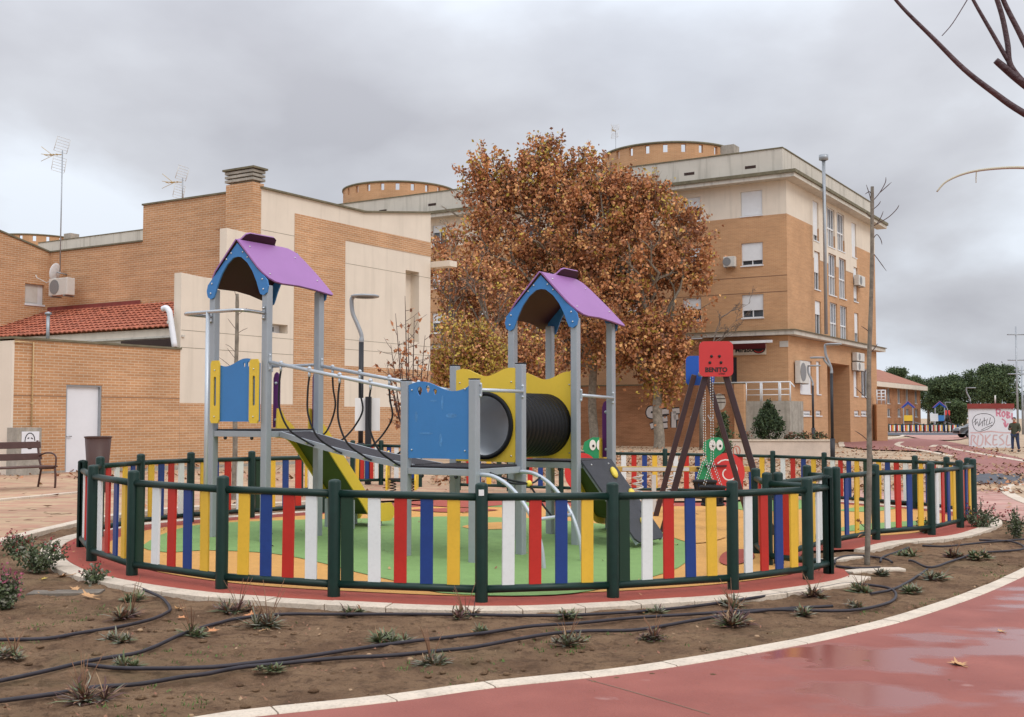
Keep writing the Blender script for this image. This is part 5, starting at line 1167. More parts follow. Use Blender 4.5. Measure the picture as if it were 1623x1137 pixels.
# planter with conifer
d_ = 46.0; xa, xb = XD(1156, d_)[0], XD(1314, d_)[0]; zb_ = g(20, 50); zt_ = D(1235, 697, d_).z
pl = thing('stone_planter', 'long low pale stone planter wall with a small orange scribble', 'planter', ((xa+xb)/2, d_, zb_)); hw = (xb-xa)/2
MB().box(-hw, hw, 0, 2.6, -.2, zt_-zb_-.07).build('wall', 'planter_stone', pl, bev=.01); MB().box(-hw-.04, hw+.04, -.04, .25, zt_-zb_-.066, zt_-zb_).build('coping', 'cream_stone', pl); MB().box(-hw+.2, hw-.2, .26, 2.5, zt_-zb_-.066, zt_-zb_-.02).build('earth', 'soil', pl)
ux = XD(1166, d_)[0]-(xa+xb)/2; mb = MB(); mb.stroke([(ux+.14*math.cos(t_), .38+.2*math.sin(t_)) for t_ in [i*.4 for i in range(17)]], .04, (0,-.006,0), (1,0,0), (0,0,1)); mb.stroke([(ux-.03, .5), (ux+.03, .25)], .04, (0,-.006,0), (1,0,0), (0,0,1)); mb.build('scribble', 'paint_orange', pl)
# ------------------------------------------------ far brick house, far playground, hut, car, poles
E_ = Frame((XD(1388, 150)[0], 150, 0), RZB)
fh = bthing('brick_house', 'far two storey brick house with a low red tiled roof, right of the apartment block', 'building', E_)
def EX(px, py): p = E_.hit(px, py, 0, 0); return p.y, p.z
ye = EX(1459, 640)[0]; ze = EX(1388, 609)[1]
hs = []
for px in (1408.5, 1425, 1438, 1452):
    u = EX(px, 640)[0]; hs += [(u-.9, u+.9, EX(px, 661)[1], EX(px, 648)[1]), (u-.8, u+.8, EX(px, 640)[1], EX(px, 616)[1])]
mb = MB(); hwall(mb, 'x', -6, ye, -1, ze, hs, .25); mb.add([(0,ye,-1),(-10,ye,-1),(-10,ye,ze),(0,ye,ze)],[(0,1,2,3)]); mb.build('wall', 'brick_dark', fh)
for h_ in hs: window(fh, 'x', 0, *h_, 0, 0)
mb = MB(); zr_ = ze+2.2; mb.add([(.9,-6,ze+.3),(.9,ye+.9,ze+.3),(-5,ye-4,zr_+.6),(-5,-6,zr_+.6)],[(0,1,2,3)]); mb.add([(.9,ye+.9,ze+.3),(-12,ye+.9,ze+.3),(-5,ye-4,zr_+.6)],[(0,1,2)]); mat('tile_far', (.33, .14, .09), .9, .2, 1.2); mb.build('roof', 'tile_far', fh)
MB().box(-10, .9, -6, ye+.9, ze-.35, ze+.28).build('eave', 'cream_render', fh); MB().box(-4.2, -3.2, 1, 2, ze+1.5, EX(1402, 590)[1]+.9).build('chimney', 'stained_concrete', fh)
# graffiti hut
d_ = 67.7; H_ = Frame((XD(1570.5, d_)[0], d_, g(24, 60)), -math.atan2(XD(1570.5, d_)[0], d_)*.93); zb_ = H_.o.z
hpt = lambda px, py: H_.hit(px, py, 1, 0)
xl_, xr_ = hpt(1535.5, 680).x, hpt(1606, 680).x; h1 = hpt(1570, 648).z; h2 = hpt(1570, 640).z
hut = thing('graffiti_hut', 'small white hut with a red roof slab, covered in pink and black graffiti', 'hut', tuple(H_.o), H_.rz)
MB().box(xl_, xr_, 0, 2.4, -.3, h1).build('wall', 'white_door', hut)
mat('hut_red', (.26, .045, .035), .7, .12, 3); MB().box(xl_-.05, xr_+.08, -.08, 2.5, h1+.003, h2).build('roof', 'hut_red', hut); MB().tube([(xl_*.0+.2, .4, h2), (.2, .4, h2+.5)], .05, 6).build('vent_pipe', 'ac_white', hut)
def hp(px, py): p = hpt(px, py); return (p.x, p.z)
def scr(name, m, ss, w, f=-.006, root=hut):
    mb = MB()
    for s_ in ss: mb.stroke([tuple(v[:2]) for v in cr([(*hp(*p), 0) for p in s_], 3)], w, (0, f, 0), (1,0,0), (0,0,1))
    return mb.build(name, m, root)
scr('graffiti', 'paint_pink', [[(1579,648),(1580,660)], [(1579,649),(1585,650),(1584,655),(1580,655)], [(1583,655),(1586,661)], [(1591,652),(1588,656),(1590,661),(1593,657),(1591,652)], [(1596,652),(1596,663)], [(1596,653),(1600,655),(1597,658),(1601,661),(1596,663)], [(1604,655),(1604,665)], [(1604,648),(1605,649)], [(1588,664),(1593,668),(1594,676)], [(1591,670),(1594,677),(1598,671)]], .085)
scr('graffiti', 'paint_black', [[(1541,668),(1545,660),(1555,656),(1568,657),(1576,663),(1575,672),(1566,680),(1552,684),(1544,679),(1541,668)], [(1546,664),(1546,674),(1549,668),(1551,676)], [(1554,664),(1552,675),(1557,668),(1557,676)], [(1560,662),(1560,675)], [(1557,668),(1563,666)], [(1565,664),(1563,674),(1568,672)], [(1570,662),(1568,672),(1573,669)], [(1543,670),(1549,664)], [(1555,682),(1565,677),(1573,674)]], .028)
scr('graffiti', 'paint_faint', [[(1540,690),(1539,706)], [(1540,690),(1546,692),(1543,698),(1549,706)], [(1551,690),(1549,706),(1556,705),(1558,692),(1553,688)], [(1562,690),(1562,706)], [(1570,689),(1563,698),(1571,706)], [(1575,690),(1574,705),(1581,704)], [(1575,690),(1581,690)], [(1575,697),(1580,697)], [(1590,689),(1584,693),(1589,698),(1591,703),(1584,706)], [(1597,690),(1595,705),(1602,705)], [(1538,686),(1552,686),(1570,684),(1590,686),(1604,686)]], .075)
# car behind the hut
def car():
    d = 97; x0 = XD(1514, d)[0]; z = g(30, 90); t = thing('parked_car', 'dark grey car whose front sticks out from behind the graffiti hut', 'car', (x0+2.1, d, z))
    prof = [(-2.1,.35),(-2.15,.62),(-2.05,.85),(-1.2,1.0),(-.45,1.42),(.9,1.45),(1.8,1.05),(2.15,.95),(2.15,.4)]
    mb = MB()
    vs = []
    for y, k in ((-.88, 1), (-.80, .0), (.80, .0), (.88, 1)): pass
    for yy, zs in ((-.80, 1.0), (-.88, .93), (.88, .93), (.80, 1.0)): vs += [(x, yy*(1 if zz < .95 else .84), zz if zs == 1 else zz*.985) for x, zz in prof]
    n = len(prof); fs = [tuple(range(n))[::-1], tuple(range(3*n, 4*n))]
    for a in range(3): fs += [(a*n+i, a*n+(i+1) % n, (a+1)*n+(i+1) % n, (a+1)*n+i) for i in range(n)]
    mat('car_grey', (.035, .037, .042), .3, .05, 3, spec=.6, coat=.6); mb.add(vs, fs); mb.build('body', 'car_grey', t, bev=.06)
    mb = MB(); mb.add([(-.98,-.765,1.06),(-.45,-.755,1.36),(.8,-.755,1.38),(1.5,-.765,1.08)], [(0,1,2,3)]); mb.v = [(p[0], p[1]-.02, p[2]) for p in mb.v]; mb.build('side_window', 'glass_dark', t)
    mb = MB(); mb.add([(-1.22,-.66,1.01),(-1.22,.66,1.01),(-.50,.62,1.41),(-.50,-.62,1.41)], [(0,1,2,3)]); mb.v = [(p[0]-.02, p[1], p[2]+.012) for p in mb.v]; mb.build('windscreen', 'glass_dark', t)
    for x in (-1.35, 1.3):
        for s in (-1, 1):
            w_ = MB(); w_.tube([(x, s*.72, .33), (x, s*.91, .33)], .33, 20); wo = w_.build('wheel', 'rope_black', t); MB().tube([(x, s*.905, .33), (x, s*.925, .33)], .2, 12).build('rim', 'zinc', wo)
    for s in (-1, 1): MB().ball((-2.06, s*.62, .74), .14, 8, sc=(.5, 1, .6)).build('headlight', 'shutter_white', t)
    MB().box(-2.2, -2.12, -.5, .5, .42, .6).build('grille', 'rope_black', t)
car()
# ================================================================== LAMPS, POLES, SIGNS
def pole(name, label, px, d, zt, r, m='zinc', group=None, bars=(), cat='pole'):
    x = XD(px, d)[0]; z = g(x, d); t = thing(name, label, cat, (x, d, z), 0, group); MB().tube([(0,0,-.3), (0,0,zt-z)], [r, r*.6], 8).build('mast', m, t)
    for bz_, hw_ in bars: MB().tube([(-hw_, 0, bz_-z), (hw_, 0, bz_-z)], .05, 5).build('crossbar', m, t)
    return t
pole('tall_mast', 'tall thin grey mast with cross bars behind the graffiti hut at the right edge', 1611, 92, D(1611, 518, 92).z, .10, 'zinc', bars=[(D(1611, y, 92).z, 14/FPX*92) for y in (530.5, 571, 593)])
pole('tall_mast', 'second fainter grey mast at the right picture edge, farther back', 1619, 120, D(1619, 580, 120).z, .14, 'zinc', bars=[(D(1619, y, 120).z, .8) for y in (587,)])
def ringlamp(px, d, ytop, label, two=False, yaw=0, base=0):
    x = XD(px, d)[0]; z = g(x, d)+base; H = D(px, ytop, d).z-z; t = thing('street_lamp', label, 'street lamp', (x, d, z), yaw, 'street lamps')
    MB().tube([(0,0,-.2), (0,0,.9)], .095, 12).build('base_sleeve', 'lamp_black', t)
    MB().tube([(0,0,.9), (0,0,H*.75)], .06, 12).build('pole', 'lamp_black', t)
    P_ = [(0,0,H*.75), (0,0,H*.79), (-.10,0,H*.85), (-.21,0,H*.91), (-.24,0,H-.09), (-.2,0,H-.02)]
    MB().tube(cr(P_, 6), [.06]*4+[.05]*27, 10).build('curved_neck', 'lamp_grey', t)
    hd = MB(); n = 36
    prof = [(.30,-.03),(.335,-.02),(.34,.015),(.31,.03),(.24,.02),(.23,-.02),(.30,-.03)]
    hd.lathe(prof, (.08, 0, H), n); hd.build('ring_head', 'lamp_grey', t); MB().lathe([(.001,.01),(.25,.015)], (.08,0,H), n).build('lamp_top', 'lamp_grey', t)
    if two:
        MB().tube(cr([(-.05,0,H*.81), (-.25,0,H*.855), (-.3,0,H*.88)], 4), .045, 8).build('lower_arm', 'lamp_grey', t); MB().lathe([(.001,-.03),(.28,-.03),(.3,0),(.28,.03),(.001,.035)], (-.55,0,H*.885), 24).build('lower_head', 'lamp_grey', t)
    return t
ringlamp(572.5, 27, 470, 'slim lamp post with a ring head, standing before the beige block')
ringlamp(1317.5, 45, 546, 'tall dark lamp post with two heads at the end of the stone planter', True)
ringlamp(1287.5, 58, 580, 'smaller lamp post behind the planter, before the shuttered windows', base=.3)
ringlamp(1536, 80, 615, 'short lamp seen above the red roof of the graffiti hut'); ringlamp(1500, 130, 638, 'small far lamp left of the hut before the pines')
# notice board
d_ = 25.5; x = XD(584.5, d_)[0]; z = g(x, d_); nb = thing('notice_board', 'dark post holding a blank white panel beside the ring-headed lamp', 'notice board', (x, d_, z))
MB().box(-.065, .065, -.065, .065, -.1, D(584, 629, d_).z-z).build('post', 'lamp_black', nb, bev=.005); MB().box(XD(562.5, d_)[0]-x, XD(602, d_)[0]-x, .07, .09, D(584, 683, d_).z-z, D(584, 631, d_).z-z).build('panel', 'white_paint', nb)
# bench and litter bin
w0 = G(60, 773); fb = Frame((w0.x, w0.y, w0.z), RZB)
be = thing('park_bench', 'dark brown slatted bench with a curved armrest, at the left edge', 'bench', tuple(w0), RZB)
for yy in (0, -1.55):
    P_ = [(0, yy, 0), (.06, yy, .25), (.09, yy, .42), (.02, yy, .62), (-.05, yy, .98)]
    MB().tube(cr(P_, 5), .022, 8).build('leg', 'brown_bench', be); MB().tube(cr([(.56, yy, 0), (.57, yy, .2), (.55, yy, .42)], 4), .022, 8).build('leg', 'brown_bench', be)
    MB().bar((.05, yy, .40), (.56, yy, .42), .04, .04).build('seat_bracket', 'brown_bench', be); MB().tube(cr([(.02, yy, .66), (.22, yy, .72), (.45, yy, .72), (.57, yy, .64), (.56, yy, .42)], 5), .018, 8).build('armrest', 'brown_bench', be)
for k in range(3): MB().box(.08+k*.165, .225+k*.165, -1.75, .06, .435, .47).build('seat_slat', 'brown_bench', be, bev=.006)
for z_, x_ in ((.60, .015), (.84, -.03)): MB().bar((x_, -1.75, z_+.05), (x_, .06, z_+.05), .035, .135, up=(-.2,0,1)).build('back_slat', 'brown_bench', be, bev=.006)
d_ = 22.2; x = XD(158, d_)[0]; z = g(x, d_); lb = thing('litter_bin', 'brown tapered litter bin between the white door and the fence', 'litter bin', (x, d_, z))
H = D(158, 692, d_).z-z; MB().lathe([(.001, 0), (.15, 0), (.17, .04), (.25, H), (.235, H), (.16, .06), (.001, .05)], (0,0,0), 28).build('body', 'bin_brown', lb); MB().lathe([(.25, H-.03), (.262, H-.02), (.262, H), (.235, H+.005)], (0,0,0), 28).build('rim', 'bin_brown', lb)
# ================================================================== TREES
def limbs(mb, a, b, r0, r1, sub, depth, rr, wob=.12, tips=None, n=7, spread=.8, cnt=(2, 4), ratio=.6):
    a, b = V3(a), V3(b); L_ = (b-a).length; k = 5; P_ = []
    for i in range(k+1):
        t = i/k; o = V3((rr.uniform(-1, 1), rr.uniform(-1, 1), rr.uniform(-.6, .6)))*wob*L_*math.sin(math.pi*t)*.5; P_.append(a.lerp(b, t)+o)
    mb.tube(P_, [r0+(r1-r0)*i/k for i in range(k+1)], max(3, n), cap=False)
    if tips is not None and depth <= 1: tips.append((P_[-1], (P_[-1]-P_[-2]).normalized())); tips.append((P_[3], (P_[-1]-P_[-2]).normalized()))
    if depth > 0:
        for _ in range(rr.randint(*cnt)):
            t = rr.uniform(.3, 1); p = P_[min(k, int(t*k+.5))]; d = (b-a).normalized(); q_ = V3((rr.gauss(0, 1), rr.gauss(0, 1), rr.gauss(.25, .7))).normalized()
            dd = (d+q_*spread).normalized(); limbs(mb, p, p+dd*L_*ratio*rr.uniform(.7, 1.15), r0*.5, max(.006, r1*.5), sub, depth-1, rr, wob, tips, max(3, n-1), spread, cnt, ratio)
def leafcloud(mb, pts, size, rr, nm=4, weights=None, droop=0.0):
    vs = []; fs = []; k = len(mb.v); ms = []
    for p, mi in pts:
        s_ = size*rr.uniform(.6, 1.3); u = V3((rr.gauss(0, 1), rr.gauss(0, 1), rr.gauss(0, 1)-droop)).normalized(); v = u.orthogonal().normalized()
        v = (Matrix.Rotation(rr.uniform(0, 6.28), 3, u) @ v); w_ = u.cross(v)
        # small pointed leaf, folded along its middle
        vs += [p, p+u*s_*.45+v*s_*.38+w_*s_*.10, p+u*s_, p+u*s_*.5-v*s_*.36+w_*s_*.12]; i = k+len(vs)-4
        fs += [(i, i+1, i+2), (i, i+2, i+3)]; ms += [mi, mi]
    mb.v += [tuple(q_) for q_ in vs]; mb.f += fs; mb.mi += ms; mb.sm += [False]*len(fs)
def choose(rr, w):
    r = rr.random()*sum(w); a = 0
    for i, x in enumerate(w):
        a += x
        if r < a: return i
    return len(w)-1
def plane_tree(x, d, H, th, lobes, nleaf, label, seed, tr=.28, size=.22, weights=(5, 4, 2.2, .35, 2), yel=None, group='plane trees with autumn leaves'):
    rr = random.Random(seed); z = g(x, d); t = thing('plane_tree', label, 'tree', (x, d, z), 0, group)
    mb = MB(); P_ = [(0,0,-.2), (.05,0,.6), (-.06,.05,th*.5), (.04,0,th)]; mb.tube(cr(P_, 4), [tr*1.25]+[tr*(1-.3*i/12) for i in range(12)], 12); mb.build('trunk', 'bark_pale', t)
    br = MB(); tips = []
    for (cx0, cy0, cz0, rx, ry, rz_, w_) in lobes:
        c = V3((cx0, cy0, cz0)); limbs(br, (.02, 0, th-.3), c-V3((0,0,rz_*.25)), tr*.55, tr*.16, 0, 3, rr, .25, tips, 7, .9, (3, 5), .30)
        limbs(br, c-V3((0,0,rz_*.2)), c+V3((0,0,rz_*.9)), tr*.22, .02, 0, 3, rr, .2, tips, 5, .8, (3, 5), .45)
    # twig clusters with leaves: clumps of uneven size inside each lobe
    tot = sum(l[6] for l in lobes); pts = []
    for (cx0, cy0, cz0, rx, ry, rz_, w_) in lobes:
        n = int(nleaf*w_/tot); ncl = max(8, n//26)
        for _ in range(ncl):
            while True:
                q_ = V3((rr.uniform(-1, 1), rr.uniform(-1, 1), rr.uniform(-1, 1)))
                L2 = q_.length
                if L2 < 1 and rr.random() < .25+.75*L2: break
            wpt = V3((cx0+q_.x*rx, cy0+q_.y*ry, cz0+q_.z*rz_)); nn_ = noise.noise(wpt*.42+V3((seed, 0, 0)))
            if nn_ < rr.uniform(-.16, .0): continue
            q_ *= 1+.22*nn_
            c = V3((cx0+q_.x*rx, cy0+q_.y*ry, cz0+q_.z*rz_)); cs = rr.uniform(.28, .62); base = choose(rr, weights)
            if yel and yel(c, rr): base = 3
            dirv = V3((rr.gauss(0, .5), rr.gauss(0, .5), rr.gauss(.5, .6))).normalized()
            for _ in range(rr.randint(22, 46)):
                s_ = rr.gauss(0, 1); p = c+dirv*s_*cs+V3((rr.gauss(0, .45), rr.gauss(0, .45), rr.gauss(0, .4)))*cs
                mi = base if rr.random() < .6 else choose(rr, weights); pts.append((p, mi))
    zmax = max(l[2] for l in lobes)
    sh = br
    for (cx0, cy0, cz0, rx, ry, rz_, w_) in lobes:
        for _ in range(int(16*w_**.6)+8):
            a = rr.uniform(0, 6.28); el = rr.uniform(-.2, 1.5); dv_ = V3((math.cos(a)*math.cos(el), math.sin(a)*math.cos(el), math.sin(el))); p0 = V3((cx0+dv_.x*rx*.8, cy0+dv_.y*ry*.8, cz0+dv_.z*rz_*.8)); gd = (dv_+V3((0, 0, .9))).normalized(); L_ = rr.uniform(.5, 1.35); p1 = p0+gd*L_+V3((rr.gauss(0, .2), rr.gauss(0, .2), 0)); sh.tube([p0, p0.lerp(p1, .5)+V3((rr.gauss(0, .08), rr.gauss(0, .08), 0)), p1], [.022, .014, .006], 4)
            b_ = choose(rr, weights)
            for _ in range(rr.randint(18, 38)):
                f_ = rr.uniform(.1, 1.02); q_ = p0.lerp(p1, f_)+V3((rr.gauss(0, .14), rr.gauss(0, .14), rr.gauss(0, .12))); pts.append((q_, 3 if (f_ > .8 and rr.random() < .35) else (b_ if rr.random() < .5 else choose(rr, weights))))
    br.build('branches', 'bark_pale', t)
    cm = MB(); leafcloud(cm, pts, size, rr, droop=.4); cm.build('crown', ['leaf_rust', 'leaf_brown', 'leaf_orange', 'leaf_yellow', 'leaf_dark'], t)
    return t
def LX(px, d): return XD(px, d)[0]
dT = 65.0; x0 = LX(1043, dT)
def lobe(px, py, rpx, rpy, w, d=dT, xb=None, zb=None, dy=0, ry=None):
    c = D(px, py, d); rx = rpx/FPX*d; rz_ = rpy/FPX*d; return (c.x-xb, dy, c.z-zb, rx, ry or rx*.8, rz_, w)
zb_ = g(x0, dT); K = dict(xb=x0, zb=zb_)
yl = lambda c, r: r.random() < (.5 if c.z < 4.2 and abs(c.x) < 2.6 else .02)
plane_tree(x0, dT, 15, 4.3, [lobe(1030,400,88,100,9,**K), lobe(1065,480,60,85,5,**K), lobe(985,500,80,100,6,**K), lobe(1030,560,62,55,4,**K), lobe(955,350,70,70,4,**K), lobe(1085,410,40,75,3,**K), lobe(1000,320,55,40,1.8,**K), lobe(1045,605,34,32,1.4,**K)], 31000, 'large rust-leaved plane tree before the terrace graffiti wall, forking low trunk', 3, .33, yel=yl)
x1_ = LX(940, 67.5); zb_ = g(x1_, 67.5); K = dict(d=67.5, xb=x1_, zb=zb_)
plane_tree(x1_, 67.5, 17, 5.0, [lobe(870,318,85,62,5.5,**K), lobe(845,390,100,90,8,**K), lobe(900,470,90,90,6,**K), lobe(790,440,70,90,5,**K), lobe(768,278,36,26,.45,**K), lobe(868,252,26,22,.4,**K), lobe(840,288,55,34,1.4,**K), lobe(925,280,40,35,1.1,**K), lobe(895,560,60,60,3,**K), lobe(935,380,60,90,4,**K), lobe(765,320,45,45,1.8,**K)], 30000, 'tallest rust-leaved plane tree, its crown rising in tufts above the apartment roof', 11, .30, yel=lambda c, r: r.random() < (.3 if c.z > 15.5 else .02))
x2_ = LX(790, 60); zb_ = g(x2_, 60); K = dict(d=60, xb=x2_, zb=zb_)
plane_tree(x2_, 60, 9, 2.6, [lobe(760,500,70,70,3,**K), lobe(805,560,60,60,3,**K), lobe(720,430,40,60,1.2,**K), lobe(850,600,60,40,1.5,**K)], 15000, 'lower thinner plane tree with sparse brown leaves behind the right tower', 23, .2, .19, weights=(3, 4, 1.5, 1, 3))
x3_ = LX(722, 56); zb_ = g(x3_, 56); K = dict(d=56, xb=x3_, zb=zb_)
plane_tree(x3_, 56, 5, 1.2, [lobe(715,560,48,40,3,**K), lobe(760,575,45,36,2,**K), lobe(725,610,60,30,1.5,**K)], 13000, 'low yellowing tree beside the right end of the beige block', 31, .12, .17, weights=(1, 1.6, 1.5, 4, 1.2))
def bare_tree(px, d, pytop, label, seed, leaves=0, r=.12, name='bare_tree', th=1.6, cnt=(3, 5), depth=4, lean=0, spread=.75, lsize=.14, bark='bark_grey', pts_top=None, group=None):
    rr = random.Random(seed); x = XD(px, d)[0]; z = g(x, d); H = D(px, pytop, d).z-z; t = thing(name, label, 'tree', (x, d, z), 0, group)
    MB().tube([(0,0,-.1), (.02,0,th*.5), (0,0,th)], [r*1.1, r, r*.85], 9).build('trunk', bark, t); br = MB(); tips = []
    limbs(br, (0,0,th-.05), (lean, 0, H*.9), r*.8, .012, 0, depth, rr, .12, tips, 6, spread, cnt, .42)
    br.build('branches', bark, t)
    if leaves:
        pts = []
        for _ in range(leaves):
            p, dr_ = rr.choice(tips); pts.append((p+V3((rr.gauss(0, .12), rr.gauss(0, .12), rr.gauss(0, .12)))*H*.12, choose(rr, (2, 3, 1, .2, 3))))
        cm = MB(); leafcloud(cm, pts, lsize, rr, droop=.6); cm.build('crown', ['leaf_rust', 'leaf_brown', 'leaf_orange', 'leaf_yellow', 'leaf_dark'], t)
    return t
bare_tree(712, 58, 385, 'nearly bare tree with fine grey twigs just right of the beige block', 5, 600, .16, depth=5, th=2.5)
bare_tree(765, 57, 410, 'bare pale-limbed tree seen left of the right tower roof', 15, 300, .15, depth=5, th=3.0, spread=.6)
bare_tree(1110, 63, 480, 'bare grey tree showing right of the plane trees, before a window', 8, 0, .10, depth=5, th=3.5, lean=1.2)
# ---- small saplings
def shoots(px, d, label, seed, tops):
    rr = random.Random(seed); x = XD(px, d)[0]; z = g(x, d); t = thing('sapling', label, 'tree', (x, d, z)); MB().tube([(0,0,-.05), (.02,0,.5), (0,0,1.0)], [.045, .04, .034], 7).build('trunk', 'twig', t); br = MB(); pts = []
    for tx, ty in tops:
        e_ = D(tx, ty, d)-V3((x, d, z)); e_.y = rr.uniform(-.5, .5); b_ = V3((0, 0, rr.uniform(.6, 1.0))); m1 = b_.lerp(e_, .35)+V3((e_.x*.18, 0, 0)); P_ = cr([b_, m1, b_.lerp(e_, .7)+V3((e_.x*.08, 0, 0)), e_], 5); br.tube(P_, [.022*(1-i/len(P_))+.004 for i in range(len(P_))], 5)
        for k in range(3, len(P_)-1):
            if rr.random() < .75:
                q_ = P_[k]+V3((rr.uniform(-.35, .35), rr.uniform(-.3, .3), rr.uniform(.05, .4))); br.tube([P_[k], P_[k].lerp(q_, .5)+V3((0,0,-.02)), q_], [.007, .005, .003], 4)
                for _ in range(rr.randint(1, 5)): pts.append((P_[k].lerp(q_, rr.uniform(.3, 1)), rr.choice((0, 1, 1, 4))))
    br.build('branches', 'twig', t); cm = MB(); leafcloud(cm, pts, .12, rr, droop=1.2); cm.build('crown', ['leaf_rust', 'leaf_brown', 'leaf_orange', 'leaf_yellow', 'leaf_dark'], t)
shoots(652, 27, 'young sapling with withered brown leaves before the right end of the beige block', 42, [(641,468),(628,498),(655,500),(672,530),(617,545),(680,560),(612,575),(645,520),(662,565),(632,540),(622,600),(668,600)])
mat('bark_sapling', (.22, .19, .15), .85, .3, 9, .4, 40, col2=(.12, .10, .08)); 
def sapling(base, top, label, r, twigs, m='bark_sapling'):
    t = thing('sapling', label, 'tree', tuple(base)); b = V3(base); tp = V3(top)-b; P_ = [V3((0,0,-.05)), tp*.25+V3((.012,0,0)), tp*.5+V3((-.008,0,0)), tp*.75+V3((.008,0,0)), tp]
    mb = MB(); Q = cr(P_, 8); mb.tube(Q, [r*(1.1-.45*i/(len(Q)-1))*(1+.10*((i*7) % 5 == 0)) for i in range(len(Q))], 10); mb.build('trunk', m, t)
    for tw_ in twigs: MB().tube(cr([V3(p)-b for p in tw_], 4), [.0048]*(4*(len(tw_)-1)-1)+[.003, .002], 5).build('twig', 'twig', t)
    return t
b0 = G(1374, 893); dS = b0.y; T = lambda px, py: tuple(D(px, py, dS))
sap = sapling(b0, D(1382.5, 296, dS), 'young staked-straight sapling trunk with a few top twigs, in the soil right of the entrance', .028,
 [[T(1381,322),T(1378,308),T(1373,293)], [T(1381,308),T(1378,304),T(1371,308)], [T(1384,318),T(1394,306),T(1403,290),T(1404,281)], [T(1394,306),T(1402,299),T(1413,289)], [T(1384,332),T(1392,325),T(1396,319)], [T(1385,358),T(1396,352),T(1410,343),T(1421,332),T(1425,325)],
  [T(1390,355),T(1396,345),T(1400,335)], [T(1385,377),T(1390,372),T(1396,380),T(1398,388)], [T(1385,403),T(1392,412),T(1405,430)], [T(1381,532),T(1375,524),T(1365,517)], [T(1380,560),T(1386,552),T(1391,545)], [T(1379,640),T(1370,628),T(1355,614)], [T(1377,700),T(1366,690),T(1355,683)], [T(1381,345),T(1376,342),T(1374,336)], [T(1379,840),T(1366,832),T(1362,822)]])
mb = MB(); rr = random.Random(3)
leafcloud(mb, [(V3(T(1366, 826))-b0, 1), (V3(T(1363, 838))-b0, 1), (V3(T(1368, 846))-b0, 0), (V3(T(1360, 822))-b0, 0)], .06, rr); mb.build('dry_leaves', ['leaf_rust', 'leaf_brown'], sap)
d_ = 20.5; xb_ = XD(373, d_)[0]; T = lambda px, py: tuple(D(px, py, d_)); b1 = V3((xb_, d_, g(xb_, d_)))
sapling(b1, D(376, 466, d_), 'thin grey sapling standing behind the left tower', .045, [[T(376,500),T(384,494),T(392,488)], [T(376,525),T(366,512),T(361,505)], [T(375,530),T(384,524),T(393,520)], [T(374,560),T(365,550),T(357,546)], [T(373,590),T(362,578),T(345,565)], [T(376,480),T(372,462),T(366,440),T(362,420)], [T(374,570),T(366,560),T(360,552)]])
# ---- foreground branches of a tree standing just right of the picture
db = 3.1; T = lambda px, py, d=db: tuple(D(px, py, d)); bt = V3((2.25, 2.3, g(2.25, 2.3)))
ft = thing('young_street_tree', 'bare branches of a young tree reaching in at the top right corner', 'tree', tuple(bt))
def fb_(name, pts, r): return MB().tube(cr([V3(p)-bt for p in pts], 5), [r[0]+(r[1]-r[0])*i/(5*(len(pts)-1)) for i in range(5*(len(pts)-1)+1)], 9).build(name, 'branch_bark', ft)
mat('branch_bark', (.075, .042, .045), .55, .35, 14, .4, 60, col2=(.045, .022, .026))
MB().tube([(0,0,-.05), (-.01,0,.9), (0,.02,1.9)], [.05, .042, .036], 12).build('trunk', 'branch_bark', ft)
J = (2.25, 2.32, 1.9)
fb_('branch', [J, T(1900, 330, 2.8), T(1740, 245), T(1623, 180), T(1575, 147), T(1528, 110), T(1480, 62), T(1430, 12), T(1400, -25)], (.013, .0036))
fb_('branch', [J, T(1850, 300, 2.7), T(1700, 190), T(1623, 133), T(1590, 106), T(1578, 96)], (.017, .0085))
fb_('branch', [T(1680, 180), T(1625, 135), T(1600, 100), T(1572, 52), T(1545, 5), T(1530, -25)], (.008, .0038))
fb_('branch', [T(1630, 140), T(1602, 105), T(1597, 70), T(1588, 25), T(1575, -15)], (.0085, .0065))
fb_('branch', [T(1660, 130), T(1630, 80), T(1612, 45), T(1592, 5), T(1580, -30)], (.009, .006))
fb_('twig', [T(1493, 57), T(1510, 37), T(1533, 0), T(1540, -12)], (.0012, .0016))
mat('straw', (.48, .44, .33), .8); o_ = fb_('dry_stalk', [J, T(1800, 330, 2.4), T(1690, 272, 2.2), T(1623, 266, 2.2), T(1570, 268, 2.2), T(1530, 275, 2.2), T(1500, 288, 2.2), T(1485, 304, 2.2)], (.004, .0016)); o_.data.materials[0] = MATS['straw']
o_ = fb_('dry_stalk', [T(1548, 270, 2.2), T(1547, 280, 2.2), T(1547, 290, 2.2)], (.0012, .0008)); o_.data.materials[0] = MATS['straw']
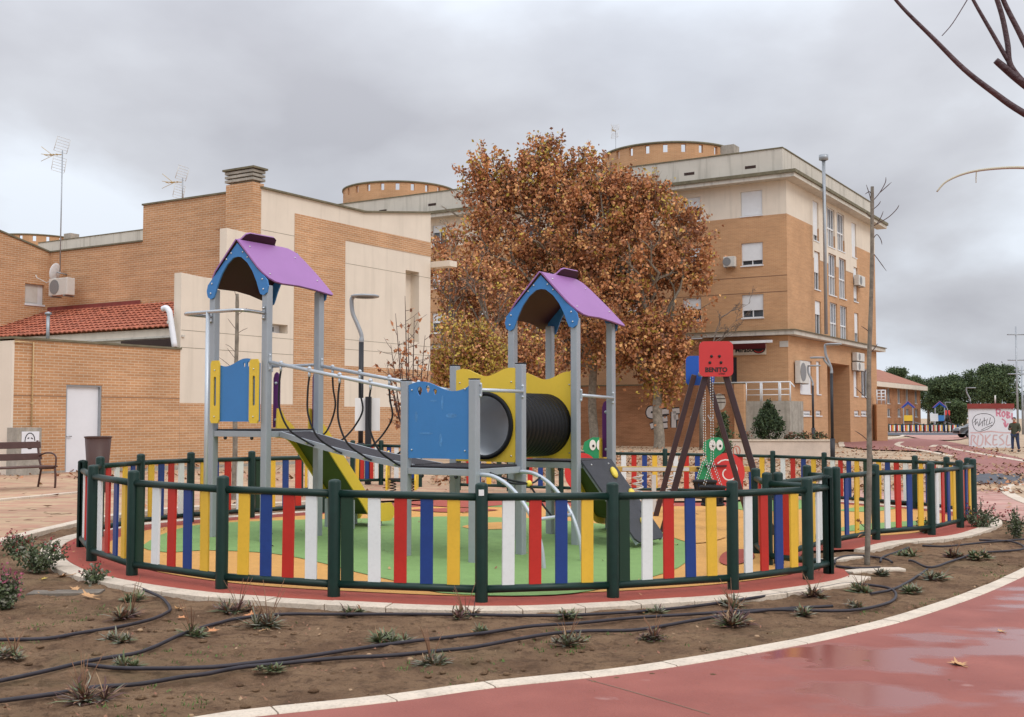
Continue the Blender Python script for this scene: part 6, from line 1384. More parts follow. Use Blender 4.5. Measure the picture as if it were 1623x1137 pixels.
# ---- conifer and shrubs in the planter
def leafy(name, label, cat, base, blobs, n, size, mats_, seed, stem=None, group=None, cluster=.12, cone=False, trunk_m='bark_grey', tr=.04):
    rr = random.Random(seed); t = thing(name, label, cat, tuple(base), 0, group); pts = []; tot = sum(b[6] for b in blobs)
    zc_ = max(b[2] for b in blobs); MB().tube([(0,0,-.05), (0,0,zc_)], [tr, tr*.4], 6).build('stem' if tr < .1 else 'trunk', trunk_m, t)
    for cx, cy, cz, rx, ry, rz_, w_ in blobs:
        for _ in range(max(4, int(n*w_/tot/14))):
            while True:
                q_ = V3((rr.uniform(-1, 1), rr.uniform(-1, 1), rr.uniform(-1, 1)))
                if q_.length < 1 and rr.random() < .15+.85*q_.length: break
            c = V3((cx+q_.x*rx, cy+q_.y*ry, cz+q_.z*rz_))
            if cone: k = max(.04, 1-(c.z/(zc_+rz_)))**.75*1.25; c.x *= k; c.y *= k
            base_ = rr.randrange(len(mats_))
            for _ in range(14): pts.append((c+V3((rr.gauss(0, 1), rr.gauss(0, 1), rr.gauss(0, .7)))*cluster, base_ if rr.random() < .6 else rr.randrange(len(mats_))))
    mb = MB(); leafcloud(mb, pts, size, rr); mb.build('foliage' if tr < .1 else 'crown', mats_, t); return t
dP = 47.0; zp = D(1217, 694, dP).z; xp_ = XD(1217, dP)[0]; H = D(1217, 632, dP).z-zp
leafy('conifer', 'dark glossy cone-shaped evergreen in the stone planter', 'shrub', (xp_, dP, zp), [(0,0,H*.45,.66,.6,H*.5,1)], 4200, .10, ['pine_dark', 'pine_mid', 'pine_dark'], 9, cluster=.07, cone=True)
x = XD(1146, 44)[0]; z = g(x, 44); leafy('cypress', 'slim green cypress shrub behind the snail seesaw', 'shrub', (x, 44, z), [(0,0,.95,.36,.3,1.0,1)], 2200, .10, ['pine_mid', 'pine_pale', 'pine_dark'], 19, cluster=.06, cone=True)
for px, lb_ in ((1180, 'small low planter shrub left of the cone-shaped evergreen'), (1252, 'small low planter shrub just right of the cone-shaped evergreen'), (1272, 'small low planter shrub between the evergreen and the small lamp'), (1297, 'small low planter shrub at the right end, by the two-headed lamp')):
    leafy('planter_shrub', lb_, 'shrub', (XD(px, 47)[0], 47, zt_-.02 if False else D(px, 696, 47).z), [(0,0,.12,.26,.2,.16,1)], 300, .08, ['shrub_green', 'leaf_dark', 'pine_mid'], px, group='low shrubs in the stone planter', cluster=.06, tr=.02)
# ---- far pines
def pine(px, py, rpx, rpy, d, label, seed, n=9000, blobs=9):
    n = int(n*1.9)
    rr = random.Random(seed); x = XD(px, d)[0]; z = g(x, d); c = D(px, py, d); rx, rz_ = rpx/FPX*d, rpy/FPX*d; B = []
    for _ in range(blobs): B.append((rr.uniform(-.68, .68)*rx, rr.uniform(-.5, .5)*rx, c.z-z+rr.uniform(-.6, .75)*rz_, rx*rr.uniform(.26, .46), rx*.4, rz_*rr.uniform(.2, .36), .8))
    B.append((0, 0, c.z-z, rx*.75, rx*.6, rz_*.62, 1.6)); return leafy('pine_tree', label, 'tree', (x, d, z), B, n, .27, ['pine_mid', 'pine_mid', 'pine_pale', 'pine_dark'], seed, group='pines at the back right', cluster=.34, tr=.28)
pine(1580, 612, 42, 42, 150, 'broad dark pine behind the graffiti hut', 51, 12000); pine(1528, 628, 36, 44, 165, 'rounded pine just left of the hut roof', 52, 11000); pine(1497, 620, 30, 28, 175, 'mid green pine left of the hut lamps', 53, 8000)
pine(1418, 592, 16, 12, 210, 'small pine crown peeking over the far brick house chimney', 54, 3000, 3); pine(1446, 606, 22, 14, 205, 'pine crown behind the eave of the far brick house', 55, 3500, 3); pine(1470, 630, 26, 34, 185, 'shadowy pine at the right end of the far brick house', 56, 7000); pine(1508, 660, 30, 22, 160, 'low bushy pine behind the far playground', 57, 6000)
# ================================================================== FAR PLAYGROUND
dF = 132.0; fr_post = [XD(px, dF) for px in range(1407, 1518, 11)]
for i in range(0, 1):
    c = fr_post[5]; root = thing('playground_fence', 'tiny colourful slatted fence of the second playground, far right by the brick house', 'fence', (c[0], c[1], g(*c)), 0, 'colourful playground fences'); z = g(*c)
    for k, p in enumerate(fr_post):
        MB().tube([(p[0], p[1], z), (p[0], p[1], z+1.02)], .08, 6).build('post', 'green_paint', root, True)
        if k:
            a = fr_post[k-1]
            for h in (.12, .9): MB().tube([(a[0], a[1], z+h), (p[0], p[1], z+h)], .05, 5).build('rail', 'green_paint', root, True)
            for q_, ch in enumerate('WRYW' if k % 2 else 'RWYB'):
                x = a[0]+(p[0]-a[0])*(q_+1)/5; MB().box(x-.07, x+.07, p[1]-.02, p[1]+.02, z+.14, z+.87).build('slat', SL[ch], root, True)
for px, sc_, lb_ in ((1438, 1, 'distant grey and blue play tower nearer the far brick house'), (1488, 1, 'distant play tower with a blue roof, beside the white far notice')):
    x = XD(px, 141)[0]; z = g(x, 141); t = thing('play_tower', lb_, 'play tower', (x, 141, z), R(-20), 'distant play towers')
    for a in (-.55, .55):
        for b in (-.5, .5): MB().box(a-.06, a+.06, b-.06, b+.06, 0, 3.0).build('post', 'aluminium', t)
    MB().box(-.6, .6, -.5, .5, 1.15, 1.25).build('deck', 'deck_black', t)
    for s in (-1, 1): MB().bar((0, 0, 3.75), (s*.85, 0, 2.95), 1.3, .06, up=(0,0,1)).build('roof_panel', 'purple_roof_sheen', t)
    for b in (-.56, .56): MB().plate([(-.8, 2.95), (0, 3.7), (.8, 2.95), (.6, 2.9), (0, 3.4), (-.6, 2.9)], [], .05, (0, b, 0), (1,0,0), (0,0,1), (0,-1,0)).build('gable_arch', 'swing_blue', t)
    MB().box(-.5, .5, -.6, -.54, 1.3, 2.0).build('panel', 'yellow_board' if px < 1450 else 'blue_board', t); MB().bar((.6, 0, 1.2), (2.6, 0, .6), .5, .06).build('ramp', 'aluminium', t)
x = XD(1479, 131)[0]; z = g(x, 131); t = thing('notice_board', 'small white notice on the far playground fence', 'notice board', (x, 131, z)); MB().box(-.45, .45, 0, .04, D(0, 668, 131).z-z, D(0, 656, 131).z-z).build('panel', 'white_paint', t); MB().tube([(0, .08, 0), (0, .08, 1.9)], .05, 6).build('post', 'zinc', t)
x = XD(1500, 138)[0]; z = g(x, 138); t = thing('swing_set', 'distant swing with a red end plate, left of the parked car', 'swing', (x, 138, z)); MB().box(-.3, .3, -.05, .0, 2.0, 2.6).build('end_plate', 'red_board', t, bev=.1)
for s in (-1, 1): MB().bar((0, 0, 2.3), (s*.8, 0, 0), .1, .1).build('leg', 'brown_post', t)
x = XD(1396, 84)[0]; t = thing('side_wall', 'low buff wall with a white balcony rail at the back corner of the apartment block', 'wall', (x, 84, g(x, 84))); z = t.location.z
MB().box(XD(1388, 84)[0]-x, XD(1405, 84)[0]-x, 0, 3, -.3, D(0, 641, 84).z-z).build('wall', 'brick_far', t)
for zz in (619, 624, 629, 634): MB().tube([(XD(1388, 84)[0]-x, .05, D(0, zz, 84).z-z), (XD(1403, 84)[0]-x, .05, D(0, zz, 84).z-z)], .05, 5).build('rail', 'shutter_white', t)
for px in (1389, 1396, 1402.5): MB().tube([(XD(px, 84)[0]-x, .05, D(0, 641, 84).z-z), (XD(px, 84)[0]-x, .05, D(0, 618, 84).z-z)], .06, 5).build('rail_post', 'shutter_white', t)
# ================================================================== PERSON
def skin(name, V, Eg, Rd, m, parent, sub=2):
    me = bpy.data.meshes.new(name); me.from_pydata(V, Eg, []); o = bpy.data.objects.new(name, me); C.objects.link(o)
    o.modifiers.new("skin", "SKIN")
    for i, r_ in enumerate(Rd): me.skin_vertices[0].data[i].radius = r_ if isinstance(r_, tuple) else (r_, r_)
    me.skin_vertices[0].data[0].use_root = True
    s2 = o.modifiers.new('sub', 'SUBSURF'); s2.levels = sub; s2.render_levels = sub
    dg = bpy.context.evaluated_depsgraph_get(); m2 = bpy.data.meshes.new_from_object(o.evaluated_get(dg)); bpy.data.objects.remove(o)
    m2.name = name; m2.materials.clear(); m2.materials.append(MATS[m])
    for p in m2.polygons: p.use_smooth = True
    if not m2.uv_layers: m2.uv_layers.new(name='UVMap')
    ob = bpy.data.objects.new(name, m2); C.objects.link(ob); ob.parent = parent; return ob
def _me_skin(me): pass
mat('skin', (.42, .24, .17), .6); mat('hair', (.02, .014, .01), .6); mat('coat_olive', (.06, .065, .04), .85, .15, 6); mat('jeans', (.03, .045, .10), .85, .15, 9); mat('scarf', (.35, .08, .04), .85); mat('shoe', (.02, .02, .02), .6)
wp = G(1609, 716.5)
pe = thing('person', 'person in olive coat and blue jeans looking down at a phone beside the graffiti hut', 'person', tuple(wp), R(-40))
# faces -x/-y; z up.  root at pelvis
V_ = [(0,0,.92),(0,0,1.12),(0,0,1.36),(0,-.01,1.46),(0,-.04,1.53),(0,-.075,1.62),(0,-.07,1.70),
      (-.10,0,.86),(-.11,-.03,.48),(-.12,.02,.09),(-.13,-.12,.04), (.10,0,.86),(.14,.0,.48),(.17,.07,.09),(.17,-.07,.04),
      (-.19,0,1.37),(-.25,-.02,1.12),(-.14,-.24,1.16),(-.10,-.31,1.19), (.19,0,1.37),(.25,.0,1.11),(.20,-.16,.98),(.17,-.22,.96)]
E_s = [(0,1),(1,2),(2,3),(3,4),(4,5),(5,6),(0,7),(7,8),(8,9),(9,10),(0,11),(11,12),(12,13),(13,14),(2,15),(15,16),(16,17),(17,18),(2,19),(19,20),(20,21),(21,22)]
R_ = [(.14,.10),(.13,.10),(.15,.10),.055,.05,(.075,.092),(.07,.085),.085,.06,.042,(.045,.035),.085,.06,.042,(.045,.035),.065,.05,.038,.034,.065,.05,.038,.034]
skin('body', V_, E_s, R_, 'skin', pe)
sc_ = lambda L_, k: [tuple(x*k for x in r_) if isinstance(r_, tuple) else r_*k for r_ in L_]
skin('coat', [(0,0,.95),(0,0,1.12),(0,0,1.38),(0,0,1.47),(0,0,.72),(-.19,0,1.37),(-.25,-.02,1.12),(-.155,-.21,1.15),(.19,0,1.37),(.25,0,1.11),(.21,-.13,1.0)], [(0,1),(1,2),(2,3),(0,4),(2,5),(5,6),(6,7),(2,8),(8,9),(9,10)], [(.19,.15),(.175,.14),(.18,.14),.07,(.21,.165),.095,.075,.062,.095,.075,.062], 'coat_olive', pe)
skin('jeans', [(0,0,.90),(-.10,0,.84),(-.11,-.03,.48),(-.12,.02,.12),(.10,0,.84),(.14,0,.48),(.17,.07,.12)], [(0,1),(1,2),(2,3),(0,4),(4,5),(5,6)], [(.15,.12),.105,.078,.062,.105,.078,.062], 'jeans', pe)
skin('hair', [(0,-.03,1.60),(0,-.04,1.68),(0,-.07,1.745)], [(0,1),(1,2)], [(.07,.07),(.095,.10),(.08,.085)], 'hair', pe)
for xs, ys in ((-.13, -.05), (.17, .0)): MB().ball((xs, ys, .05), .10, 8, sc=(.55, 1.45, .55)).build('shoe', 'shoe', pe)
MB().lathe([(.06, 1.43), (.095, 1.45), (.095, 1.50), (.055, 1.52)], (0,-.01,0), 12).build('scarf', 'scarf', pe)
for hx, hy, hz in ((-.10,-.33,1.20), (.165,-.245,.955)):
    for k in range(4): MB().tube([(hx-.02+k*.014, hy, hz), (hx-.02+k*.014, hy-.035-.006*(k in (1, 2)), hz+.012), (hx-.02+k*.014, hy-.05, hz-.012)], [.009, .008, .006], 5).build('finger', 'skin', pe)
    MB().tube([(hx+.03, hy+.02, hz), (hx+.05, hy-.01, hz+.02)], [.010, .008], 5).build('thumb', 'skin', pe)
MB().tube([(0,-.155,1.625),(0,-.178,1.605)], [.012, .015], 6).build('nose', 'skin', pe)
for s in (-1, 1): MB().ball((s*.085, -.06, 1.625), .022, 6, sc=(.4, .8, 1.2)).build('ear', 'skin', pe)
w = V3(wp)+Matrix.Rotation(R(-40), 3, 'Z') @ V3((-.10,-.37,1.24)); ph = thing('phone', 'small dark phone held up by the person in the olive coat', 'phone', tuple(w), R(-40)); MB().box(-.035, .035, -.005, .005, -.07, .07).build('case', 'shoe', ph)
# ================================================================== HOSES
def hose(pts, label, r=.0125, dz=.012):
    P_ = []
    for px, py in pts: p = G(px, py); P_.append(V3((p.x, p.y, g(p.x, p.y)+dz)))
    Q = cr(P_, 8); Q = [V3((q_.x+.006*noise.noise(V3((q_.x*5, q_.y*5, 1))), q_.y, max(q_.z, g(q_.x, q_.y)-.012+noise.noise(V3((q_.x*1.1, q_.y*1.1, 0)))*.028+noise.noise(V3((q_.x*4.3, q_.y*4.3, 3)))*.016+.006)+.004)) for q_ in Q]
    mb = MB(); mb.tube(Q, r, 10); o = mb.build('irrigation_hose', 'hose'); c = Q[len(Q)//2]
    o.data.transform(Matrix.Translation(-c)); o.location = c; tag(o, label, 'hose', 'black irrigation hoses on the soil'); return o
hose([(-60,1020),(0,1018),(73,1016),(127,1007),(195,996),(243,984),(265,974),(269,967),(258,952),(229,938),(195,927),(161,924)], 'black hose hooking back in a tight bend below the left end of the ring kerb')
hose([(-60,1096),(0,1084),(73,1068),(146,1051),(212,1040),(243,1030),(292,1008),(343,992),(383,983),(449,977),(515,977),(582,977),(674,977),(754,978),(876,979),(993,974),(1093,965),(1192,951),(1300,935),(1345,928),(1403,934),(1420,945),(1407,959),(1345,971),(1230,970),(1173,972),(1096,977),(1000,983),(920,991),(843,996),(760,1008),(648,1021),(568,1032),(489,1044),(409,1054),(330,1062),(243,1064),(183,1063),(136,1058)], 'longest black hose, along the ring kerb, looping back at the right')
hose([(-60,1122),(0,1116),(97,1103),(151,1094),(219,1089),(292,1077),(330,1072),(383,1062),(436,1057),(542,1047),(621,1043),(701,1035),(754,1029),(860,1010),(926,1004),(1009,1002),(1093,988),(1143,980),(1230,969),(1320,964)], 'front black hose crossing the soil nearest the red path kerb')
hose([(1323,896),(1325,889),(1340,884),(1365,883),(1402,888),(1414,894)], 'short looped hose at the foot of the young sapling trunk')
hose([(1325,900),(1355,903),(1395,902)], 'short straight hose piece left of the sapling base')
hose([(1395,893),(1400,885),(1420,878),(1440,870)], 'hose end rising right from the sapling loop')
hose([(1440,891),(1448,892),(1474,902),(1508,892),(1537,882),(1545,876)], 'hose with a V-shaped kink in the middle of the right soil patch')
hose([(1380,944),(1412,938),(1440,925),(1470,905)], 'hose lying obliquely behind the right end of the long loop')
hose([(1462,867),(1500,868),(1560,862),(1623,857)], 'hose farthest back, under the right flowering shrub'); hose([(1554,878),(1614,874),(1622,868),(1600,860),(1552,858)], 'hairpin hose at the right picture edge')
# ================================================================== PLANTS IN THE SOIL
def blades(name, n, L_, w, m, rr, up=.6, curl=.5):
    mb = MB()
    for i in range(n):
        a = rr.uniform(0, 6.28); el = rr.uniform(.15, 1.35)*up+.12; l = L_*rr.uniform(.55, 1.1); d = V3((math.cos(a)*math.cos(el), math.sin(a)*math.cos(el), math.sin(el))); s_ = V3((-math.sin(a), math.cos(a), 0)); o = V3((rr.gauss(0, .02), rr.gauss(0, .02), 0))
        ww = w*rr.uniform(.7, 1.2); P_ = [o+d*l*t-V3((0,0,1))*curl*l*t*t*.5+V3((math.cos(a), math.sin(a), 0))*curl*l*t*t*.2 for t in (0, .35, .7, 1)]
        vs = [P_[0]-s_*ww*.35, P_[0]+s_*ww*.35, P_[1]-s_*ww*.5, P_[1]+s_*ww*.5, P_[2]-s_*ww*.42, P_[2]+s_*ww*.42, P_[3]]
        mi = choose(rr, (3, 1, 1)) if len(m) > 2 else 0; mb.add(vs, [(0,1,3,2), (2,3,5,4), (4,5,6)], mi)
    return mb
PRO = {}
def tuft(kind, seed):
    if (kind, seed) in PRO: return None
    rr = random.Random(seed+hash(kind) % 1 if False else seed)
    n, L_, w, ms, up, cu = {'grey': (95, .20, .010, ['blade_grey', 'blade_green', 'blade_purple'], .42, .45), 'green': (100, .20, .011, ['blade_green', 'blade_grey', 'shrub_green'], .55, .5), 'purple': (100, .24, .014, ['blade_purple', 'blade_grey', 'blade_green'], .62, .4)}[kind]
    PRO[(kind, seed)] = (blades('t', n, L_, w, ms, rr, up, cu), ms, L_)
mat('litter_tan', (.36, .23, .13), .85, .25, 5); mat('litter_brown', (.22, .11, .06), .85, .25, 5)
tl = [(22,1040,48,'grey','grey tuft at the left edge under the first hose bend'), (185,1016,56,'grey','grey tuft tucked against the first hose bend, leftmost of the inner ones'), (207,978,70,'purple','wide purplish tuft inside the tight hose hook'), (209,950,36,'green','small green tuft just above the purplish one in the hose hook'),
 (304,1006,56,'green','green tuft touching the longest hose right of the hook'), (205,1055,58,'green','green tuft above the crossing of two hoses at the left'), (131,1110,85,'purple','tallest reddish purple tuft at the lower left, on the front hose'), (378,968,62,'purple','purplish tuft beside the ring kerb, below the left tower'),
 (425,992,74,'grey','flat grey tuft on the longest hose below the first blue slats'), (560,974,44,'green','upright green tuft touching the ring kerb under the slide'), (619,1015,62,'green','dark green tuft in the open soil between the hoses, centre left'), (433,1062,52,'green','thin green tuft where the two front hoses meet'),
 (684,1053,64,'grey','spiky grey-green tuft on the front hose with one yellow leaf'), (738,978,54,'purple','dark tuft at the kerb below the stickered fence post'), (903,978,42,'green','spiky tuft at the kerb right of the stickered post'), (768,1003,34,'green','small tuft on the middle hose below the stickered post'),
 (900,1021,56,'grey','grey tuft on the front hose with a clod beside it'), (1037,1013,48,'purple','purplish tuft on the front hose right of the clod'), (1033,973,34,'green','small green tuft at the kerb beside an orange leaf'), (1156,990,72,'purple','big dark purple tuft where hoses join, right of centre'), (1160,962,50,'grey','grey tuft directly behind the big dark purple one'),
 (1276,978,44,'grey','small grey tuft inside the right end of the long hose loop'), (1289,946,46,'purple','brownish tuft under dry leaves inside the hose loop'), (1357,962,44,'grey','grey tuft at the right bend of the long hose loop'), (1365,938,38,'green','bright green tuft beside the kerb end of the near ring'), (1437,882,36,'green','green tuft right of the sapling, by the right ring kerb'),
 (1400,911,34,'grey','small grey tuft below the sapling loop'), (1480,917,44,'grey','grey tuft below the V-shaped hose kink'), (1513,884,34,'purple','brown tuft above the right hose kink'), (1548,884,36,'green','dark tuft at the start of the right hairpin hose'), (1445,938,30,'green','faint green tuft between hose loop and red path kerb')]
for i, (px, py, wpx, kind, lab) in enumerate(tl):
    rr = random.Random(100+i); p = G(px, py); R0 = wpx/FPX*p.y/2*1.5; mb = MB(); ms = ['blade_green', 'blade_grey', 'blade_purple', 'litter_tan', 'litter_brown']
    wt = {'grey': (2, 5, 1, 1.5, 1), 'green': (6, 2, .5, 1, .6), 'purple': (1.2, 1.5, 4, 1, 2)}[kind]
    for c_ in range(rr.randint(3, 6)):
        ca = rr.uniform(0, 6.28); cr_ = R0*rr.uniform(0, .55); cc = V3((math.cos(ca)*cr_, math.sin(ca)*cr_, 0)); big = rr.uniform(.45, 1)
        for _ in range(rr.randint(45, 80)):
            a = rr.uniform(0, 6.28); el = abs(rr.gauss(.35, .35)) if rr.random() < .75 else rr.uniform(.8, 1.4); l_ = R0*big*rr.uniform(.35, 1.0); d = V3((math.cos(a)*math.cos(el), math.sin(a)*math.cos(el), math.sin(el))); s_ = V3((-math.sin(a), math.cos(a), rr.uniform(-.4, .4))); ww = rr.uniform(.007, .017)*(p.y/8)
            cu = rr.uniform(.1, .8); P_ = [cc+d*l_*t_-V3((0,0,1))*cu*l_*t_*t_*math.sin(el)*.8+s_*l_*.15*t_*t_*rr.uniform(-1, 1) for t_ in (0, .35, .7, 1)]
            mb.add([P_[0]-s_*ww*.35, P_[0]+s_*ww*.35, P_[1]-s_*ww*.5, P_[1]+s_*ww*.5, P_[2]-s_*ww*.42, P_[2]+s_*ww*.42, P_[3]], [(0,1,3,2), (2,3,5,4), (4,5,6)], choose(rr, wt))
    if kind == 'purple' or i % 4 == 0:
        for _ in range(6):
            a = rr.uniform(0, 6.28); q_ = V3((math.cos(a)*R0*.5, math.sin(a)*R0*.5, R0*rr.uniform(.7, 1.3))); mb.tube([(0,0,0), q_*.5+V3((0,0,.02)), q_], [.003, .0025, .0015], 4, 4)
    ob = mb.build('plant_tuft', ms); ob.location = (p.x, p.y, p.z-.003); tag(ob, lab, 'plant', 'low plant tufts in the soil')
def flower_bush(px, py, wpx, hpx, label, seed, fl='flower_red', nf=30, n=500, dense=True):
    rr = random.Random(seed); p = G(px, py); k = p.y/FPX; w_, h_ = wpx*k/2, hpx*k; t = thing('flowering_shrub', label, 'shrub', (p.x, p.y, p.z), 0, 'small flowering shrubs in the soil')
    st = MB(); pts = []; fl_ = []
    for i in range(26):
        a = rr.uniform(0, 6.28); r_ = w_*math.sqrt(rr.random()); tip = V3((math.cos(a)*r_, math.sin(a)*r_, h_*rr.uniform(.55, 1.05)*(1-.35*r_/w_))); base_ = tip*.12; base_.z = 0; P_ = cr([base_, base_.lerp(tip, .5)+V3((0,0,h_*.08)), tip], 3); st.tube(P_, .0035, 4)
        for q_ in range(n//26): f_ = rr.uniform(.1, .9); pts.append((base_.lerp(tip, f_)+V3((rr.gauss(0, .02), rr.gauss(0, .02), rr.gauss(0, .02))), rr.choice((0, 0, 1, 2))))
        if rr.random() < nf/26:
            for _ in range(5): fl_.append((tip+V3((rr.gauss(0, .012), rr.gauss(0, .012), rr.gauss(0, .02))), 0))
    st.build('stem', 'shrub_green', t); mb = MB(); leafcloud(mb, pts, .034, rr)
    if fl_: leafcloud(mb, [(q_, 3) for q_, _ in fl_], .028, rr)
    mb.build('foliage', ['shrub_green', 'blade_green', 'blade_grey', fl], t)
flower_bush(62, 905, 100, 62, 'widest red-flowering shrub at the left, near the paving kerb', 1, n=1300, nf=12); flower_bush(8, 962, 54, 66, 'shrub cut by the left picture edge, with small pink flowers', 2, n=900, fl='flower_pink')
flower_bush(25, 880, 60, 40, 'smaller shrub behind the widest red-flowering one, by the left kerb', 3, n=600, nf=20); flower_bush(150, 925, 50, 32, 'thin low shrub touching the left end of the ring kerb', 4, n=300, nf=4)
flower_bush(1467, 848, 26, 34, 'small leafy shrub before a fence post of the right ring', 5, n=420, nf=1); flower_bush(1555, 838, 70, 48, 'red-flowering shrub at the right end of the right ring fence', 6, n=1000, nf=26); flower_bush(1612, 852, 46, 55, 'taller leafy shrub at the right picture edge', 7, n=700, nf=3)
flower_bush(1540, 826, 36, 36, 'dense green shrub touching the last right fence post', 8, n=500, nf=2)
# ================================================================== FALLEN LEAVES
def bigleaf_mesh(seed, m):
    rr = random.Random(seed); mb = MB(); vs = [(0, 0, .012)]; n = 20
    for k in range(n):
        a = 2*math.pi*k/n; r_ = (1.0 if k % 4 == 0 else .62 if k % 2 == 0 else .46)*rr.uniform(.85, 1.1); vs.append((r_*math.cos(a), r_*math.sin(a)*.85, .05+.28*abs(math.sin(a*1.5+seed))*r_*r_))
    mb.add(vs, [(0, k+1, (k+1) % n+1) for k in range(n)], 0, False); mb.tube([(0,0,.02), (-.9,-.2,.05), (-1.3,-.25,.12)], .03, 4); return mb
ll = [(283,966,26,'leaf_orange','orange leaf at the outer side of the tight hose hook'), (288,980,20,'leaf_rust','rust leaf just below the orange one by the hose hook'), (337,1001,26,'leaf_rust','rust leaf lying on the longest hose right of the green tuft'), (396,976,28,'leaf_rust','flat rust leaf near the ring kerb below the left tower'), (98,915,34,'leaf_tan','large tan leaf by the left flowering shrub'), (140,946,40,'leaf_tan','large tan leaf below the left end of the ring kerb'), (120,935,26,'leaf_tan','tan leaf in the heap between shrub and kerb'), (70,918,14,'leaf_yellow','small yellow leaf by the left shrub'), (107,898,22,'leaf_tan','tan leaf at the back of the heap near the kerb'),
  (415,1001,18,'leaf_tan','tan leaf beside the flat grey tuft'), (752,1004,26,'leaf_tan','tan leaf pointing at the middle hose, below the stickered post'), (795,976,22,'leaf_rust','rust leaf on the soil just right of the stickered post'), (1012,971,24,'leaf_orange','bright orange leaf standing by the kerb tuft'), (1188,986,22,'leaf_tan','tan leaf right of the big dark purple tuft'), (760,966,18,'leaf_rust','rust leaf at the foot of the stickered post kerb'), (1288,938,26,'leaf_rust','rust leaf on the brownish tuft in the hose loop'), (1344,897,14,'leaf_tan','pale leaf under the sapling loop'), (1461,875,14,'leaf_rust','red-brown leaf right of the green sapling tuft'), (1513,884,16,'leaf_tan','tan leaf near the kinked hose'), (535,938,0,'leaf_tan','x'),
  (1519,1059,46,'leaf_tan','large pale leaf lying on the wet red path'), (1586,1006,24,'leaf_tan','smaller pale leaf behind the large one on the red path')]
for i, (px, py, wpx, m, lab) in enumerate(ll):
    if not wpx: continue
    p = G(px, py); r_ = wpx/FPX*p.y/2; ob = bigleaf_mesh(i, m).build('fallen_leaf', m); off = .022 if i >= 20 else .004; ob.location = (p.x, p.y, p.z+off); ob.scale = (r_, r_, r_); ob.rotation_euler = (rnd.uniform(-.2, .2) if i < 20 else .03, rnd.uniform(-.2, .2) if i < 20 else 0, rnd.uniform(0, 6.28)); tag(ob, lab, 'leaf', 'single fallen leaves')
def litter(name, regions, size, label, seed, mats_, h=.03):
    rr = random.Random(seed); mb = MB(); pts = []
    for (x0, x1, y0, y1, n, cond) in regions:
        for _ in range(n):
            x, y = rr.uniform(x0, x1), rr.uniform(y0, y1)
            if cond and not cond(x, y): continue
            if noise.noise(V3((x*.5, y*.5, seed))) < rr.uniform(-.5, .35): continue
            c = V3((x, y, g(x, y)+h)); a = rr.uniform(0, 6.28); s_ = size*rr.uniform(.5, 1.2); u = V3((math.cos(a), math.sin(a), rr.uniform(-.15, .5))).normalized()*s_; v = V3((-math.sin(a), math.cos(a), rr.uniform(-.3, .3))).normalized()*s_*.7
            k = len(mb.v); mb.v += [tuple(c-u*.5), tuple(c+v*.5), tuple(c+u*.6+V3((0,0,s_*.2))), tuple(c-v*.5)]; mb.f += [(k, k+1, k+2), (k, k+2, k+3)]; mi = rr.randrange(len(mats_)); mb.mi += [mi, mi]; mb.sm += [False]*2
    return stuff(mb.build(name, mats_), label, 'leaf litter')
LM = ['leaf_brown', 'litter_tan', 'litter_brown', 'litter_brown', 'litter_tan']
litter('leaf_litter', [(-2, 12, 25.5, 50, 12000, None), (12, 32, 27, 42, 6500, None), (3, 34, 44, 66, 4500, None), (-16, -3, 26, 34, 900, None), (7.6, 24, 17, 27, 150, None), (-14, 6, 18, 27, 120, None)], .15, 'brown fallen plane leaves scattered over the ground behind the playground', 5, LM, .04)
inb = lambda x, y: (x+.3)**2+(y-14)**2 > 5.6**2 and y < 16 and y > 4.2+max(0, (x-1))*1.0 and not (x > 2 and (x-5.6)**2+(y-18.5)**2 < 14)
litter('soil_debris', [(-6, 10, 4.2, 16, 13000, inb)], .026, 'dry leaf crumbs, pebbles and straw bits on the soil', 6, ['litter_tan', 'litter_brown', 'litter_brown', 'leaf_dark', 'leaf_dark'], .006)
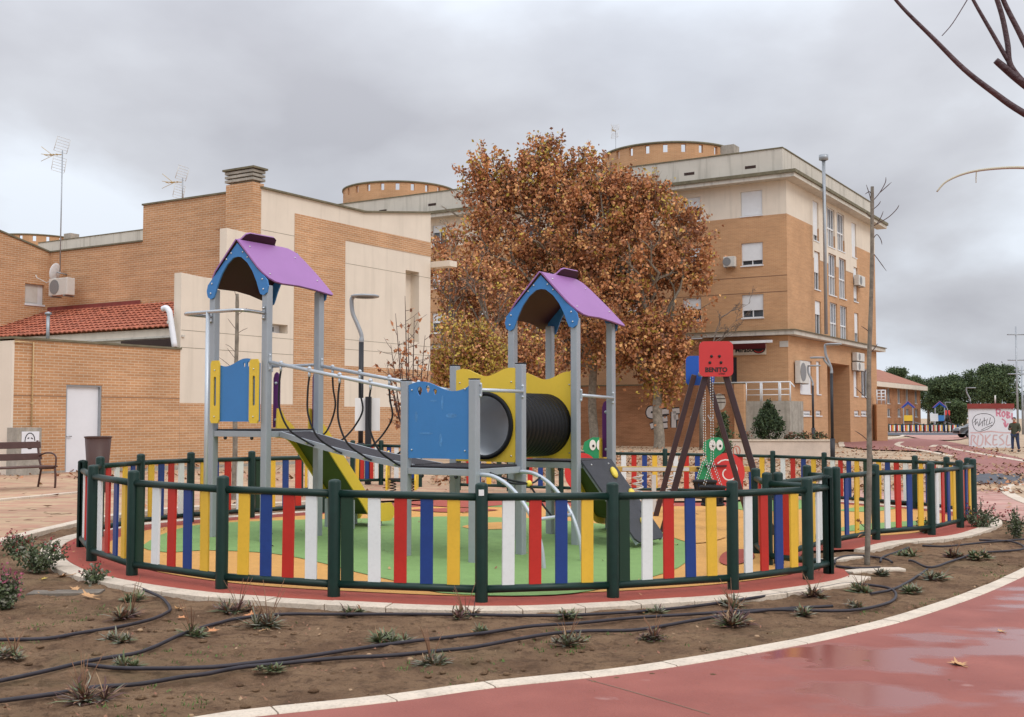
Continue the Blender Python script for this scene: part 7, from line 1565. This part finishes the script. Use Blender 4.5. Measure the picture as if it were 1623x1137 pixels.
litter('rubber_debris', [(-5, 4, 9.6, 19, 260, lambda x, y: (x+.5)**2+(y-13.8)**2 < 22)], .045, 'few dry leaf bits on the rubber play floor', 9, ['leaf_dark', 'leaf_tan'], .045)
def weeds():
    rr = random.Random(12); mb = MB()
    for _ in range(6000):
        x, y = rr.uniform(-6, 9), rr.uniform(4.2, 12)
        if not inb(x, y) or noise.noise(V3((x*1.3, y*1.3, 4))) < .12: continue
        for _ in range(4):
            a = rr.uniform(0, 6.28); h_ = rr.uniform(.008, .026); c = V3((x+rr.gauss(0, .02), y+rr.gauss(0, .02), g(x, y))); u = V3((math.cos(a), math.sin(a), 0)); mb.add([c-u*.005, c+u*.005, c+V3((u.y*.012, u.x*.012, h_))], [(0,1,2)])
    return stuff(mb.build('weed_sprouts', 'weed_green'), 'tiny green weed sprouts dotting the soil', 'weeds')
mat('weed_green', (.10, .17, .04), .8); weeds()
def pebbles():
    rr = random.Random(77); mb = MB()
    for _ in range(5200):
        x, y = rr.uniform(-6, 10), rr.uniform(4.2, 14)
        if not inb(x, y): continue
        r_ = rr.choice((.005, .006, .008, .01, .014, .02, .027))*rr.uniform(.7, 1.3); k = len(mb.v); z = g(x, y)-.012+noise.noise(V3((x*1.1, y*1.1, 0)))*.028+noise.noise(V3((x*4.3, y*4.3, 3)))*.016
        pr = [(0.001, -.5), (.8, -.3), (1, .1), (.6, .6), (.001, .8)]; mb.lathe([(a*r_, b*r_*.7) for a, b in pr], (x, y, z+r_*.2), 5, rr.choice((0,)*40+(1,)), True)
    return stuff(mb.build('soil_clods', ['soil', 'litter_tan']), 'small clods and stones lying on the soil', 'stones')
pebbles()
mat('old_slab', (.17, .14, .11), .95, .3, 5, .4, 30, dirt=.6); p = G(105, 938); cv = MB().box(-.30, .30, -.11, .11, -.03, .002).build('access_cover', 'stained_concrete'); cv.location = p; cv.data.materials[0] = MATS['old_slab']; cv.rotation_euler = (0, 0, .12); tag(cv, 'grey flat cover slab half sunk in the soil at the left', 'cover')
